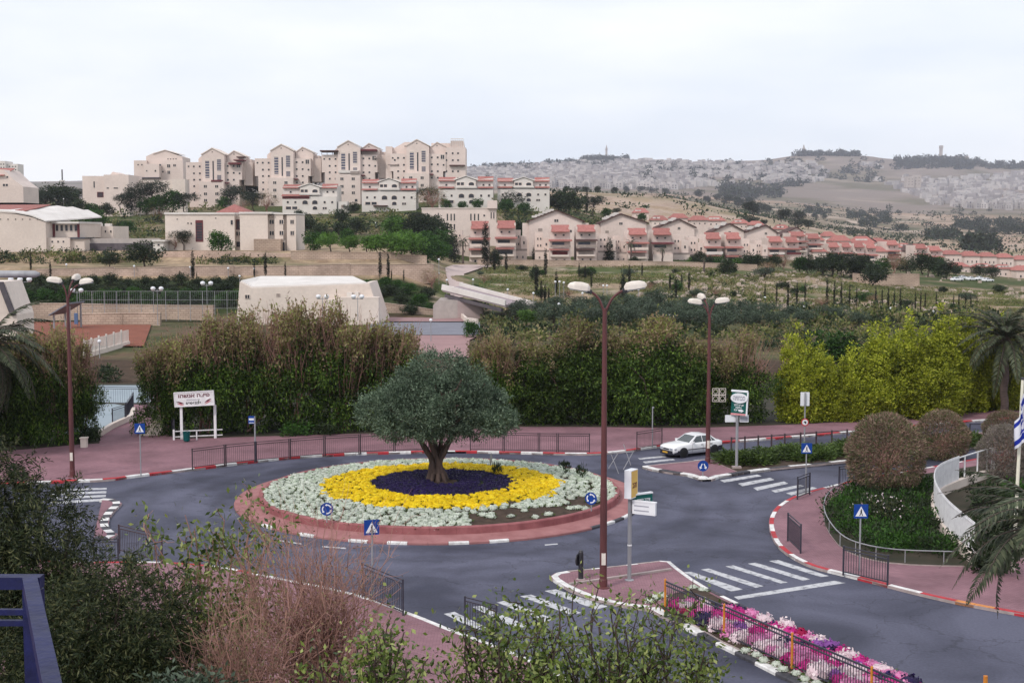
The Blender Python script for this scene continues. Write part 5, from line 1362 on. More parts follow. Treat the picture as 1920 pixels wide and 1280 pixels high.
# trees before the right-hand houses
rt = [(1330, 503, 478, 'dark'), (1345, 512, 478, 'green'), (1365, 518, 484, 'dark'), (1405, 508, 472, 'dark'), (1420, 505, 476, 'dark'), (1452, 505, 474, 'dark'), (1470, 505, 478, 'bare'), (1515, 512, 476, 'dark'), (1540, 516, 476, 'dark'), (1560, 518, 472, 'dark'), (1580, 520, 474, 'pine'), (1600, 520, 474, 'dark'), (1620, 524, 478, 'dark'), (1635, 536, 490, 'dark'), (1655, 512, 482, 'green'),
      (1675, 512, 474, 'bare'), (1700, 515, 480, 'dark'), (1730, 512, 470, 'dark'), (1740, 520, 482, 'pine'), (1760, 518, 478, 'green'), (1775, 522, 486, 'dark'), (1792, 516, 496, 'dark'), (1838, 518, 494, 'dark'), (1860, 522, 496, 'dark'), (1500, 508, 480, 'green'), (1380, 508, 480, 'bright')]
for i, (x, pb, pt, kd) in enumerate(sorted(rt)):
    plant_px(kd, 'tree', '%s from the left of the trees between rocky slope and ridge houses' % ORD[i], 'tree', x, pb, pt, 1.3, 'trees between the rocky slope and the ridge houses', Y=292 * K if pb < 515 else None)
# pines on the bare tan hill
fp = [(1060, 361, 349), (1080, 361, 350), (1100, 362, 350), (1120, 362, 349), (1150, 363, 351), (1175, 363, 350), (1200, 362, 349), (1222, 364, 351), (1250, 366, 353), (1310, 372, 356), (1328, 382, 368), (1345, 378, 364), (1360, 385, 366), (1385, 390, 370), (1400, 388, 370), (1412, 405, 378), (1422, 402, 380), (1438, 402, 384), (1408, 424, 404), (1430, 425, 412), (1465, 415, 392), (1478, 412, 394),
      (1492, 420, 396), (1496, 430, 410), (1515, 430, 412), (1530, 412, 400), (1545, 412, 402), (1520, 398, 386)]
for i, (x, pb, pt) in enumerate(sorted(fp)):
    plant_px('farpine', 'pine_tree', '%s from the left of the dark pines dotted over the bare tan hill' % ORD[i], 'pine tree', x, pb, pt, 1.15, 'pines dotted over the bare tan hill')
# far woods that read as one mass
def wood(label, rects, n, Yr=None, size=(5, 9)):
    qm = QM(); pts = []
    for (xa, xb, ya, yb, nn) in rects:
        for _ in range(nn):
            h = hit(RNG.uniform(xa, xb), RNG.uniform(ya, yb)); pts.append(h)
    for h in pts:
        s = RNG.uniform(*size)
        p, o = crown_points([((h.x, h.y, h.z + s * .5), (s * .75, s * .75, s * .6))], 14, 6, s * .18, RNG)
        v, q = leaf_quads(p, unit(o + RNG.normal(size=p.shape) * .5), s * .45, s * .3, RNG); qm.add(v, q, 0)
    tag(link('woods', qm.mesh('woods', [L_PINE])), label, 'woods', kind='stuff')
wood('dark woods on the far slopes and along the skyline', [(1585, 1625, 400, 412, 24), (1640, 1668, 402, 424, 24), (1610, 1650, 414, 428, 16), (1795, 1830, 420, 430, 24), (1830, 1940, 416, 440, 110), (1745, 1795, 438, 450, 30), (1680, 1700, 430, 436, 6), (1810, 1870, 458, 470, 34), (1500, 1560, 388, 404, 18), (1580, 1900, 388, 440, 30)], 0, size=(5, 9))
wood('wooded humps on the skyline ridge', [(1090, 1175, 298, 306, 70), (1100, 1140, 302, 314, 30), (1470, 1610, 290.5, 294, 90), (1680, 1850, 299, 318, 220), (1850, 1930, 310, 318, 50), (880, 1000, 312, 320, 60), (1010, 1090, 304, 312, 30), (1347, 1463, 354, 374, 60), (1470, 1500, 344, 350, 14), (1200, 1450, 303, 345, 70), (1460, 1700, 300, 345, 60)], 0, size=(9, 19))
# meadow tufts and stones on the slopes
def meadow():
    px = RNG.uniform(815, 1960, 26000); py = RNG.uniform(496, 612, 26000)
    yu = RNG.uniform(200, 292, 9000); px = RNG.uniform(790, 1960, 9000)
    x = (px - 960) / F * yu * K; y = yu * K
    z = terrain(x, y)
    dens = fbm(x, y, 14., 31) > .47
    path = (px < 905)
    ok = dens & ~path
    x, y, z = x[ok], y[ok], z[ok]
    qm = QM(); n = len(x)
    c = np.stack([x, y, z], 1)
    p = (c[:, None] + RNG.normal(size=(n, 14, 3)) * np.array([.8, .8, .10]) + np.array([0, 0, .1])).reshape(-1, 3)
    d = unit(RNG.normal(size=p.shape) * .8 + np.array([0, 0, .7]))
    v, q = leaf_quads(p, d, .42, .22, RNG); qm.add(v, q, 0)
    tag(link('meadow_plants', qm.mesh('meadow_plants', [L_GRASS])), 'low wild plants covering the meadow slope', 'ground cover', kind='stuff')
    mr = mk('pale_rock', (.45, .37, .31), (.30, .24, .20), 1.2, .95)
    mb = MB()
    cand = 0
    while cand < 650:
        px = RNG.uniform(1180, 1930); pyy = RNG.uniform(510, 600)
        h = hit(px, pyy)
        if fbm(np.array([h.x]), np.array([h.y]), 30., 41)[0] < .5: 
            cand += .2; continue
        s = RNG.uniform(.3, 1.1)
        vs = [(h.x + s * RNG.uniform(.7, 1.2) * math.cos(a), h.y + s * RNG.uniform(.6, 1) * math.sin(a), h.z - .2) for a in np.arange(6) * 1.047] + [(h.x + s * .6 * math.cos(a + .4), h.y + s * .6 * math.sin(a + .4), h.z + s * RNG.uniform(.4, .9)) for a in np.arange(6) * 1.047]
        mb.add(vs, [(i, (i + 1) % 6, 6 + (i + 1) % 6, 6 + i) for i in range(6)] + [(6, 7, 8, 9, 10, 11)], mr); cand += 1
    tag(mb.build('rocks', fix=False), 'pale rocks strewn over the slope', 'rocks', kind='stuff')
    # rough shrubs on the valley floor and the terraces
    qm = QM()
    for (xa, xb, ya, yb, n_, s0) in [(-60, 210, 476, 495, 90, 1.0), (215, 300, 480, 498, 16, .8), (380, 520, 490, 497, 40, .9), (100, 400, 584, 600, 0, 1), (900, 1500, 575, 640, 220, 1.1), (1480, 1900, 585, 612, 160, 1.2), (560, 900, 405, 440, 120, 1.6), (930, 1130, 385, 440, 120, 1.8), (100, 420, 385, 450, 130, 1.7), (900, 990, 620, 668, 40, .9), (1440, 1900, 600, 660, 150, .9), (1190, 1600, 520, 575, 90, .9)]:
        for _ in range(n_):
            h = hit(RNG.uniform(xa, xb), RNG.uniform(ya, yb)); s = s0 * RNG.uniform(.6, 1.5)
            p, o = crown_points([((h.x, h.y, h.z + s * .35), (s, s, s * .6))], 12, 6, s * .22, RNG)
            v, q = leaf_quads(p, unit(o + RNG.normal(size=p.shape) * .5), s * .45, s * .28, RNG); qm.add(v, q, int(RNG.random() < .6))
    tag(link('scrub', qm.mesh('scrub', [L_DARK, L_GRASS])), 'low scrub on the terraces and the valley floor', 'ground cover', kind='stuff')
meadow()
def hill_scrub():
    n = 2600; yu = RNG.uniform(520, 2500, n); px = RNG.uniform(1000, 1960, n); x = (px - 960) / F * yu * K; y = yu * K
    ok = fbm(x, y, 150., 51) > .46; x, y = x[ok], y[ok]; z = terrain(x, y); n = len(x)
    s = RNG.uniform(.8, 2.2, (n, 1, 1)) * (1 + (y / K / 1400)[:, None, None])
    c = np.stack([x, y, z + .4], 1); p = (c[:, None] + RNG.normal(size=(n, 9, 3)) * s * np.array([.9, .9, .3])).reshape(-1, 3)
    sz = np.repeat(s[:, 0], 9, 0); v, q = leaf_quads(p, unit(RNG.normal(size=p.shape) + np.array([0, 0, .5])), 1.0, .6, RNG)
    v = (v.reshape(-1, 4, 3) - p[:, None]) * sz[:, None] + p[:, None]
    qm = QM(); qm.add(v.reshape(-1, 3), q, 0); tag(link('hill_scrub', qm.mesh('hill_scrub', [L_DARK])), 'dark low bushes dotted over the bare hills', 'bushes', kind='stuff')
hill_scrub()

# ------------------------------------------------------------------ palms
def frond_mesh(L, sag, rng, npair=46, leafl=.55, leafw=.035):
    qm = QM(); t = np.linspace(0, 1, 12)
    curve = np.stack([L * (t - .08 * t ** 2) * math.cos(.2), np.zeros(12), L * (.55 * t - sag * t ** 2)], 1)
    v, q = tubes_np([(curve, np.linspace(.03, .006, 12))], 4); qm.add(v, q, 1)
    tt = np.linspace(.12, .99, npair)
    c = np.stack([np.interp(tt, t, curve[:, i]) for i in range(3)], 1)
    tan = unit(np.stack([np.gradient(c[:, i]) for i in range(3)], 1))
    for sgn in (-1, 1):
        d = unit(tan * .75 + np.array([0, sgn * 1.0, 0]) + np.array([0, 0, -.12]) + rng.normal(size=c.shape) * .12)
        l = leafl * np.sin(np.pi * np.clip(tt * .9 + .12, 0, 1)) ** .6
        n = len(c); s = unit(np.cross(d, tan)) ; w = np.cross(d, s)
        tip = c + d * l[:, None] + np.array([0, 0, -1]) * (l * .25)[:, None]
        mid = c + d * (l * .5)[:, None]
        vv = np.stack([c, mid + w * leafw, tip, mid - w * leafw], 1).reshape(-1, 3)
        qm.add(vv, np.arange(n * 4).reshape(-1, 4), 0)
    return qm.mesh('frond', [L_PALM, M_BARKPALM])
FR = [frond_mesh(3.6, s, RNG) for s in (.75, .95, .6, 1.15)]
def palm(label, base, crown, n=34, fl=1.0, tr=.24, elev=(-.75, 1.25), trunk=True):
    base, crown = Vector(base), Vector(crown)
    t = thing('palm_tree', label, 'palm tree', base, 0, 'palm trees')
    mb = MB(); c = crown - base
    k = 14
    pts = [c * (i / k) + Vector((.06 * math.sin(i), .05 * math.cos(i * 1.3), 0)) for i in range(k + 1)]
    mb.tube(pts, [tr * (1.25 - .3 * i / k) * (1 + .07 * (i % 2)) for i in range(k + 1)], M_BARKPALM, 10); mb.build('trunk', t, smooth=True)
    for i in range(n):
        o = link('frond', FR[i % 4], t, c)
        a = i * 2.39996; e = elev[0] + (elev[1] - elev[0]) * (i / n) ** .75
        o.rotation_euler = (random.uniform(-.3, .3), -e + .35, a); s = fl * random.uniform(.85, 1.1); o.scale = (s, s, s)
    return t
b0 = G(1882, 776, .1); palm('tall date palm before the yellow-green hedge at the right', b0, P(1886, 642, b0.y), 46, 1.32, .26, (-.55, 1.45))
b0 = G(-26, 856, .1); palm('date palm whose drooping fronds reach in from the left edge', b0, P(-28, 652, b0.y), 44, 1.5, .28, (-.9, 1.1))
Yp = 36; palm('near date palm fronds reaching in from the right edge over the pavement', (P(1985, 1000, Yp).x, Yp, 0), P(1985, 1004, Yp), 36, .92, .24, (-.35, 1.15))
for i, (px_, pb_, pt_) in enumerate([(576, 398, 378), (868, 494, 436), (1183, 497, 440), (1242, 498, 455), (1320, 512, 474)]):
    g = hit(px_, pb_); hh = (pb_ - pt_) / F * g.y
    cr = (g.x, g.y, g.z + hh * .72)
    palm('%s from the left of the small palms among the hillside houses' % ORD[i], g, cr, 14, hh * .09, .22)

# ------------------------------------------------------------------ tall hedges behind the pavement
def hedge_pick(z0, z1):
    def f(p, rng):
        t = (p[:, 2] - z0) / (z1 - z0) + rng.normal(size=len(p)) * .12 + .14 * np.sin(p[:, 0] * 1.7 + 1) * np.cos(p[:, 1] * 1.3) + .10 * np.sin(p[:, 0] * .8)
        m = np.zeros(len(p), int); m[t > .5] = 1; m[(t > .62) & (rng.random(len(p)) < .45)] = 2
        return m
    return f
def hedge_proto(h, rx, ry, brown, rng, ncl, nper=24):
    bl = []
    if brown:        # open, lumpy crown of arching boughs
        bl += [((rng.normal() * rx * .2, rng.normal() * ry * .2, h * z), (rx * .8, ry * .75, h * .14)) for z in (.12, .26, .4, .52)]
        for _ in range(13):
            a = rng.uniform(0, 6.28); r_ = rng.uniform(.1, .72); z = rng.uniform(.45, .86) - .2 * r_
            s = rng.uniform(.26, .42); bl.append(((math.cos(a) * rx * r_, math.sin(a) * ry * r_, h * z), (rx * s, ry * s * 1.2, h * .10)))
    else:            # clipped, dense wall of hanging leaves with loose tops
        for z in np.arange(.1, .72, .12):
            for _ in range(4): bl.append(((rng.normal() * rx * .24, rng.normal() * ry * .25, h * z), (rx * .72, ry * .72, h * .10)))
        for _ in range(9):
            a = rng.uniform(0, 6.28); r_ = rng.uniform(.1, .65); bl.append(((math.cos(a) * rx * r_, math.sin(a) * ry * r_, h * (.92 - .28 * r_ ** 1.5 + rng.normal() * .03)), (rx * .34, ry * .4, h * .09)))
    z0, z1 = (h * .30, h * .92) if brown else (h * .58, h * 1.04)
    p, o = crown_points(bl, ncl, nper, .27, rng, .3, .12)
    d = unit(o * .8 + rng.normal(size=p.shape) * .55 + np.array([0, 0, -.3]))
    # loose shoots that break the outline
    ns = 260 if brown else 150; k = 13; tt = np.linspace(0, 1, k)
    up = p[rng.integers(0, len(p), ns * 4)]; up = up[up[:, 2] > h * (.55 if brown else .74)][:ns]
    ax = unit(np.stack([up[:, 0] / rx * .6, up[:, 1] / ry * .6, np.full(len(up), .9)], 1) + rng.normal(size=up.shape) * .35); ln = rng.uniform(.5, 1.5, (len(up), 1, 1)) * (1 if brown else .75)
    sp_ = (up[:, None] + ax[:, None] * tt[None, :, None] * ln + rng.normal(size=(len(up), k, 3)) * .06)
    tw = [(sp_[i, ::4], np.array([.02, .016, .01, .006])) for i in range(len(up))]
    p = np.concatenate([p, sp_.reshape(-1, 3)]); d = np.concatenate([d, unit(rng.normal(size=(len(up) * k, 3)) * .7 + np.repeat(ax, k, 0) * .5)])
    v, q = leaf_quads(p, d, .31, .125, rng)
    mi = hedge_pick(z0, z1)(p, rng); qm = QM()
    for j in range(3):
        s_ = np.nonzero(mi == j)[0]; vv = v.reshape(-1, 4, 3)[s_].reshape(-1, 3); qm.add(vv, np.arange(len(s_) * 4).reshape(-1, 4), j)
    cr = qm.mesh('crown', [L_HEDGE, L_HEDGEBR, L_HEDGEYG])
    qm = QM(); paths = tw
    for j in range(150 if brown else 40):
        a = rng.uniform(0, 6.28); r_ = math.sqrt(rng.random())
        b0 = np.array([math.cos(a) * rx * .5 * r_, math.sin(a) * ry * .5 * r_, h * rng.uniform(.25, .55)]); e = np.array([math.cos(a) * rx * .98 * r_, math.sin(a) * ry * .9 * r_, h * rng.uniform(.62, .98)])
        paths.append(limb(b0, e, .03, .008, rng, 4, .05))
    for j in range(5): paths.append(limb((rng.normal() * .3, rng.normal() * .3, -.2), (rng.normal() * rx * .4, rng.normal() * ry * .4, h * .6), .12, .04, rng, 4))
    v, q = tubes_np([(np.asarray(a_)[:4], np.asarray(r_)[:4]) for a_, r_ in paths], 4); qm.add(v, q, 0)
    return cr, qm.mesh('trunk', [M_TWIG if brown else M_BARK])
HB = [hedge_proto(9.0, 4.6, 3.0, True, RNG, 800) for _ in range(3)]
HG = [hedge_proto(8.0, 3.4, 2.6, False, RNG, 800) for _ in range(2)]
def hedge(i, pr, px, pb, pt, wpx, label, group, h0, r0):
    g = G(px, pb, .1); g = Vector((g.x, g.y + 2.6, .1))
    s = (pb - pt) / F * g.y / h0; wx = wpx / F * g.y / (2 * r0)
    t = thing('hedge_tree', label, 'hedge tree', g, [0, math.pi, .3, math.pi + .3][i % 4], group, (wx, s * .95, s))
    link('trunk', pr[1], t); link('crown', pr[0], t)
for i, (px, pb, pt, w) in enumerate([(296, 822, 622, 110), (368, 820, 588, 160), (452, 818, 568, 165), (545, 816, 548, 180), (636, 814, 560, 165), (712, 811, 590, 150), (765, 809, 640, 90)]):
    hedge(i, HB[i % 3], px, pb, pt, w, '%s from the left of the brown-topped trees behind the pizza billboard' % ORD[i], 'brown-topped trees behind the pizza billboard', 9.4, 4.4)
for i, (px, pb, pt, w) in enumerate([(930, 803, 612, 110), (1395, 799, 618, 140)]):
    hedge(i, HB[i % 3], px, pb, pt, w, ['brownish thin tree between the roundabout olive and the dark green hedge', 'brown-topped tree between the dark green hedge and the yellow-green hedge'][i], None, 9.4, 4.4)
for i, (px, pb, pt, w) in enumerate([(1006, 802, 648, 112), (1082, 801, 612, 138), (1160, 801, 630, 118), (1236, 802, 604, 140), (1312, 802, 640, 116)]):
    hedge(i, HG[i % 2], px, pb, pt, w, '%s from the left of the dense dark green hedge trees behind the lamp post' % ORD[i], 'dense dark green hedge trees', 8.3, 3.3)
for i, (px, pb, pt, w) in enumerate([(-60, 846, 612, 130), (20, 842, 618, 130), (90, 838, 606, 120), (132, 834, 640, 75)]):
    hedge(i, HB[(i + 1) % 3] if i > 1 else HG[i % 2], px, pb, pt, w, '%s from the left of the dense trees behind the left lamp post' % ORD[i], 'dense trees behind the left lamp post', 9.0, 4.0)
def flame_proto(h, r_, rng, ncl=1300):
    """upright feathery plumes packed into one conifer, each plume a narrow cone with a loose tip"""
    bl = []
    def plume(x, y, z0, z1, w):
        for k in range(5):
            t = k / 4; bl.append(((x + .12 * rng.normal(), y + .12 * rng.normal(), z0 + (z1 - z0) * (.12 + .8 * t)), (w * (1.05 - .85 * t ** 1.4), w * (1.05 - .85 * t ** 1.4), (z1 - z0) * .17)))
    plume(0, 0, 0, h, r_ * .55)
    for j in range(6):
        a = j * 1.047 + rng.uniform(-.3, .3); plume(math.cos(a) * r_ * .55, math.sin(a) * r_ * .55, 0, h * rng.uniform(.72, .97), r_ * rng.uniform(.34, .46))
    for j in range(12):
        a = rng.uniform(0, 6.28); z = rng.uniform(.05, .5) * h; plume(math.cos(a) * r_ * .82, math.sin(a) * r_ * .82, z, z + h * rng.uniform(.22, .34), r_ * rng.uniform(.2, .3))
    return crown_mesh('crown', bl, ncl, 22, .15, .29, .12, [L_YELLOW], rng, droop=.45, shell=.15, inner=.05, outw=1.0), simple_trunk(h * .8, .16, rng, .05, 3)
FL = [flame_proto(8.0, 2.1, RNG) for _ in range(3)]
for i, (px, pb, pt, w, sh) in enumerate([(1505, 797, 622, 78, 0), (1548, 796, 648, 72, .5), (1608, 793, 652, 80, 0), (1588, 795, 706, 52, -.4), (1668, 790, 602, 92, 0), (1722, 788, 598, 96, .8), (1778, 784, 588, 92, 0), (1832, 778, 592, 80, .7), (1900, 774, 604, 90, .9), (1645, 792, 660, 70, -.8), (1750, 788, 640, 90, -.9)]):
    g = G(px, pb, .1); g.y += 2.2 + sh
    s = (pb - pt) / F * g.y / 8.3
    t = thing('conifer_hedge', None, 'conifer', g, i * 1.7, 'yellow-green conifer hedge', (w / F * g.y / 3.9, w / F * g.y / 3.9, s))
    t['label'] = ['leftmost tall yellow-green conifer beside the dark hedge', 'lower yellow-green conifer just right of the leftmost one', 'pointed yellow-green conifer right of the gap in the hedge', 'smallest yellow-green conifer filling the gap in the hedge', 'tall yellow-green conifer with a narrow top right of the gap',
                  'broad yellow-green conifer left of the tallest ones', 'tallest yellow-green conifer in the hedge at the right', 'yellow-green conifer just left of the date palm', 'yellow-green conifer behind the date palm at the edge', 'low yellow-green conifer in front between the pointed and the narrow-topped one', 'low yellow-green conifer in front of the tallest one'][i]
    link('trunk', FL[i % 3][1], t); link('crown', FL[i % 3][0], t)
# dark shrubs at hedge feet and by the left path
for i, (px, pb, w, h, lab) in enumerate([(168, 828, 34, 30, 'dark bush at the corner of the left path'), (560, 815, 60, 26, 'low dark bush under the brown-topped trees, right of the bus stop sign'), (610, 813, 60, 24, 'low dark bush under the brown-topped trees, left of the olive tree'), (200, 712, 60, 30, 'green bushes beyond the grey court')]):
    g = G(px, pb, .1); s = h / F * g.y
    plant('shrub', 'shrub', lab, 'shrub', g, s, w / h * .62)
for px, pb, pt, kd, lab in [(1562, 660, 606, 'green', 'green tree seen over the lower yellow-green conifers'), (1592, 690, 648, 'dark', 'dark bush in the gap between the yellow-green conifers'), (1628, 650, 622, 'dark', 'dark bush beyond the gap in the yellow-green hedge'), (1480, 640, 606, 'bare', 'brown tree behind the seam of dark green and yellow-green hedges')]:
    g = P(px, pb, 150); g.z = tz1(g.x, 150); plant(kd, 'tree', lab, 'tree', g, (pb - pt) / F * 150 + 1.2, 1.3)
# junipers in the median bed
JU = []
for k in range(3):
    p, o = crown_points([((0, 0, .25), (1.1, .9, .45)), ((.5, .2, .3), (.8, .7, .5)), ((-.5, -.1, .25), (.8, .6, .4))], 150, 14, .13, RNG)
    v, q = leaf_quads(p, unit(o * np.array([1, 1, .35]) + RNG.normal(size=p.shape) * .35 + np.array([0, 0, .3])), .26, .07, RNG)
    qm = QM(); qm.add(v, q, 0); JU.append(qm.mesh('juniper', [L_JUNIPER]))
for i in range(30):
    t = i / 29
    fa = G(1376 + (1910 - 1376) * t, 858 - 40 * t, .16); ne = G(1372 + (1910 - 1372) * t, 872 - 43 * t + 3 * math.sin(i), .16)
    p = fa.lerp(ne, .25 + .5 * (i % 2)); 
    if i > 24 : continue
    o = link('juniper', JU[i % 3], None, p); s = random.uniform(1.0, 1.35); o.scale = (s, s, s * random.uniform(.45, .75)); o.rotation_euler = (0, 0, random.uniform(0, 6.28))
    tag(o, '%s from the left of the spreading junipers in the median bed beside the white car' % ORD[i], 'juniper', 'junipers in the median bed')
# clipped ball shrubs
def ball_proto(rng, mat2=None):
    n = 15000
    d = unit(rng.normal(size=(n, 3))); lump = 1 + .05 * np.sin(d[:, 0] * 7 + 1) * np.cos(d[:, 1] * 6) + .04 * np.sin(d[:, 2] * 9)
    r_ = (1 - .28 * rng.random(n) ** 2) * lump
    p = d * r_[:, None] * .95
    dd = unit(d * .8 + rng.normal(size=d.shape) * .55)
    v, q = leaf_quads(p, dd, .105, .024, rng)
    qm = QM(); qm.add(v, q, 0); cr = qm.mesh('crown', [mat2 or L_BALL])
    qm = QM(); paths = [limb((0, 0, -1.15), (0, 0, -.2), .06, .05, rng)]
    for j in range(60):
        e = unit(rng.normal(size=(1, 3)))[0]; paths.append(limb((0, 0, -.4), e * .85, .02, .006, rng, 4))
    trunk_q(qm, paths, 0, 4)
    return cr, qm.mesh('trunk', [M_TWIG])
BL = [ball_proto(RNG), ball_proto(RNG)]
L_BALLG = leafmat('grey_ball_twigs', [(.17, .14, .13), (.24, .20, .18), (.13, .13, .075)], .15, nvar=.18)
BLG = ball_proto(RNG, L_BALLG)
for i, (px, pc, rp, Y, rh, lab, pr) in enumerate([(1661, 851, 76, 74, 1.0, 'largest clipped ball shrub, pinkish brown, at the corner of the garden bed', BL[0]), (1765, 820, 52, 88, 1.0, 'clipped brown ball shrub right of the largest one', BL[1]), (1662, 822, 54, 86, .9, 'clipped ball shrub showing only its top behind the largest one', BL[1]),
                                            (1886, 806, 44, 92, .85, 'clipped pinkish ball shrub behind the flag', BL[0]), (1882, 850, 48, 80, 1.15, 'greyish clipped shrub in front of the pinkish one by the flag', BLG)]):
    c = P(px, pc, Y); r_ = rp / F * Y
    t = thing('ball_shrub', lab, 'clipped shrub', c, i * 1.1, 'clipped ball shrubs', (r_, r_, r_ * rh))
    link('trunk', pr[1], t); link('crown', pr[0], t)
# garden ground cover and shrubs on the right
def garden():
    pts = []
    poly = [(1566, 945), (1563, 970), (1592, 1014), (1640, 1034), (1740, 1044), (1790, 1040), (1755, 975), (1735, 905), (1650, 912), (1600, 924)]
    from mathutils.geometry import intersect_point_tri_2d
    g = [Vector((*p, 0)) for p in poly]; tr = tessellate_polygon([g])
    while len(pts) < 150:
        x, y = random.uniform(1540, 1805), random.uniform(895, 1058); v = Vector((x, y))
        if any(intersect_point_tri_2d(v, *[g[k].to_2d() for k in t]) for t in tr): pts.append((x, y))
    qm = QM()
    for x, y in pts:
        c = G(x, y, .18); s = random.uniform(.5, .95)
        p, o = crown_points([((c.x, c.y, c.z + .25 * s), (s, s, .55 * s))], 20, 12, .16, RNG)
        v, q = leaf_quads(p, unit(o + RNG.normal(size=p.shape) * .5 + np.array([0, 0, .2])), .20, .08, RNG); qm.add(v, q, int(RNG.random() < .55))
    tag(link('garden_plants', qm.mesh('garden_plants', [L_DARK, L_GREEN])), 'dense low green plants filling the railed garden bed', 'ground cover', kind='stuff')
    for i, (x, y, w, h, kd, lab) in enumerate([(1845, 930, 90, 52, 'dark', 'dark green shrub just behind the white curved fence'), (1880, 985, 120, 80, 'dark', 'large dark green shrub behind the near end of the white fence'), (1905, 925, 70, 60, 'dark', 'dark shrub at the foot of the flagpole'), (1862, 1040, 110, 76, 'green', 'green shrub between the white fence and the near palm'), (1800, 895, 50, 30, 'dark', 'low dark shrub under the rail of the white fence')]):
        c = G(x, y + h * .4, .18); hh = h / F * c.y
        plant('shrub', 'shrub', lab, 'shrub', c, hh, w / h * .55)
    rb = thing('rose_bush', 'rose bush with pale pink blooms behind the crossing sign', 'rose bush', G(1655, 985, .18))
    p, o = crown_points([((0, 0, .7), (1.5, 1.2, .75))], 90, 12, .16, RNG)
    v, q = leaf_quads(p, unit(o + RNG.normal(size=p.shape) * .6), .18, .10, RNG); qm = QM(); qm.add(v, q, 0); link('leaves', qm.mesh('leaves', [L_SCHINUS]), rb)
    p, o = crown_points([((0, 0, .8), (1.5, 1.2, .8))], 46, 2, .05, RNG, .05, 0)
    v, q = leaf_quads(p, unit(o + RNG.normal(size=p.shape) * .5), .12, .12, RNG); qm = QM(); qm.add(v, q, 0); link('blooms', qm.mesh('blooms', [F_BLUSH]), rb)
garden()

# ------------------------------------------------------------------ the old olive on the roundabout
def olive():
    base = Vector((P(820, 905, 57.6 * K).x, 57.6 * K, mound(0) - .1))
    t = thing('olive_tree', 'old olive tree with a broad grey-green crown in the middle of the roundabout', 'olive tree', base, 0, None, (.93, .93, .945))
    rng = RNG
    mb = MB(); q = base.y / F
    # gnarled trunk: fused twisting stems that part into a fork
    stems = [((-.30, .0), (-1.5, -.1, 3.0), .42), ((.25, .1), (1.0, .0, 3.1), .40), ((.02, -.25), (-.5, -.35, 3.0), .36), ((.05, .25), (.5, .6, 3.2), .36), ((-.1, -.1), (-.2, .5, 3.0), .34), ((.36, -.14), (.9, -.5, 2.9), .30)]
    for (bx, by), top, r0 in stems:
        pts, rad = [], []
        for k in range(11):
            u = k / 10; w = max(0, (u - .42) / .58)
            tw = .16 * math.sin(u * 5 + bx * 9)
            pts.append(Vector((bx * (1 - .35 * min(1, u * 2)) * (1 - w) + top[0] * w + tw * .5, by * (1 - w) + top[1] * w + tw * .4, top[2] * u)))
            rad.append(.72 * r0 * (1.22 - .55 * min(1, u * 3) + .10 * math.sin(k * 2.1 + bx * 20)) * (1 - .35 * w))
        mb.tube(pts, rad, M_BARKOLIVE, 9)
    for k in range(9):
        a = k * .7; mb.tube([(math.cos(a) * .4, math.sin(a) * .4, .55), (math.cos(a) * .62, math.sin(a) * .62, .1), (math.cos(a) * .9, math.sin(a) * .9, -.12)], [.15, .12, .04], M_BARKOLIVE, 7)
    mb.build('trunk', t, smooth=True)
    # limbs
    qm = QM(); paths = []
    for k in range(34):
        a = rng.uniform(0, 6.28); s = stems[k % 6][1]
        r_ = rng.uniform(1.5, 3.9); paths.append(limb(s, (math.cos(a) * r_, math.sin(a) * r_ * .9, rng.uniform(3.4, 6.6)), .14, .03, rng, 7, .07))
    trunk_q(qm, paths, 0, 6); link('limbs', qm.mesh('limbs', [M_BARKOLIVE]), t)
    bl = [((0, 0, 4.7), (2.0, 1.8, 1.3)), ((.15, .2, 6.7), (1.75, 1.7, 1.15)), ((-1.35, -.3, 6.0), (1.25, 1.3, .95)), ((1.75, -.2, 6.05), (1.25, 1.3, .95)), ((-3.15, -.1, 4.35), (1.5, 1.5, 1.1)), ((-4.0, .3, 4.2), (.85, 1.1, .75)), ((-2.3, -1.0, 4.95), (1.15, 1.1, .9)),
          ((2.9, -.1, 4.6), (1.45, 1.5, 1.15)), ((3.85, .1, 3.75), (1.0, 1.2, .75)), ((2.6, -1.1, 3.6), (1.3, 1.0, .7)), ((.75, -2.1, 4.4), (1.45, 1.2, 1.05)), ((-.9, -2.2, 3.9), (1.2, 1.1, .85)), ((-2.4, -1.4, 3.55), (1.2, 1.0, .65)), ((.6, -1.5, 3.35), (1.5, 1.1, .5)), ((.3, -1.3, 5.75), (1.0, .9, .75)),
          ((0, 2.2, 4.4), (2.6, 1.5, 1.4)), ((-2.0, 1.6, 4.6), (1.6, 1.4, 1.2)), ((2.2, 1.5, 4.6), (1.6, 1.4, 1.2)), ((-.3, .2, 3.5), (2.4, 1.5, .5))]
    sprays = QM()
    p, o = crown_points(bl, 1700, 42, .15, rng, .14, .06)
    d = unit(o * .9 + rng.normal(size=p.shape) * .5 + np.array([0, 0, .12]))
    v, q_ = leaf_quads(p, d, .20, .060, rng); sprays.add(v, q_, 0)
    # upright sprays that break the outline
    p2, o2 = crown_points(bl, 620, 1, .03, rng, .08, 0)
    k = 12
    tt = np.linspace(0, 1, k)
    pp = (p2[:, None] + (unit(o2 * .9 + np.array([0, 0, .35]) + rng.normal(size=p2.shape) * .25))[:, None] * (tt[None, :, None] * .62) + rng.normal(size=(len(p2), k, 3)) * .045).reshape(-1, 3)
    dd = unit(np.repeat(o2, k, 0) + rng.normal(size=pp.shape) * .6 + np.array([0, 0, .2]))
    v, q_ = leaf_quads(pp, dd, .17, .05, rng); sprays.add(v, q_, 0)
    link('crown', sprays.mesh('crown', [L_OLIVE]), t)
olive()
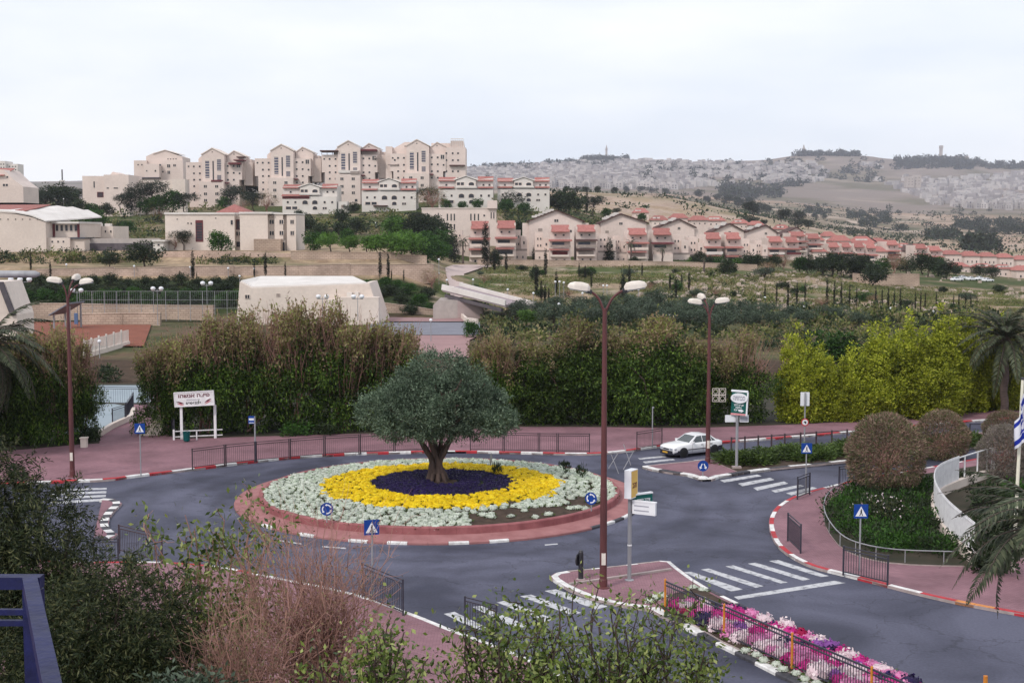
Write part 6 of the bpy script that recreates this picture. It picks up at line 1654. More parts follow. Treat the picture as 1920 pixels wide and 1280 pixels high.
# ------------------------------------------------------------------ flower beds
def clump_mesh(name, r, h, npet, size, mat, rng, green=.22):
    d = unit(np.abs(rng.normal(size=(npet, 3))) * np.where(rng.random((npet, 3)) < .5, -1, 1) * np.array([1, 1, 0]) + np.array([0, 0, 1]) * np.abs(rng.normal(size=(npet, 1))) + rng.normal(size=(npet, 3)) * np.array([1, 1, 0]))
    p = d * np.array([r, r, h]) * rng.uniform(.8, 1.05, (npet, 1))
    t = unit(np.cross(d, rng.normal(size=d.shape)) + d * .35)
    v, q = leaf_quads(p - t * size * .5, t, size, size * .8, rng)
    qm = QM(); qm.add(v, q, 0)
    na = 9; rings = [(1.0, .05), (.92, .45), (.66, .78), (.12, .93)]
    dv = np.array([[math.cos(6.2832 * k / na) * rr * r * .9, math.sin(6.2832 * k / na) * rr * r * .9, zz * h * .9] for rr, zz in rings for k in range(na)]) * rng.uniform(.92, 1.06, (na * 4, 1))
    dq = np.array([[i * na + k, i * na + (k + 1) % na, (i + 1) * na + (k + 1) % na, (i + 1) * na + k] for i in range(3) for k in range(na)])
    v2 = np.concatenate([v, dv]); qm = QM(); qm.add(v2, np.concatenate([q, dq + len(v)]), 0)
    n = int(npet * green) + 4
    a = rng.uniform(0, 6.28, n); p = np.stack([np.cos(a) * r * .95, np.sin(a) * r * .95, rng.uniform(0, h * .35, n)], 1)
    v, q = leaf_quads(p, unit(np.stack([np.cos(a), np.sin(a), rng.uniform(-.1, .6, n)], 1)), size * 1.5, size * .7, rng); qm.add(v, q, 1)
    return qm, name, [mat, L_JUNIPER]
WH = [clump_mesh('flower_clump', .24, .18, 70, .08, F_WHITE, RNG) for _ in range(4)]
WHM = [a.mesh('flower_clump', c) for a, b, c in WH]
def bed():
    spots = []
    r0, r1 = 6.75, RW - .32
    tries = 0
    while len(spots) < 1250 and tries < 60000:
        tries += 1
        a = random.uniform(0, 2 * math.pi); r = math.sqrt(random.uniform(r0 ** 2, r1 ** 2))
        x, y = CX + r * math.cos(a), CY + r * math.sin(a)
        ang = math.degrees(a) % 360
        # the right front sector is thinly planted, soil shows
        thin = 278 < ang < 352 and r > 7.9
        nz = float(vnoise(np.array([x]), np.array([y]), .55, 3)[0])
        if 282 < ang < 342 and r > 7.6 + .5 * math.sin(a * 7) and nz < .80: continue
        if (ang > 338 or ang < 35) and nz < .33: continue
        if nz < .16: continue
        if any((x - sx) ** 2 + (y - sy) ** 2 < .15 for sx, sy, _ in spots): continue
        spots.append((x, y, mound(r)))
    spots.sort(key=lambda s: s[1])
    for i, (x, y, z) in enumerate(spots[:300]):
        o = link('flower_clump', WHM[i % 4], None, (x, y, z)); s = random.uniform(.85, 1.35); o.scale = (s, s, s * random.uniform(.8, 1.2)); o.rotation_euler = (random.uniform(-.15, .15), random.uniform(-.15, .15), random.uniform(0, 6.28))
        tag(o, 'clump of small white flowers in the front rim of the roundabout bed', 'flowers', 'white flower clumps at the front rim of the roundabout')
    qm = QM()
    vv = [np.concatenate(a.v) for a, _, _ in WH]; qq = [a.q for a, _, _ in WH]
    def scatter(list_, protos, mats, name, label):
        out = QM()
        for i, (x, y, z, s) in enumerate(list_):
            pr = protos[i % len(protos)]
            c, sn = math.cos(i * 2.4), math.sin(i * 2.4)
            Rm = np.array([[c, sn, 0], [-sn, c, 0], [0, 0, 1]])
            for v, q, m in zip(pr.v, [pr.q[0]] + [k - len(pr.v[0]) for k in pr.q[1:]], pr.m):
                out.add(v @ Rm * s + np.array([x, y, z]), q, int(m[0]))
        tag(link(name, out.mesh(name, mats)), label, 'flowers', kind='stuff')
    scatter([(x, y, z, random.uniform(.85, 1.35)) for x, y, z in spots[300:]], [a for a, _, _ in WH], [F_WHITE, L_DARK], 'white_flowers', 'white flowers round the sides and back of the roundabout bed')
    YE = [clump_mesh('f', .21, .19, 40, .095, F_YELLOW, RNG, .12)[0] for _ in range(3)]
    l = []
    for _ in range(1500):
        a = random.uniform(0, 6.2832); r = math.sqrt(random.uniform(4.05 ** 2, (6.8 + .18 * math.sin(a * 9)) ** 2)); l.append((CX + .05 + r * math.cos(a), CY + r * math.sin(a), mound(r), random.uniform(.75, 1.25)))
    scatter(l, YE, [F_YELLOW, L_DARK], 'yellow_flowers', 'ring of yellow flowers in the roundabout bed')
    PU = [clump_mesh('f', .20, .13, 40, .075, F_PURPLE, RNG, .25)[0] for _ in range(3)]
    l = []
    for _ in range(1300):
        a = random.uniform(0, 6.2832); r = math.sqrt(random.uniform(.9 ** 2, 4.15 ** 2)); l.append((CX + .25 + r * math.cos(a), CY + r * math.sin(a), mound(r), random.uniform(.7, 1.2)))
    scatter(l, PU, [F_PURPLE, L_DARK], 'purple_flowers', 'disc of dark purple flowers round the olive trunk')
    for i, (px, py, h, lab) in enumerate([(1058, 888, .7, 'small dark tuft of grass at the back of the white flowers, left one of two'), (1090, 893, .6, 'small dark tuft of grass at the back of the white flowers, right one of two'), (932, 893, .6, 'small green tuft among the yellow flowers behind the trunk')]):
        g = G(px, py, .75)
        p, o = crown_points([((0, 0, h * .5), (.25, .25, h * .5))], 20, 10, .07, RNG)
        v, q = leaf_quads(p, unit(o * .4 + np.array([0, 0, 1.0])), .22, .05, RNG); qm = QM(); qm.add(v, q, 0)
        tag(link('grass_tuft', qm.mesh('grass_tuft', [L_DARK]), None, g), lab, 'plant')
bed()
# the long bed of mixed pink flowers on the lower splitter island
FA, FB = G(1247, 1143, .2), G(1653, 1330, .2)
fdir = (FB - FA).normalized(); fnrm = Vector((-fdir.y, fdir.x, 0))
def pink_bed():
    colsq = [('magenta', F_MAGENTA, 'bright magenta'), ('pink', F_PINK, 'clear pink'), ('blush', F_BLUSH, 'whitish pink'), ('crimson', F_CRIMSON, 'crimson red'), ('violet', F_VIOLET, 'pale violet'), ('purple', F_PURPLE, 'very dark purple')]
    meshes = {}
    for nm, m, d in colsq:
        meshes[nm] = [(lambda c: c[0].mesh('flower_mound', c[2]))(clump_mesh('f', .40, .38, 120, .12, m, RNG, .2)) for _ in range(2)]
    spots = []; tries = 0
    Lb = 17
    while len(spots) < 240 and tries < 30000:
        tries += 1
        u = random.uniform(.2, Lb); w = random.uniform(.28, 2.35)
        if u < 1.2 and w > 1.5: continue
        p = FA + fdir * u + fnrm * w
        if any((p - s).length_squared < .165 for s, _ in spots): continue
        spots.append((p, w))
    for i, (p, w) in enumerate(spots):
        cl = random.choices([0, 1, 2, 3, 4, 5], [.30, .28, .22, .11, .07, .05 + (.12 if w > 1.9 else 0)])[0]
        nm, m, d = colsq[cl]
        o = link('flower_mound', meshes[nm][i % 2], None, p); s = random.uniform(.85, 1.2); o.scale = (s, s, s * random.uniform(.9, 1.35)); o.rotation_euler = (0, 0, random.uniform(0, 6.28))
        tag(o, '%s flower mound in the fenced bed on the lower traffic island' % d, 'flowers', '%s flower mounds in the fenced bed' % d)
    k = 0
    for u in np.arange(5.6, 13.5, .55):
        p = FA + fdir * u - fnrm * (.22 + .08 * math.sin(u * 5)); p.z = .16
        o = link('flower_clump', WHM[k % 4], None, p); o.scale = (.85, .85, .9); k += 1
        tag(o, 'low white flower clump in the row outside the bed fence', 'flowers', 'white flower clumps outside the bed fence')
    for i, (x, y) in enumerate([(1218, 1128), (1230, 1122), (1240, 1118), (1300, 1103), (1318, 1108)]):
        g = G(x, y, .13); o = link('flower_clump', WHM[i % 4], None, g)
        tag(o, 'white flower clump at the tip of the fenced bed', 'flowers', 'white flower clumps at the tip of the fenced bed')
pink_bed()

# ------------------------------------------------------------------ fences
BAR = MB().tube([(0, 0, 0), (0, 0, 1)], .014, M_FENCE, 5).mesh('bar')
BARBR = MB().tube([(0, 0, 0), (0, 0, 1)], .011, M_FENCEBR, 5).mesh('bar')
def rail_panel(label, a, b, h=1.25, m=M_FENCE, bars=True, group='pedestrian guard rails', step=.13, thin=False, name='guard_rail', top2=True):
    a, b = Vector(a), Vector(b); t = thing(name, label, 'railing', a, 0, group)
    d = b - a; L = d.length; u = d.normalized()
    for p in (Vector((0, 0, 0)), d):
        mb = MB(); mb.box(p.x - .035, p.x + .035, p.y - .035, p.y + .035, p.z - .02, p.z + h + .03, m); mb.box(p.x - .042, p.x + .042, p.y - .042, p.y + .042, p.z + h + .03, p.z + h + .045, m); mb.build('post', t)
    for z in ([h, h - .14, .14] if top2 else [h, .14]):
        MB().bar(u * .035 + Vector((0, 0, z)), d - u * .035 + Vector((0, 0, z)), .035, .045, m).build('rail', t)
    n = int(L / step); zt = h - .14 if top2 else h
    if bars is True:
        for i in range(1, n):
            o = link('bar', BAR if m is M_FENCE else BARBR, t, d * (i / n) + Vector((0, 0, .14))); o.scale = (1, 1, zt - .14)
    else:
        mb = MB()
        for i in range(1, n):
            p = d * (i / n); mb.tube([p + Vector((0, 0, .14)), p + Vector((0, 0, zt))], .009, m, 4, cap=False)
        o = mb.build('bars', t, fix=False); o['kind'] = 'stuff'
    return t
far_pan = [((361, 880), (421, 872)), ((424, 871.5), (478, 866)), ((481, 865.5), (542, 860)), ((545, 859.5), (607, 854.5)), ((610, 854), (673, 850.5)), ((676, 850), (738, 847)), ((741, 847), (804, 845.5)), ((882, 845.5), (943, 846.5)), ((946, 846.5), (1009, 848)), ((1012, 848), (1044, 848.5)), ((1047, 848.5), (1105, 849))]
for i, (a, b) in enumerate(far_pan):
    rail_panel('%s from the left in the run of brown guard rails along the far kerb' % ORD[i], G(*a, .12), G(*b, .12), 1.3, M_FENCEBR, False, 'brown guard rails along the far kerb')
rail_panel('brown guard rail panel standing alone on the far kerb in front of the white car', G(1194, 844, .12), G(1241, 836, .12), 1.25, M_FENCEBR, False, 'brown guard rails along the far kerb')
rail_panel('narrow dark guard rail nearly end-on at the bend of the right-hand pavement', G(1477, 1014, .12), G(1501, 1037, .12), 1.35)
rail_panel('dark guard rail at the crossing by the taller ball shrub', G(1495, 936, .12), G(1518, 927, .12), 1.25)
rail_panel('dark guard rail partly behind the largest ball shrub', G(1573, 913, .12), G(1635, 904, .12), 1.2)
rail_panel('dark guard rail with clear bars below the crossing sign in the garden corner', G(1581, 1077, .12), G(1664, 1096, .12), 1.25)
rail_panel('dark guard rail at the near kerb, left of centre behind bare twigs', G(680, 1120, .12), G(756, 1153, .12), 1.4)
rail_panel('dark guard rail half hidden behind the leafy tree at the bottom', G(872, 1180, .12), G(931, 1196, .12), 1.25)
rail_panel('brown guard rail beside the small left median', G(224, 1036, .12), G(304, 1056, .12), 1.3, M_FENCEBR)
rail_panel('grey barred railing below the small left median', G(176, 1052, .12), G(222, 1050, .12), 1.0)
# posts with a rail along the median bed
for i, (x, y, x2, y2) in enumerate([(1371, 851, 1471, 843.5), (1471, 843.5, 1588, 834.5)]):
    t = thing('post_and_rail_fence', ['left', 'right'][i] + ' half of the grey post fence along the median bed behind the junipers', 'fence', G(x, y, .14), 0, 'post fences along the median')
    a, b = Vector((0, 0, 0)), G(x2, y2, .14) - G(x, y, .14); n = 4
    for k in range(n + (1 if i else 0)):
        p = a.lerp(b, k / n); MB().box(p.x - .05, p.x + .05, p.y - .05, p.y + .05, -.02, 1.15, M_FENCEBR).build('post', t)
    MB().bar(a + Vector((0, 0, 1.05)), b + Vector((0, 0, 1.05)), .04, .06, M_FENCEBR).build('rail', t)
t = thing('post_and_rail_fence', 'low rail in front of the far lane behind the flag', 'fence', G(1818, 822, .14))
for x in (0, 4.2): MB().box(x - .04, x + .04, -.04, .04, -.02, 1.1, M_FENCE).build('post', t)
MB().bar((0, 0, 1.05), (4.2, .6, 1.05), .04, .06, M_FENCE).build('rail', t)
# bed fence with orange posts: one thing, its posts and bars parts
bf = thing('bed_fence', 'black barred fence with orange posts along the pink flower bed', 'fence', FA)
NB = 5; bay = 3.55
bay = ((G(1487, 1252, .2) - FA).length) / 2
for k in range(NB):
    p = fdir * bay * k
    mb = MB(); mb.tube([p + Vector((0, 0, -.05)), p + Vector((0, 0, 1.22))], .045, M_ORANGE, 8); mb.tube([p + Vector((0, 0, 1.22)), p + Vector((0, 0, 1.26))], [.045, .02], M_ORANGE, 8); mb.build('post', bf)
    if k < NB - 1:
        a, b = p + fdir * .06, p + fdir * (bay - .06)
        for z, w in ((1.15, .06), (1.0, .045), (.12, .045)): MB().bar(a + Vector((0, 0, z)), b + Vector((0, 0, z)), .045, w, M_FENCE).build('rail', bf)
        n = int(bay / .135)
        for i in range(1, n):
            o = link('bar', BAR, bf, a.lerp(b, i / n) + Vector((0, 0, .12))); o.scale = (1, 1, 1.0)
# garden rail: thin bent tube on short posts
gr = thing('garden_rail', 'thin curved grey rail round the front of the garden bed', 'railing', G(1543, 968, .14))
gp = smooth_line([G(x, y, .14) - gr.location for x, y in [(1600, 916), (1572, 928), (1550, 945), (1543, 968), (1550, 994), (1578, 1030), (1620, 1046), (1680, 1056), (1790, 1059)]], 2)
MB().tube([p + Vector((0, 0, .62)) for p in gp], .028, M_GREYPOLE, 6).build('rail', gr, smooth=True)
for k in range(0, len(gp), 3): MB().tube([gp[k], gp[k] + Vector((0, 0, .62))], .022, M_GREYPOLE, 6).build('post', gr)
# white curved fence on a low plastered wall
wf = thing('white_fence', 'white curved slatted fence on a low cream wall at the right', 'fence', G(1765, 960, .18))
wo = wf.location
wpts = smooth_line([G(x, y, .18) - wo for x, y in [(1826, 1056), (1800, 1032), (1775, 1008), (1756, 980), (1749, 955), (1753, 938), (1768, 926), (1800, 912), (1850, 895), (1864, 892)]], 2)
wpts = [p for p in wpts]
mbw = MB()
for a, b in zip(wpts[:-1], wpts[1:]):
    mbw.bar(a + Vector((0, 0, .22)), b + Vector((0, 0, .22)), .3, .5, M_STONE2)
mbw.build('base_wall', wf)
acc = 0
for i, (a, b) in enumerate(zip(wpts[:-1], wpts[1:])):
    h = 1.75
    if i < len(wpts) - 11:
        L = (b - a).length; n = max(1, int(L / .16))
        for k in range(n):
            p = a.lerp(b, (k + .1) / n); q2 = a.lerp(b, (k + .86) / n)
            MB().bar(p + Vector((0, 0, .47 + .7)), q2 + Vector((0, 0, .47 + .7)), .025, 1.4, M_WHITESTEEL).build('slat', wf)
    MB().bar(a + Vector((0, 0, h)), b + Vector((0, 0, h)), .06, .06, M_WHITESTEEL).build('rail', wf)
    if i >= len(wpts) - 11 and i % 2 == 0: MB().bar(a + Vector((0, 0, .45)), a + Vector((0, 0, h)), .07, .07, M_WHITESTEEL).build('post', wf)
# path railings at the left gap
rail_panel('grey railing on the left of the side path', G(211, 795, .3), G(235, 787, .3), 1.2, M_FENCE, False, 'railings of the side path')
rail_panel('grey railing climbing beside the court, left of the side path', G(237, 786, .3), G(250, 765, .3), 1.3, M_FENCE, False, 'railings of the side path')
rail_panel('dark railing sloping down on the right of the side path', G(301, 786, .3), G(327, 820, .14), 1.3, M_FENCE, False, 'railings of the side path')
rail_panel('long grey railing across the pale court', G(162, 757, .2), G(277, 759, .2), 1.5, M_FENCE, False, 'railings of the side path', .2)
t = thing('low_wall', 'low cream kerb wall along the left of the side path', 'wall', G(186, 818, .12))
for (xa, ya), (xb, yb) in zip([(186, 818), (210, 803), (247, 786), (250, 772)][:-1], [(186, 818), (210, 803), (247, 786), (250, 772)][1:]):
    MB().bar(G(xa, ya, .12) - t.location + Vector((0, 0, .2)), G(xb, yb, .12) - t.location + Vector((0, 0, .2)), .3, .4, M_STONE2).build('wall_section', t)
t = thing('gate_pillar', 'cream pillar at the foot of the left path beside the dark bush', 'pillar', G(158, 838, .12)); MB().box(-.2, .2, -.2, .2, 0, .62, M_STONE2).box(-.25, .25, -.25, .25, .62, .7, M_STONE2).build('pillar', t)
t = thing('planter_wall', 'stepped cream wall end on the right of the side path', 'wall', G(290, 815, .12))
for k in range(4): MB().box(-.5 + .12 * k, .55, -.3 + .4 * k, .1 + .4 * k, 0, .5 + .28 * k, M_STONE2).build('wall_step', t)
MB().box(-.9, -.1, -.5, -.3, 0, .12, M_STONE2).build('wall_step', t)
t = thing('court_fence', 'white barred wall fence beyond the green bushes at the left', 'fence', hit(158, 672))
for k in range(6):
    a = hit(158 + k * 14, 672 - k * 4.0) - t.location; b2 = hit(158 + (k + 1) * 14, 672 - (k + 1) * 4.0) - t.location
    MB().bar(a + Vector((0, 0, .3)), b2 + Vector((0, 0, .3)), .3, .6, M_STONE2).build('base_wall', t)
    MB().bar(a + Vector((0, 0, .6)), a + Vector((0, 0, 2.4)), .2, .2, M_PLASTER).build('post', t)
    for j in range(6):
        p = a.lerp(b2, j / 6 + .08); MB().bar(p + Vector((0, 0, .6)), p + Vector((0, 0, 2.2)), .06, .22, M_PLASTER).build('slat', t)
# sports court fence: tall posts and mesh wires
t = thing('court_fence', 'tall grey wire fence behind the sports court', 'fence', P(150, 592, 180 * K))
fp_ = [P(x, 580, 180 * K) - t.location for x in np.arange(150, 460, 23)]
for p in fp_: MB().tube([p + Vector((0, 0, -2)), p + Vector((0, 0, 3.2))], .05, M_GREYPOLE, 5).build('post', t)
for z in (.2, 1.7, 3.2): MB().bar(fp_[0] + Vector((0, 0, z)), fp_[-1] + Vector((0, 0, z)), .04, .05, M_GREYPOLE).build('rail', t)
mb = MB()
for x in np.arange(fp_[0].x, fp_[-1].x, .35): mb.bar((x, 0, fp_[0].z + .2), (x, 0, fp_[0].z + 3.2), .02, .02, M_GREYPOLE)
o = mb.build('wires', t, fix=False); o['kind'] = 'stuff'

# ------------------------------------------------------------------ street lamps
def lamp(label, base, zs, heads, r=.13):
    """heads: list of (dx, dy, dz) of the lantern, from the split point at height zs"""
    t = thing('street_lamp', label, 'street lamp', base, 0, 'brown street lamps')
    mb = MB(); mb.tube([(0, 0, 0), (0, 0, .35), (0, 0, .4), (0, 0, 4.2), (0, 0, 4.25), (0, 0, zs)], [r * 1.25, r * 1.2, r * 1.05, r, r * .9, r * .62], M_BROWNPOLE, 14); mb.build('pole', t, smooth=False)
    MB().lathe([(r * 2.0, 0), (r * 2.0, .03), (r * 1.3, .07)], M_BROWNPOLE, 12).build('base_plate', t)
    MB().box(-r * .6, r * .6, -r - .012, -r + .02, 1.0, 1.5, M_LAMPSHELL).build('sticker', t)
    for dx, dy, dz in heads:
        h = Vector((dx, dy, 0)); L = h.length; u = h.normalized()
        pts = [Vector((0, 0, zs - .25)), Vector((0, 0, zs)) + u * (L * .10), Vector((0, 0, zs + dz * .52)) + u * (L * .30), Vector((0, 0, zs + dz * .82)) + u * (L * .58), Vector((0, 0, zs + dz * .96)) + u * (L * .82), Vector((0, 0, zs + dz)) + u * L]
        MB().tube(smooth_line(pts, 2), .052, M_BROWNPOLE, 8).build('arm', t, smooth=True)
        c = Vector((0, 0, zs + dz)) + u * L
        hd = link('lantern', None, t, c); hd.rotation_euler = (0, -.16, math.atan2(u.y, u.x)); hd.scale = (.88, .88, .85)
        mb = MB()
        secs = [(-.14, .09, .02, .17), (-.02, .18, .0, .34), (.26, .20, -.02, .38), (.62, .19, -.02, .35), (.84, .14, 0, .26), (.92, .07, .03, .14)]
        vs = []; n = 9
        for x, w, zb, zt in secs:
            for k in range(n):
                a = math.pi * k / (n - 1); vs.append((x, math.cos(a) * w, zb + math.sin(a) ** .65 * (zt - zb)))
        fs = [(i * n + k, i * n + k + 1, (i + 1) * n + k + 1, (i + 1) * n + k) for i in range(len(secs) - 1) for k in range(n - 1)] + [tuple(range(n)), tuple(range((len(secs) - 1) * n, len(secs) * n))]
        mb.add(vs, fs, M_LAMPSHELL); mb.build('shell', hd, smooth=False)
        MB().box(-.02, .82, -.14, .14, -.07, .0, M_LAMPGLASS).build('lens', hd)
        MB().box(-.24, .05, -.09, .09, -.12, .08, M_BLACK).build('bracket', hd)
    return t
def up(px, py, base): return P(px, py, base.y).z - base.z
b0 = G(1131, 1101, .12); q = b0.y / F
lamp('tall brown twin-armed street lamp on the lower traffic island', b0, up(1140, 578, b0), [(-(1143 - 1118) * q * 1.35, 0, (578 - 545) * q), ((1190 - 1143) * q * .9, 0, (578 - 543) * q)], .145)
b1 = G(1327, 868, .12); q = b1.y / F
lamp('brown three-headed street lamp beside the white car', b1, up(1328, 590, b1), [(-18 * q, 0, 20 * q), (-8 * q, .9, 28 * q), (14 * q, 0, 22 * q)], .14)
b2_ = G(136, 893, .12); q = b2_.y / F
lamp('brown three-headed street lamp at the left before the dark trees', b2_, up(133, 556, b2_), [(-14 * q, 0, 26 * q), (3 * q, 1.0, 30 * q), (30 * q, -.3, 24 * q)], .14)
# wire light decoration on the middle lamp
dc = thing('street_decoration', 'square wire decoration fixed high on the three-headed lamp by the car', 'decoration', (b1.x + .25, b1.y, up(1328, 752, b1) + .1))
q = b1.y / F
for k in range(2):
    for j in range(2):
        x, z = k * 13 * q, j * 13 * q
        fr = MB()
        for a, b in (((x, 0, z), (x + 12 * q, 0, z)), ((x + 12 * q, 0, z), (x + 12 * q, 0, z + 12 * q)), ((x + 12 * q, 0, z + 12 * q), (x, 0, z + 12 * q)), ((x, 0, z + 12 * q), (x, 0, z))): fr.bar(a, b, .03, .03, M_LAMPSHELL)
        fr.tube([(x + 6 * q + 4 * q * math.cos(a), 0, z + 6 * q + 4 * q * math.sin(a)) for a in np.linspace(0, 6.28, 13)], .015, M_LAMPSHELL, 4)
        fr.build('frame', dc)
MB().bar((-.3, 0, 8 * q), (0, 0, 8 * q), .04, .04, M_BROWNPOLE).build('bracket', dc)
# thin crossed sticks of the wire decoration on the near lamp
dc = thing('street_decoration', 'zigzag of thin metal sticks reaching right from the tall lamp post', 'decoration', (b0.x, b0.y, P(1140, 862, b0.y).z))
q = b0.y / F
zz = lambda x, y: Vector(((x - 1137) * q, 0, (862 - y) * q))
for a, b in (((1146, 878), (1163, 850)), ((1150, 850), (1165, 888)), ((1174, 832), (1188, 872)), ((1192, 847), (1174, 880)), ((1146, 849), (1194, 846)), ((1140, 849), (1150, 850))):
    MB().tube([zz(*a), zz(*b)], .018, M_GREYPOLE, 5).build('stick', dc)

# small park lamps in the distance
GLOBE = MB().lathe([(.05, -.3), (.22, -.22), (.32, 0), (.24, .2), (.02, .3)], M_SIGNWHITE, 10).mesh('globe', True)
POLE_S = MB().tube([(0, 0, 0), (0, 0, 1)], [.07, .045], M_GREYPOLE, 6).mesh('pole')
FLOOD = MB().lathe([(.02, .3), (.28, .2), (.34, 0), (.2, -.25), (.02, -.26)], M_SIGNWHITE, 10).mesh('floodlight', True)
def parklamp(label, px, pb, pt, Y=None, heads=1, flood=False, group='small park lamps'):
    g = hit(px, pb) if Y is None else P(px, pb, Y)
    h = (pb - pt) / F * g.y; t = thing('park_lamp', label, 'lamp', g, 0, group)
    o = link('pole', POLE_S, t); o.scale = (1, 1, h)
    for k in range(heads):
        x = (k - (heads - 1) / 2) * (1.35 if heads > 1 else 0)
        hd = link('floodlight' if flood else 'globe', FLOOD if flood else GLOBE, t, (x, 0, h)); s = 1.25 if flood else .8; hd.scale = (s, s, s)
    if heads > 1: MB().bar(((heads - 1) * -.68 - .2, 0, h - .35), ((heads - 1) * .68 + .2, 0, h - .35), .09, .09, M_GREYPOLE).build('crossbar', t)
    return t
parklamp('triple-headed floodlight mast at the left edge', 41, 640, 524, 150 * K, 3, True)
parklamp('double floodlight on a grey mast, left of the brown lamp arms', 40, 640, 561, 158 * K, 2, True)
parklamp('double floodlight on a grey mast beside the solar canopy', 146, 612, 544, 170 * K, 2, True)
parklamp('double floodlight between the canopy and the white hall, left one', 296, 610, 541, 170 * K, 2, True)
parklamp('double floodlight just left of the white hall', 389, 606, 531, 172 * K, 2, True)
parklamp('double floodlight in front of the white hall roof', 605, 600, 556, 168 * K, 2, True)
parklamp('double floodlight at the right end of the white hall', 671, 600, 556, 168 * K, 2, True)
parklamp('double lamp heads among the olives, left pair', 1238, 612, 593, None, 2, True)
parklamp('double lamp heads among the olives, right pair', 1261, 612, 593, None, 2, True)
for i, (px, pb, pt) in enumerate(sorted([(125, 516, 498), (252, 520, 499), (357, 520, 501), (428, 520, 503), (450, 560, 519), (477, 520, 504), (187, 672, 640), (592, 512, 501), (691, 512, 500), (789, 512, 503), (823, 520, 487), (823, 534, 513), (808, 642, 600), (838, 575, 526), (850, 580, 540), (887, 555, 525), (892, 590, 570), (925, 600, 566), (952, 577, 543), (1041, 560, 529), (1049, 560, 529), (1057, 560, 530), (1131, 552, 536), (1138, 552, 536), (1000, 580, 550), (1048, 610, 570), (1092, 570, 550),
                                  (1197, 565, 543), (120, 402, 373), (143, 402, 390), (176, 402, 393), (263, 408, 390), (288, 408, 388), (1434, 575, 558), (1508, 580, 575), (1595, 595, 585), (1670, 590, 578), (1750, 592, 584), (705, 430, 418), (718, 432, 424)])):
    parklamp('%s from the left of the slender white-headed path lamps in the distance' % ORD[i], px, pb, pt, None, 1, False, 'white-headed path lamps in the distance')
# metal canopy and grey street lamp head at the left
t = thing('canopy', 'blue grey slanted metal canopy on posts beside the clay court', 'canopy', P(115, 596, 165 * K)); q = 165 * K / F
vs = [(-24 * q, 0, 4 * q), (14 * q, 0, 26 * q), (22 * q, 6, 26 * q), (-16 * q, 6, 4 * q)]
MB().add(vs + [(x, y, z + .2) for x, y, z in vs], [(0, 3, 2, 1), (4, 5, 6, 7), (0, 1, 5, 4), (1, 2, 6, 5), (2, 3, 7, 6), (3, 0, 4, 7)], mk('canopy_metal', (.20, .22, .27), (.16, .18, .22), .5, .5)).build('roof', t)
for x, y in ((-18 * q, 1), (12 * q, 1), (18 * q, 5), (-12 * q, 5)): MB().box(x - .12, x + .12, y - .12, y + .12, -3, 5.5 * q + (x + 20 * q) * .5, M_GREYPOLE).build('post', t)
MB().box(24 * q, 30 * q, 0, .4, -1, 9 * q, mk('blue_board', (.10, .16, .30), None, .5, .6)).build('board', t)
b = Bld('gable_house', 'cream gable with a dark slanted roof edge, cut off by the left edge', 'house', 2, 600, 130 * K, wall=M_STONE2)
b.poly([(-60, 640), (-60, 528), (6, 528), (27, 590), (27, 640)], 0, 6).poly([(-6, 528), (4, 528), (26, 590), (16, 590)], -.4, -.02, m=M_CONCDARK, part='roof_edge').done()
g = P(0, 514, 60)
t = thing('grey_street_lamp', 'grey rounded street lamp head poking in at the left above the floodlights', 'roof', (g.x, 60, g.z)); q = 60 / F  # the grey bar is the head of a near street lamp
MB().tube([(-40 * q, 0, 0), (66 * q, 0, 0), (74 * q, 0, 0)], [7 * q, 6.5 * q, 3 * q], M_GREYPOLE, 12).build('lamp_head', t, smooth=True)
MB().box(-60 * q, -40 * q, -.3, .3, -12 * q, g.z * -1 + 0, M_GREYPOLE).build('support', t)

# ------------------------------------------------------------------ signs
def text_mesh(body, size, m, name, parent, loc, rz=0.0, rev=True, width=None):
    cu = bpy.data.curves.new('lettering', 'FONT'); cu.body = body[::-1] if rev else body; cu.size = size; cu.align_x = 'CENTER'; cu.align_y = 'CENTER'; cu.extrude = .003; cu.offset = size * .028
    tmp = bpy.data.objects.new('lettering', cu); COL.objects.link(tmp)
    me = bpy.data.meshes.new_from_object(tmp.evaluated_get(bpy.context.evaluated_depsgraph_get()))
    bpy.data.objects.remove(tmp); bpy.data.curves.remove(cu)
    me.name = 'lettering'; me.materials.clear(); me.materials.append(m)
    o = link(name, me, parent, loc); o.rotation_euler = (math.pi / 2, 0, rz)
    if width:
        xs = [v.co.x for v in me.vertices]; s = width / max(1e-6, max(xs) - min(xs)); o.scale = (s, 1, 1)
    return o
def pole(t, h, r=.04, m=M_GREYPOLE, x=0, y=0, z=0):
    return MB().tube([(x, y, z), (x, y, z + h)], r, m, 8).build('pole', t, smooth=False)
def flat(t, name, pts, y, m, th=.006):
    return MB().prism(pts, y - th, y, m, axis='y').build(name, t)
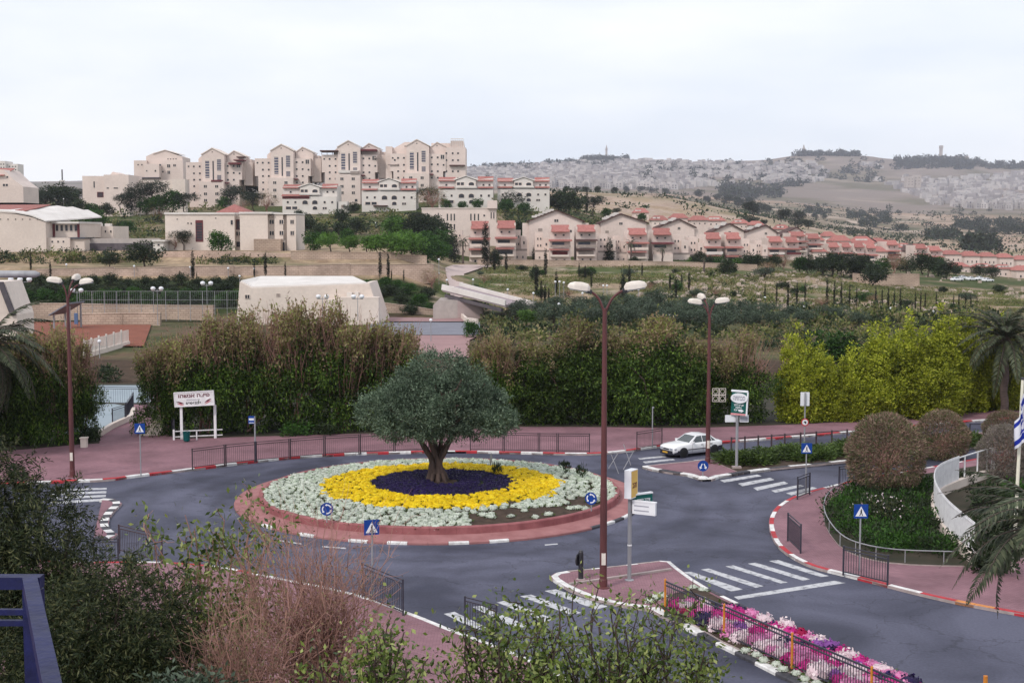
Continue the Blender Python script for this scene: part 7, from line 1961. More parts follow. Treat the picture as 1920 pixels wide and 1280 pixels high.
def cross_sign(label, base, zc, s=.6, rz=0.0, behind=False):
    t = thing('crossing_sign', label, 'traffic sign', base, rz, 'blue pedestrian crossing signs')
    pole(t, zc - s * .1 if behind else zc + s * .4, .038, y=-.09 if behind else .06)
    h = s / 2
    fb = link('sign_board', None, t, (0, 0, zc))
    MB().prism([(-h, -h), (h, -h), (h, h), (-h, h)], -.012, .012, M_SIGNBLUE, axis='y').build('plate', fb)
    flat(fb, 'triangle', [(-.40 * s, -.36 * s), (.40 * s, -.36 * s), (0, .36 * s)], -.012, M_SIGNWHITE)
    k = s
    fig = MB(); y0, y1 = -.026, -.018
    fig.prism([(.02 * k + .045 * k * math.cos(a), .12 * k + .045 * k * math.sin(a)) for a in np.linspace(0, 5.5, 8)], y0, y1, M_PRINTBLK, axis='y')
    fig.prism([(-.05 * k, .07 * k), (.05 * k, .07 * k), (.06 * k, -.10 * k), (-.04 * k, -.10 * k)], y0, y1, M_PRINTBLK, axis='y')
    fig.prism([(-.04 * k, -.10 * k), (.015 * k, -.10 * k), (-.07 * k, -.31 * k), (-.13 * k, -.31 * k)], y0 - .001, y1, M_PRINTBLK, axis='y')
    fig.prism([(.01 * k, -.10 * k), (.06 * k, -.10 * k), (.14 * k, -.31 * k), (.08 * k, -.31 * k)], y0 - .002, y1, M_PRINTBLK, axis='y')
    fig.build('figure', fb)
    return t
g = G(264, 892, .12); cross_sign('blue pedestrian crossing sign on the far left pavement', g, up(260, 803, g), .62, .1)
g = G(1511, 926, .12); cross_sign('blue pedestrian crossing sign at the kerb before the median junipers', g, up(1512, 840, g), .6, -.05)
g = G(1612, 1070, .12); cross_sign('blue pedestrian crossing sign beside the garden bed', g, up(1617, 958, g), .62, .0)
g = G(698, 1121, .12); cross_sign('blue pedestrian crossing sign with its pole in front, at the near kerb', g, up(695, 988, g), .62, .28, True)
def round_sign(label, base, zc, r, rz, m=M_SIGNBLUE, kindk='arrows', post=True):
    t = thing('round_sign', label, 'traffic sign', base, rz, 'round blue signs' if m is M_SIGNBLUE else None)
    if post: pole(t, zc, .035, y=.05)
    dk = link('disc', None, t, (0, 0, zc))
    circ = lambda rr, n=24: [(rr * math.cos(2 * math.pi * i / n), rr * math.sin(2 * math.pi * i / n)) for i in range(n)]
    MB().prism(circ(r), -.012, .012, m, axis='y').build('plate', dk)
    if kindk == 'arrows':
        for j in range(3):
            a0 = j * 2.0944 + .35; aa = np.linspace(a0, a0 + 1.25, 7)
            out = [(r * .74 * math.cos(a), r * .74 * math.sin(a)) for a in aa]; inn = [(r * .56 * math.cos(a), r * .56 * math.sin(a)) for a in aa[::-1]]
            e = a0 + 1.25
            tip = [(r * .86 * math.cos(e), r * .86 * math.sin(e)), (r * .66 * math.cos(e + .38), r * .66 * math.sin(e + .38)), (r * .44 * math.cos(e), r * .44 * math.sin(e))]
            flat(dk, 'arrow', out + tip + inn, -.013, M_SIGNWHITE)
    elif kindk == 'keep':
        for s in (-1, 1):
            flat(dk, 'arrow', [(s * .08 * r, .42 * r), (s * .26 * r, .42 * r), (s * .52 * r, -.18 * r), (s * .70 * r, -.10 * r), (s * .58 * r, -.60 * r), (s * .16 * r, -.38 * r), (s * .33 * r, -.28 * r)][::s], -.013, M_SIGNWHITE)
    elif kindk == 'ban':
        flat(dk, 'field', circ(r * .74), -.013, M_SIGNWHITE)
        flat(dk, 'symbol', [(-.32 * r, -.15 * r), (-.12 * r, .12 * r), (-.12 * r, .36 * r), (.18 * r, .36 * r), (.30 * r, .05 * r), (.18 * r, -.36 * r), (-.08 * r, -.36 * r), (-.08 * r, -.12 * r)], -.020, M_PRINTBLK)
    else:
        MB().box(-.03, .03, -.03, -.012, -r, r, M_GREYPOLE).build('stiffener', dk)
    return t
g = G(613, 979, .62); round_sign('round blue arrows sign among the white flowers at the left front', g, up(613, 954, g), .33, .15)
g = G(1108, 958, .62); round_sign('round blue arrows sign among the white flowers at the right', g, up(1110, 934, g), .33, -.45)
g = G(921, 880, .62); round_sign('back of a small round sign on a post at the rear of the flower bed', g, up(921, 858, g), .3, math.pi * .45, M_GREYPOLE, 'back')
g = G(1318, 897, .12); t = round_sign('round blue sign with two downward arrows on the median before the car', g, up(1318, 873, g), .33, 0, M_SIGNBLUE, 'keep')
MB().lathe([(.33, 0), (.30, .10), (.14, .16)], M_KWHITE, 12).build('base', t)
# pizza billboard
pa, pb_ = G(341, 823, .12), G(404, 821, .12)
bb = thing('billboard', 'white pizza billboard on two white posts', 'billboard', pa)
d = pb_ - pa; ang = math.atan2(d.y, d.x); q = pa.y / F
zt, zb = up(366, 734, pa), up(366, 760, pa)
for p in (Vector((0, 0, 0)), d): MB().box(p.x - .09, p.x + .09, p.y - .07, p.y + .07, 0, zb, M_WHITESTEEL).build('post', bb)
pn = link('panel', None, bb, Vector(((366.5 - 341) * q, 0, (zt + zb) / 2))); pn.rotation_euler = (0, -.055, .0)
w, h = 74 * q, (zt - zb)
MB().box(-w / 2, w / 2, -.16, .0, -h / 2, h / 2, M_WHITESTEEL).build('board', pn)
fr = MB(); 
for z0, z1 in ((-h / 2 - .03, -h / 2 + .03), (h / 2 - .03, h / 2 + .03)): fr.box(-w / 2 - .03, w / 2 + .03, -.19, .02, z0, z1, M_WHITESTEEL)
for x0, x1 in ((-w / 2 - .03, -w / 2 + .03), (w / 2 - .03, w / 2 + .03)): fr.box(x0, x1, -.188, .018, -h / 2 + .03, h / 2 - .03, M_WHITESTEEL)
fr.build('frame', pn)
text_mesh('פיצה אנשהו', .36, M_PRINTMAR, 'lettering', pn, (0, -.168, h * .24), width=w * .80)
text_mesh('5906226', .22, M_PRINTBLK, 'lettering', pn, (-w * .02, -.168, -h * .30), rev=False, width=w * .40)
text_mesh('יש משלוחים', .1, M_PRINTGREY, 'lettering', pn, (-w * .02, -.168, -h * .06), width=w * .34)
for s in (-1, 1):
    sw = [(s * w * (.26 + .18 * u), -h * .30 + h * (.26 if s > 0 else .16) * (1 - (1 - u) ** 2)) for u in np.linspace(0, 1, 8)]
    flat(pn, 'slice', sw + [(x, z - .10 * math.sin(math.pi * k / 7) - .015) for k, (x, z) in reversed(list(enumerate(sw)))], -.163, M_PRINTMAR)
    flat(pn, 'slice_edge', [(x * 1.0, z - .12) for x, z in sw] + [(x, z - .12 - .10 * math.sin(math.pi * k / 7) - .01) for k, (x, z) in reversed(list(enumerate(sw)))], -.163, mk('print_pink', (.62, .25, .27), None, 2, pos=False))
rl = thing('white_railing', 'low white two-bar railing under the billboard', 'railing', G(327, 824, .12))
for x in (0, 1.0, 2.0): pass
e = G(418, 820, .12) - rl.location
for z in (.62, .22): MB().bar(Vector((0, -.12, z)), e + Vector((0, -.12, z)), .05, .07, M_WHITESTEEL).build('rail', rl)
MB().box(-.06, .06, -.18, -.06, 0, .75, M_WHITESTEEL).build('post', rl)
MB().box(e.x * .5 - .04, e.x * .5 + .04, -.16, -.08, 0, .62, M_WHITESTEEL).build('post', rl)
bn = thing('litter_bin', 'teal green litter bin under the billboard', 'bin', G(350, 828, .12))
MB().lathe([(.20, .06), (.23, .1), (.25, .68), (.27, .70), (.27, .74), (.23, .74), (.21, .2)], M_BINGREEN, 14).build('body', bn); MB().box(-.03, .03, .22, .28, 0, .8, M_GREYPOLE).build('stand', bn)
# bus stop flag
g = G(479, 864, .12); t = thing('bus_stop_sign', 'blue bus stop flag on a grey post by the far kerb', 'bus stop sign', g)
pole(t, up(479, 780, g), .05); hh = up(474, 786, g)
MB().box(-.42, -.02, -.03, .03, hh - .28, hh + .22, M_SIGNBLUE).build('flag_plate', t); MB().box(-.38, -.06, -.036, -.03, hh - .06, hh + .08, M_SIGNWHITE).build('print', t); MB().box(-.38, -.06, -.036, -.03, hh - .24, hh - .20, M_SIGNWHITE).build('print', t)
MB().box(-.06, .06, -.06, .06, 0, 1.3, mk('sleeve', (.06, .07, .13), None, 2, pos=False)).build('sleeve', t)
# grey post at the hedge
g = G(1223, 838, .12); t = thing('post', 'thin bare grey post between the guard rail and the hedge', 'post', g); pole(t, up(1223, 764, g), .04); MB().box(-.04, .1, -.03, .03, up(1223, 765, g), up(1223, 762, g), M_GREYPOLE).build('cap', t)
# green business sign
g = G(1381, 877, .16); q = g.y / F; t = thing('direction_sign', 'green sign with an oval white header on a grey post in the juniper bed', 'sign', g)
pole(t, up(1381, 778, g), .09); MB().box(-.28, .28, -.2, .2, 0, .12, M_KPLAIN).build('footing', t)
sb = link('sign_box', None, t, (3 * q, 0, up(1381, 756, g))); sb.rotation_euler = (0, .05, -.25)
W_, H_ = 28 * q, 44 * q
MB().box(-W_ / 2, W_ / 2, -.14, .14, -H_ / 2, H_ / 2, M_SIGNGREEN).build('box', sb)
fr = MB(); fr.box(-W_ / 2 - .05, W_ / 2 + .05, -.17, .16, H_ / 2, H_ / 2 + .09, M_SIGNWHITE); fr.box(W_ / 2, W_ / 2 + .09, -.17, .16, -H_ / 2, H_ / 2, M_SIGNWHITE); fr.build('frame', sb)
MB().box(-W_ / 2, W_ / 2, -.155, -.14, -H_ / 2, -H_ / 2 + .12, mk('sign_pink', (.70, .30, .32), None, 2, pos=False)).build('footer', sb)
el = [(W_ * .56 * math.cos(a), H_ * .24 + 9.5 * q * math.sin(a)) for a in np.linspace(0, 6.283, 29)[:-1]]
MB().prism(el, -.22, -.14, M_SIGNWHITE, axis='y').build('oval', sb)
text_mesh('סבחתה', .42, M_PRINTGREY, 'lettering', sb, (0, -.226, H_ * .24), width=W_ * .8)
for z, wd in ((-.06, .82), (-.17, .5), (-.28, .6)):
    text_mesh({-.06: 'שערים לחינוך', -.17: 'עולמות', -.28: 'מרכז'}[z], .16, M_SIGNWHITE, 'lettering', sb, (-.05 if z < -.2 else 0, -.146, H_ * z), width=W_ * wd * .8)
flat(sb, 'arrow', [(.02, -H_ * .34), (.16, -H_ * .34), (.16, -H_ * .38), (.34, -H_ * .30), (.16, -H_ * .22), (.16, -H_ * .26), (.02, -H_ * .26)], -.147, M_SIGNWHITE)
zb = up(1381, 785, g)
for x0, x1, rz in ((-22 * q, -2 * q, .1), (5 * q, 22 * q, -.1)):
    p = link('name_board', None, t, ((x0 + x1) / 2, .14, zb)); p.rotation_euler = (0, 0, rz); ww = abs(x1 - x0)
    MB().box(-ww / 2, ww / 2, -.08, .08, -6.5 * q, 6.5 * q, M_SIGNWHITE).build('box', p)
    MB().box(-ww / 2 + .05, ww / 2 - .05, -.09, -.08, -5 * q, 3 * q, M_PRINTGREY if x0 > 0 else M_SIGNWHITE).build('face', p)
# prohibition sign with a blank plate above
g = G(1508, 843, .14); q = g.y / F; t = thing('road_sign', 'tall post with a grey plate back above a round red-rimmed sign', 'traffic sign', g)
pole(t, up(1508, 736, g), .05); zc = up(1507, 748, g)
MB().box(-8.5 * q, 8.5 * q, .05, .08, zc - 13 * q, zc + 13 * q, M_SIGNWHITE).build('plate', t); MB().box(-.05, .05, -.06, .05, zc - 12 * q, zc + 12 * q, M_GREYPOLE).build('bracket', t)
dk = link('disc', None, t, (0, -.07, up(1507, 791, g))); r_ = 7.2 * q
circ = lambda rr, n=24: [(rr * math.cos(2 * math.pi * i / n), rr * math.sin(2 * math.pi * i / n)) for i in range(n)]
MB().prism(circ(r_), -.012, .012, M_SIGNRED, axis='y').build('rim', dk); flat(dk, 'field', circ(r_ * .74), -.013, M_SIGNWHITE)
flat(dk, 'symbol', [(-.36 * r_, 0), (0, .38 * r_), (.12 * r_, .15 * r_), (.34 * r_, .15 * r_), (.34 * r_, -.38 * r_), (.05 * r_, -.38 * r_), (0, -.2 * r_)], -.020, M_PRINTBLK)
# yellow light box sign on the lower island with name boards
g = G(1180, 1087, .12); q = g.y / F; t = thing('sign_post', 'grey post with a yellow light box and street name boards on the lower traffic island', 'sign', g)
pole(t, up(1180, 935, g), .085); MB().lathe([(.2, 0), (.2, .02), (.1, .05)], M_GREYPOLE, 10).build('base_plate', t); MB().lathe([(.10, 1.5), (.10, 1.55), (.09, 1.56)], M_WHITESTEEL, 10).build('band', t)
bx = link('light_box', None, t, (2 * q, 0, up(1182, 906, g))); bx.rotation_euler = (0, 0, -1.02)
w, h = .64, 54 * q
MB().box(-w / 2, w / 2, -.16, .16, -h / 2, h / 2, M_SIGNWHITE).build('case', bx); MB().box(-w / 2 + .03, w / 2 - .03, .16, .168, -h / 2 + .04, h / 2 - .04, M_SIGNYEL).build('face', bx); MB().box(-w / 2 + .03, w / 2 - .03, -.168, -.16, -h / 2 + .04, h / 2 - .04, M_SIGNYEL).build('face', bx)
bx.rotation_euler = (0, 0, 1.02)
o = text_mesh('זהב', .34, M_PRINTMAR, 'lettering', bx, (0, -.172, -.05), width=w * .6)
zc = up(1200, 945, g)
for (L, rz, dz, m, body) in ((1.0, .55, .12, M_SIGNGREEN, 'דרך קדם'), (1.05, -.50, -.12, M_SIGNWHITE, None)):
    nb = link('name_board', None, t, (.06, 0, zc + dz)); nb.rotation_euler = (0, 0, rz)
    MB().box(.08, .08 + L, -.07, .07, -.26, .26, m).build('box', nb); MB().box(.06, .10 + L, -.085, .085, .26, .32, M_SIGNWHITE).build('top', nb); MB().box(.0, .08, -.03, .03, -.1, .1, M_GREYPOLE).build('bracket', nb)
    if body: text_mesh(body, .2, M_SIGNWHITE, 'lettering', nb, (.6, -.078, .02), width=L * .7)
    else:
        for z in (.1, -.1): MB().box(.16, L * .8, -.075, -.07, z - .025, z + .025, M_PRINTGREY).build('print', nb)
# black bollard sign, edge on
g = G(1089, 1085, .12); t = thing('bollard', 'black bollard with a disc seen edge on, left of the tall lamp post', 'bollard', g); h = up(1089, 1031, g)
MB().tube([(0, 0, 0), (0, 0, .1), (0, 0, h - .08), (0, 0, h)], [.12, .11, .11, .07], M_BLACK, 12).build('post', t)
dk = MB(); dk.prism([(.26 * math.cos(a), .26 * math.sin(a)) for a in np.linspace(0, 6.283, 21)[:-1]], -.02, .02, M_BLACK, axis='y'); o = dk.build('disc', t, (-.13, 0, h * .68)); o.rotation_euler = (0, 0, 1.15)
MB().lathe([(.2, 0), (.18, .03)], M_KPLAIN, 12).build('footing', t)
# yellow post top at the bottom right
g = FA + fdir * 16.4 + fnrm * 3.2; g = G(1846, 1335, .12); t = thing('bollard', 'yellow post whose top shows at the bottom right edge', 'bollard', g); MB().tube([(0, 0, 0), (0, 0, up(1846, 1266, g))], .07, M_ORANGE, 8).build('post', t)
# flagpole with a limp flag
g = P(1904, 925, 58); g.z = .1; t = thing('flagpole', 'white flagpole at the right edge', 'flagpole', g); zt = P(1911, 712, 58).z - .1
MB().tube([(0, 0, 0), (.16, 0, zt)], [.085, .065], mk('pole_cream', (.78, .76, .62), None, 2, .5, pos=False), 10).build('pole', t); MB().lathe([(.02, 0), (.1, .03), (.08, .1), (.01, .12)], M_BLACK, 8, (.16, 0, zt)).build('finial', t)
def flag():
    f = thing('flag', 'white flag with blue stripes and a six-pointed star hanging limp from the pole', 'flag', g + Vector((.14, -.12, zt - .55)))
    nu, nv = 44, 30; Lf, Hf = 3.2, 2.1
    vs = []
    for i in range(nu + 1):
        u = i / nu
        for j in range(nv + 1):
            v = j / nv
            fold = math.sin(u * 9.5 + v * 1.5) * .12 * min(1, u * 4)
            x = .02 + u * .42 + .10 * math.sin(u * 7 + v * 2) - .22 * v * (1 - u) * .8 - .18 * (1 - v) * 0
            z = -v * Hf * (.86) - u * 1.25 * (.35 + .65 * (1 - v * .55))
            vs.append((.06 - x * .9, -abs(fold) - .06 - .1 * u, z))
    fs, ms = [], []
    def inside(p):  # star outlines
        x, y = p; x = (x - .5) * Lf / Hf; y = y - .5
        for s in (1, -1):
            d = max(-s * y * 2, s * y + abs(x) * math.sqrt(3)) / 2 * 1.0
            if .115 < d < .155: return True
        return False
    for i in range(nu):
        for j in range(nv):
            a = i * (nv + 1) + j; fs.append((a, a + nv + 1, a + nv + 2, a + 1))
            v = (j + .5) / nv; u = (i + .5) / nu
            ms.append(1 if (.10 < v < .28 or .72 < v < .90 or inside((u, v))) else 0)
    mb = MB()
    w, bl = mk('flag_white', (.74, .75, .80), (.68, .69, .76), 2, .8, pos=False), mk('flag_blue', (.012, .03, .34), None, 2, .8, pos=False)
    mb.mi(w); mb.mi(bl); mb.v = vs; mb.f = [list(x) for x in fs]; mb.m = ms
    mb.build('cloth', f, smooth=True, fix=False)
flag()

# ------------------------------------------------------------------ the white saloon car
def car_meshes():
    out = {}
    # stations along x (front +): x, half width at sill, half width at belt, z sill, z belt, hood/boot height at centre
    st = [(2.14, .56, .60, .40, .64, .68), (2.08, .70, .75, .32, .72, .77), (1.80, .77, .81, .26, .80, .86), (1.30, .80, .835, .24, .86, .92), (.72, .81, .85, .24, .90, .965), (0, .815, .855, .24, .92, .96), (-.75, .815, .855, .24, .93, .97),
          (-1.25, .81, .84, .20, .93, .97), (-1.75, .78, .81, .24, .92, .98), (-2.05, .70, .75, .30, .88, .95), (-2.16, .58, .64, .40, .74, .84)]
    vs = []; n = 9
    for x, ws, wb, zs, zb, zc in st:
        half = [(0, zs), (ws, zs), (ws + .03, zs + (zb - zs) * .45), (wb, zb - .05), (wb - .05, zb + .01), (wb * .5, zb + (zc - zb) * .75), (0, zc)]
        for y, z in half: vs.append((x, y, z))
        for y, z in half[1:-1][::-1]: vs.append((x, -y, z))
    n = 12
    fs = [(i * n + k, i * n + (k + 1) % n, (i + 1) * n + (k + 1) % n, (i + 1) * n + k) for i in range(len(st) - 1) for k in range(n)] + [tuple(range(n)), tuple(range((len(st) - 1) * n, len(st) * n))]
    mb = MB(); mb.add(vs, fs, M_CARPAINT); out['body'] = mb.mesh('body', True)
    # cabin
    cs = [(.78, .80, .80, .91, .92), (.06, .66, .60, .92, 1.335), (-.45, .665, .60, .93, 1.385), (-1.0, .65, .585, .94, 1.35), (-1.62, .74, .74, .955, .975)]
    top = [(.80, .78, .93), (.10, .59, 1.37), (-.45, .59, 1.43), (-1.02, .575, 1.385), (-1.64, .70, .985)]
    bot = [(.80, .80, .88), (.06, .80, .90), (-.45, .80, .91), (-1.0, .80, .92), (-1.66, .76, .94)]
    vs = [(x, w, z) for x, w, z in top] + [(x, -w, z) for x, w, z in top] + [(x, w, z) for x, w, z in bot] + [(x, -w, z) for x, w, z in bot]
    mb = MB(); fs = []
    for i in range(4):
        fs += [(i, i + 1, 6 + i, 5 + i), (i, 10 + i, 11 + i, i + 1), (5 + i, 6 + i, 16 + i, 15 + i)]
    mb.add(vs, fs, M_CARPAINT); out['roof'] = mb.mesh('roof', False)
    def gl(name, q, off):
        a, b, c, d = [Vector(p) for p in q]; nrm = (b - a).cross(d - a).normalized()
        if nrm.dot(Vector(off)) < 0: nrm = -nrm
        ce = (a + b + c + d) / 4; pts = [p + (ce - p) * .0 + nrm * .012 for p in (a, b, c, d)]
        m_ = MB(); m_.add(pts + [p - nrm * .02 for p in pts], [(0, 1, 2, 3), (7, 6, 5, 4), (0, 4, 5, 1), (1, 5, 6, 2), (2, 6, 7, 3), (3, 7, 4, 0)], M_CARGLASS); out.setdefault(name, []).append(m_.mesh(name))
    L = lambda a, b, t: tuple(a[i] + (b[i] - a[i]) * t for i in range(3))
    def inset(q, fx, fz):
        a, b, c, d = q
        return [L(L(a, b, fx), L(d, c, fx), fz), L(L(a, b, 1 - fx), L(d, c, 1 - fx), fz), L(L(a, b, 1 - fx), L(d, c, 1 - fx), 1 - fz), L(L(a, b, fx), L(d, c, fx), 1 - fz)]
    gl('windscreen', inset([(.80, .78, .93), (.80, -.78, .93), (.10, -.59, 1.37), (.10, .59, 1.37)], .06, .06), (1, 0, .6))
    gl('rear_window', inset([(-1.64, .70, .985), (-1.64, -.70, .985), (-1.02, -.575, 1.385), (-1.02, .575, 1.385)], .08, .10), (-1, 0, .6))
    for s in (1, -1):
        A = lambda x, z: (x, s * (.80 - (z - .91) / (1.40 - .91) * .21), z)
        gl('side_window', [A(.60, .95), A(-.30, .95), A(-.30, 1.35), A(.08, 1.325)], (0, s, .2))
        gl('side_window', [A(-.36, .95), A(-1.10, .96), A(-1.0, 1.32), A(-.36, 1.35)], (0, s, .2))
        gl('side_window', [A(-1.16, .97), A(-1.42, .98), A(-1.14, 1.21), A(-1.08, 1.26)], (0, s, .2))
    mb = MB(); mb.lathe([(.20, -.10), (.295, -.10), (.31, -.07), (.31, .07), (.295, .10), (.20, .10)], M_TYRE, 22); out['tyre'] = mb.mesh('tyre', True)
    mb = MB(); mb.lathe([(.02, .075), (.10, .085), (.15, .06), (.20, .10), (.205, -.09)], M_RIMS, 18); out['rim'] = mb.mesh('rim', False)
    mb = MB(); mb.prism([(2.02, -.72), (2.20, -.58), (2.24, 0), (2.20, .58), (2.02, .72), (1.66, .83), (1.66, -.83)], .22, .50, M_CARTRIM); out['front_bumper'] = mb.mesh('front_bumper')
    mb = MB(); mb.prism([(-2.02, .76), (-2.20, .62), (-2.23, 0), (-2.20, -.62), (-2.02, -.76), (-1.66, -.845), (-1.66, .845)], .28, .60, M_CARTRIM); out['rear_bumper'] = mb.mesh('rear_bumper')
    return out
CM = car_meshes()
M_HEADL = mk('headlight_glass', (.40, .42, .48), (.28, .3, .36), 6, .1, spec=.8, pos=False); M_TAIL = mk('tail_light', (.35, .01, .02), None, 2, .2, pos=False)
ARCH = MB().lathe([(.02, 0), (.37, 0), (.37, .02)], M_CARTRIM, 22).mesh('wheel_arch')
def car(label, loc, heading, group=None, full=True):
    t = thing('parked_car' if not full else 'car', label, 'car', loc, heading, group)
    link('body', CM['body'], t); link('roof', CM['roof'], t)
    for nm in ('windscreen', 'rear_window', 'side_window'):
        for m in CM[nm]: link(nm, m, t)
    for x in (1.33, -1.30):
        for s in (1, -1):
            w = link('wheel', None, t, (x, s * .735, .31)); w.rotation_euler = (-s * math.pi / 2, 0, 0)
            link('tyre', CM['tyre'], w); link('rim', CM['rim'], w)
            if full: a = link('wheel_arch', ARCH, t, (x, s * .853, .33)); a.rotation_euler = (-s * math.pi / 2, 0, 0)
    if not full: return t
    for w in [c for c in t.children if c.name.startswith('wheel') and not c.name.startswith('wheel_arch')]: w.location.y *= 1.06
    link('front_bumper', CM['front_bumper'], t); link('rear_bumper', CM['rear_bumper'], t)
    for s in (1, -1):
        MB().box(2.02, 2.145, s * .66 if s < 0 else .36, s * .36 if s < 0 else .66, .53, .66, M_HEADL).build('headlight', t)
        MB().box(1.86, 2.03, s * .79 if s < 0 else .66, s * .66 if s < 0 else .79, .56, .64, M_HEADL).build('indicator', t)
        MB().box(-2.165, -2.02, s * .70 if s < 0 else .42, s * .42 if s < 0 else .70, .64, .78, M_TAIL).build('tail_light', t)
        MB().box(.50, .64, s * .98 if s < 0 else .84, s * .84 if s < 0 else .98, .93, 1.05, M_CARPAINT).build('mirror', t)
        MB().box(-1.0, .95, s * .862 if s < 0 else .842, s * .842 if s < 0 else .862, .50, .55, M_CARTRIM).build('side_strip', t)
        for x in (-.22, -1.02): MB().box(x - .09, x + .09, s * .862 if s < 0 else .845, s * .845 if s < 0 else .862, .76, .80, M_CARTRIM).build('handle', t)
        for x in (.60, -.33, -1.08): MB().box(x - .006, x + .006, s * .8535 if s < 0 else .8505, s * .8505 if s < 0 else .8535, .34, .86, M_CARTRIM).build('door_gap', t)
    MB().box(2.11, 2.16, -.30, .30, .54, .63, M_CARTRIM).build('grille', t)
    MB().box(2.22, 2.252, -.26, .26, .32, .43, M_PLATE).build('number_plate', t)
    return t
hd = math.radians(180 + 31)
fw = G(1281, 858, 0)
fwd = Vector((math.cos(hd), math.sin(hd), 0)); lft = Vector((-fwd.y, fwd.x, 0))
car('white saloon car entering the roundabout past the far median', fw - fwd * 1.33 - lft * .80, hd)
for i, (px, py, a) in enumerate([(1212, 501, .1), (1806, 525, .4), (1822, 527, .4), (1838, 526, .5), (1852, 529, .4), (1794, 528, .3)]):
    gg = P(px, py, 287 * K) if i == 0 else hit(px, py); gg.z = tz1(gg.x, gg.y) + .05
    car(['tiny white car parked on the track below the stepped houses', 'leftmost but one of the small cars in the distant car park', 'middle small car in the distant car park', 'small car right of the middle one in the distant car park', 'rightmost small car in the distant car park', 'leftmost small car in the distant car park'][i], gg, a, 'cars parked in the distance', False)

# ------------------------------------------------------------------ near vegetation seen from above
def near_leafy(label, top, nb, spread, height, leafL, leafW, mat, rng, nleaf, seedtw=40, name='leafy_tree', clump=.16, twigm=M_BARK, ground=0.0):
    """tall open shrub: stems fan up from a trunk, leaves hang in clusters along the shoots"""
    top = Vector(top); base = Vector((top.x, top.y, ground))
    t = thing(name, label, 'tree', base)
    Ht = top.z - ground
    qm = QM(); paths = []; tips = []
    z0 = Ht - height
    paths.append(limb((0, 0, 0), (0, 0, z0), .16, .10, rng))
    for k in range(nb):
        a = rng.uniform(0, 6.28); r_ = spread * math.sqrt(rng.random())
        e = np.array([math.cos(a) * r_, math.sin(a) * r_ * .8, Ht - height * (.02 + .75 * rng.random() ** 1.6 * (.35 + .65 * r_ / spread))])
        s = np.array([rng.normal() * .1, rng.normal() * .1, z0 - .3 + rng.random() * height * .25])
        p, r0 = limb(s, e, .035, .008, rng, 8, .06); paths.append((p, r0))
        for j in range(5):
            i = rng.integers(3, 8); d = unit(rng.normal(size=(1, 3)) * np.array([1, 1, .6]) + np.array([[0, 0, .5]]))[0]
            e2 = p[i] + d * rng.uniform(.25, .75) * height * .22
            p2, r2 = limb(p[i], e2, .012, .004, rng, 5, .08); paths.append((p2, r2)); tips.append(p2)
        tips.append(p[4:])
    trunk_q(qm, paths, 0, 4); link('branches', qm.mesh('branches', [twigm]), t)
    tp = np.concatenate(tips)
    idx = rng.integers(0, len(tp), nleaf)
    c = tp[idx] + rng.normal(size=(nleaf, 3)) * clump
    d = unit(rng.normal(size=(nleaf, 3)) * .7 + np.array([0, 0, -.45]))
    v, q = leaf_quads(c, d, leafL, leafW, rng, 0); qm = QM(); qm.add(v, q, 0)
    link('leaves', qm.mesh('leaves', [mat]), t)
    return t
near_leafy('glossy green leafy tree at the bottom centre, tallest of the leafy ones', P(1135, 1128, 19), 58, 1.5, 3.2, .10, .05, L_FICUS, RNG, 6400)
near_leafy('leafy green tree at the bottom, left of the tallest leafy one', P(945, 1145, 18.5), 40, 1.0, 2.6, .10, .05, L_FICUS, RNG, 4200)
near_leafy('small leafy shoot at the bottom between the tall leafy tree and flower bed', P(1305, 1196, 18), 16, .42, 2.0, .10, .05, L_FICUS, RNG, 1900)
near_leafy('leafy green shrub under the bare pinkish shrub at the bottom', P(690, 1172, 17.5), 26, .85, 2.0, .10, .05, L_FICUS, RNG, 2600)
near_leafy('thin yellowish shrub in front of the road at the left', P(385, 960, 25), 26, 1.5, 4.2, .15, .07, L_FICUS, RNG, 2600, name='thin_shrub', twigm=M_TWIG)
near_leafy('small green tuft-topped stem before the left of the flower bed', P(462, 918, 26), 4, .35, 2.4, .12, .06, L_FICUS, RNG, 260, name='thin_shrub', twigm=M_TWIG)
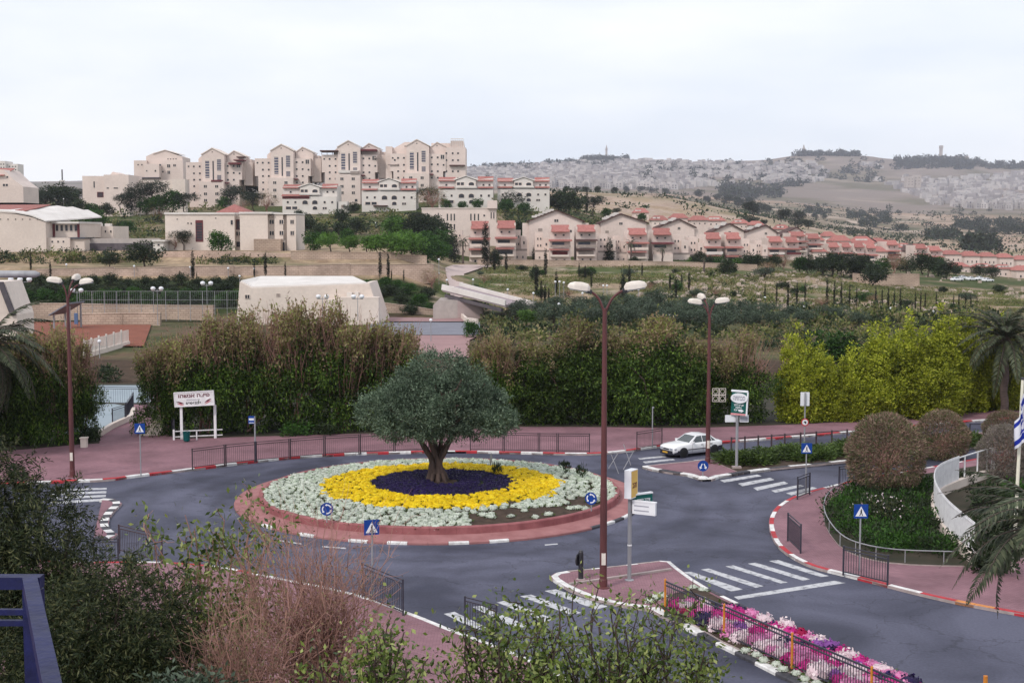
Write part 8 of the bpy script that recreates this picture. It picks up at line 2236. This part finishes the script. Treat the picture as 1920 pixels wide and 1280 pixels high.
def twiggy(label, top, spread, height, rng, n=120):
    top = Vector(top); t = thing('bare_shrub', label, 'shrub', (top.x, top.y, 0)); Ht = top.z
    qm = QM(); paths = [limb((0, 0, 0), (.1, 0, Ht - height * 1.12), .14, .1, rng)]; fine = []
    roots = []
    for k in range(16):
        a = rng.uniform(0, 6.28); e = np.array([math.cos(a) * spread * .42 * math.sqrt(rng.random()), math.sin(a) * spread * .4 * rng.random(), Ht - height * rng.uniform(.45, .7)])
        p, r0 = limb((.1, 0, Ht - height * 1.15), e, .045, .018, rng, 7, .05); paths.append((p, r0)); roots.append(p)
    for k in range(n):
        p = roots[rng.integers(len(roots))]; i = rng.integers(2, 7); s = p[i]
        a = rng.uniform(0, 6.28); r_ = spread * math.sqrt(rng.random()) * .9
        e = np.array([math.cos(a) * r_, math.sin(a) * r_ * .7, Ht - height * (.0 + .40 * rng.random() + .55 * (r_ / spread) ** 2 * rng.random())]); e[:2] = s[:2] * .35 + e[:2] * .75
        p2, r2 = limb(s, e, .014, .005, rng, 7, .06); paths.append((p2, r2))
        for j in range(8):
            i2 = rng.integers(2, 7); d = unit((e - s)[None] / np.linalg.norm(e - s) + rng.normal(size=(1, 3)) * .62)[0]
            p3, r3 = limb(p2[i2], p2[i2] + d * rng.uniform(.25, .8), .0045, .002, rng, 4, .05); paths.append((p3, r3)); fine.append(p3)
    trunk_q(qm, paths, 0, 3); link('branches', qm.mesh('branches', [M_TWIG]), t)
    tp = np.concatenate(fine); m = 2400; c = tp[rng.integers(0, len(tp), m)] + rng.normal(size=(m, 3)) * .03
    v, q = leaf_quads(c, unit(rng.normal(size=(m, 3))), .05, .022, rng); qm = QM(); qm.add(v, q, 0)
    link('dry_leaves', qm.mesh('dry_leaves', [L_HEDGEBR]), t)
twiggy('big bare pinkish shrub fanning up in front of the near pavement', P(580, 962, 21), 2.15, 4.1, RNG, 210)
twiggy('second bare pinkish shrub, lower and left of the big one', P(450, 1100, 19.5), 1.2, 2.6, RNG, 60)
def feathery(label, blobs, base, rng, ncl, L=.14, W=.028):
    base = Vector(base); t = thing('feathery_tree', label, 'tree', base, 0, 'dark feathery trees at the lower left')
    qm = QM(); paths = []
    for (c, r_) in blobs:
        c = np.array(c)
        for k in range(7): paths.append(limb((c[0] * .4, c[1] * .4, max(1, c[2] - r_[2] * 2.2)), c + unit(rng.normal(size=(1, 3)))[0] * np.array(r_) * .9, .05, .01, rng, 6))
    zt = max(c[2] for c, _ in blobs); paths.append(limb((0, 0, 0), (0, 0, zt * .7), .2, .12, rng)); trunk_q(qm, paths, 0, 4); link('trunk', qm.mesh('trunk', [M_BARK]), t)
    p, o = crown_points(blobs, ncl, 1, .02, rng, .3, .2)
    k = 34; tt = np.linspace(0, 1, k)
    ax = unit(o * .7 + rng.normal(size=p.shape) * .5 + np.array([0, 0, -.05])); ln = rng.uniform(.35, .7, (len(p), 1, 1))
    pp = (p[:, None] + ax[:, None] * tt[None, :, None] * ln + np.array([0, 0, -1]) * (tt ** 2)[None, :, None] * .18 + rng.normal(size=(len(p), k, 3)) * .035).reshape(-1, 3)
    dd = unit(np.repeat(ax, k, 0) * .6 + rng.normal(size=pp.shape) * .7 + np.array([0, 0, -.2]))
    v, q = leaf_quads(pp, dd, L, W, rng); qm = QM(); qm.add(v, q, 0); link('crown', qm.mesh('crown', [L_SCHINUS]), t)
c0 = P(28, 1010, 22); base = (c0.x, c0.y, 0)
feathery('tall dark feathery tree at the left edge', [((0, 0, c0.z - .2), (1.15, 1.1, 1.25)), ((-.55, 0, c0.z + .75), (.75, .8, .85)), ((.4, -.2, c0.z - .9), (.9, 1.0, .9)), ((-.3, -.4, c0.z - 1.7), (1.4, 1.1, 1.2))], base, RNG, 1900, .11, .022)
c1 = P(225, 1170, 20); base = (c1.x, c1.y, 0)
feathery('lower dark feathery tree in front of the left median', [((0, 0, c1.z), (.95, .9, .95)), ((-.7, 0, c1.z - .5), (1.0, .9, 1.0)), ((.45, -.2, c1.z - .7), (.75, .8, .9)), ((-.2, 0, c1.z - 1.5), (1.3, 1.0, 1.0))], base, RNG, 1700, .11, .022)
g = P(330, 1262, 18); plant('grove', 'shrub', 'small blue-green shrub at the bottom left edge of the picture', 'shrub', (g.x, g.y, g.z - 1.15), 1.2, 1.3)
# the slope below the camera that the near shrubs root in
def near_bank():
    tag(sheet('bank_soil', [(-30, 8), (14, 8), (7, 30), (-30, 36)], .14, M_GARDEN), kind='structure')
near_bank()

# ------------------------------------------------------------------ blue balcony rail at the lower left
t = thing('balcony_railing', 'dark blue steel balcony railing at the lower left corner', 'railing', P(62, 1090, 2.35))
o = t.location
c = Vector((0, 0, 0)); lf = Vector((-1.6, .0, .0)); nr = Vector((.216, -.53, 0))
MB().bar(c + Vector((.016, 0, 0)), lf, .026, .022, M_RAILBLUE).build('top_rail', t)
MB().bar(c + Vector((0, -.016, .001)), nr * 1.6, .025, .026, M_RAILBLUE).build('top_rail', t)
for p in (c, nr * 1.6): MB().box(p.x - .015, p.x + .015, p.y - .014, p.y + .014, -1.05, -.014, M_RAILBLUE).build('post', t)
for dz in (-.055, -.075): MB().bar(Vector((-.015, 0, dz)), Vector((-1.6, 0, dz)), .010, .010, M_RAILBLUE).build('rail', t)
for k in range(1, 14): MB().box(-.015 - k * .06 - .005, -.015 - k * .06 + .005, -.005, .005, -1.0, -.08, M_RAILBLUE).build('bar', t)
for k in range(1, 9):
    p = nr * 1.6 * (k / 9); MB().box(p.x - .005, p.x + .005, p.y - .005, p.y + .005, -1.0, -.017, M_RAILBLUE).build('bar', t)
bs = thing('balcony_slab', 'concrete balcony slab under the blue railing', 'balcony', (o.x, o.y, o.z - 1.05)); MB().box(-2.0, .06, -2.0, .06, -.16, 0, M_CONC).build('slab', bs)
MB().box(-2.0, -1.8, -2.0, .0, -13.2, -.16, M_CONC).build('pier', bs)

# ------------------------------------------------------------------ air: thin haze over the valley
HAZE = True
if HAZE:
    mb = MB(); hm = bpy.data.materials.new('haze_air'); hm.use_nodes = True; nt = hm.node_tree
    nt.nodes.remove(nt.nodes['Principled BSDF'])
    pv = nt.nodes.new('ShaderNodeVolumePrincipled'); pv.inputs['Density'].default_value = 5.5e-5; pv.inputs['Color'].default_value = (.82, .85, 1.0, 1); pv.inputs['Anisotropy'].default_value = 0.0
    nt.links.new(pv.outputs[0], nt.nodes['Material Output'].inputs['Volume'])
    mb.box(-5600, 5600, -40, 7600, -14, 480, hm)
    tag(mb.build('haze'), kind='stuff')
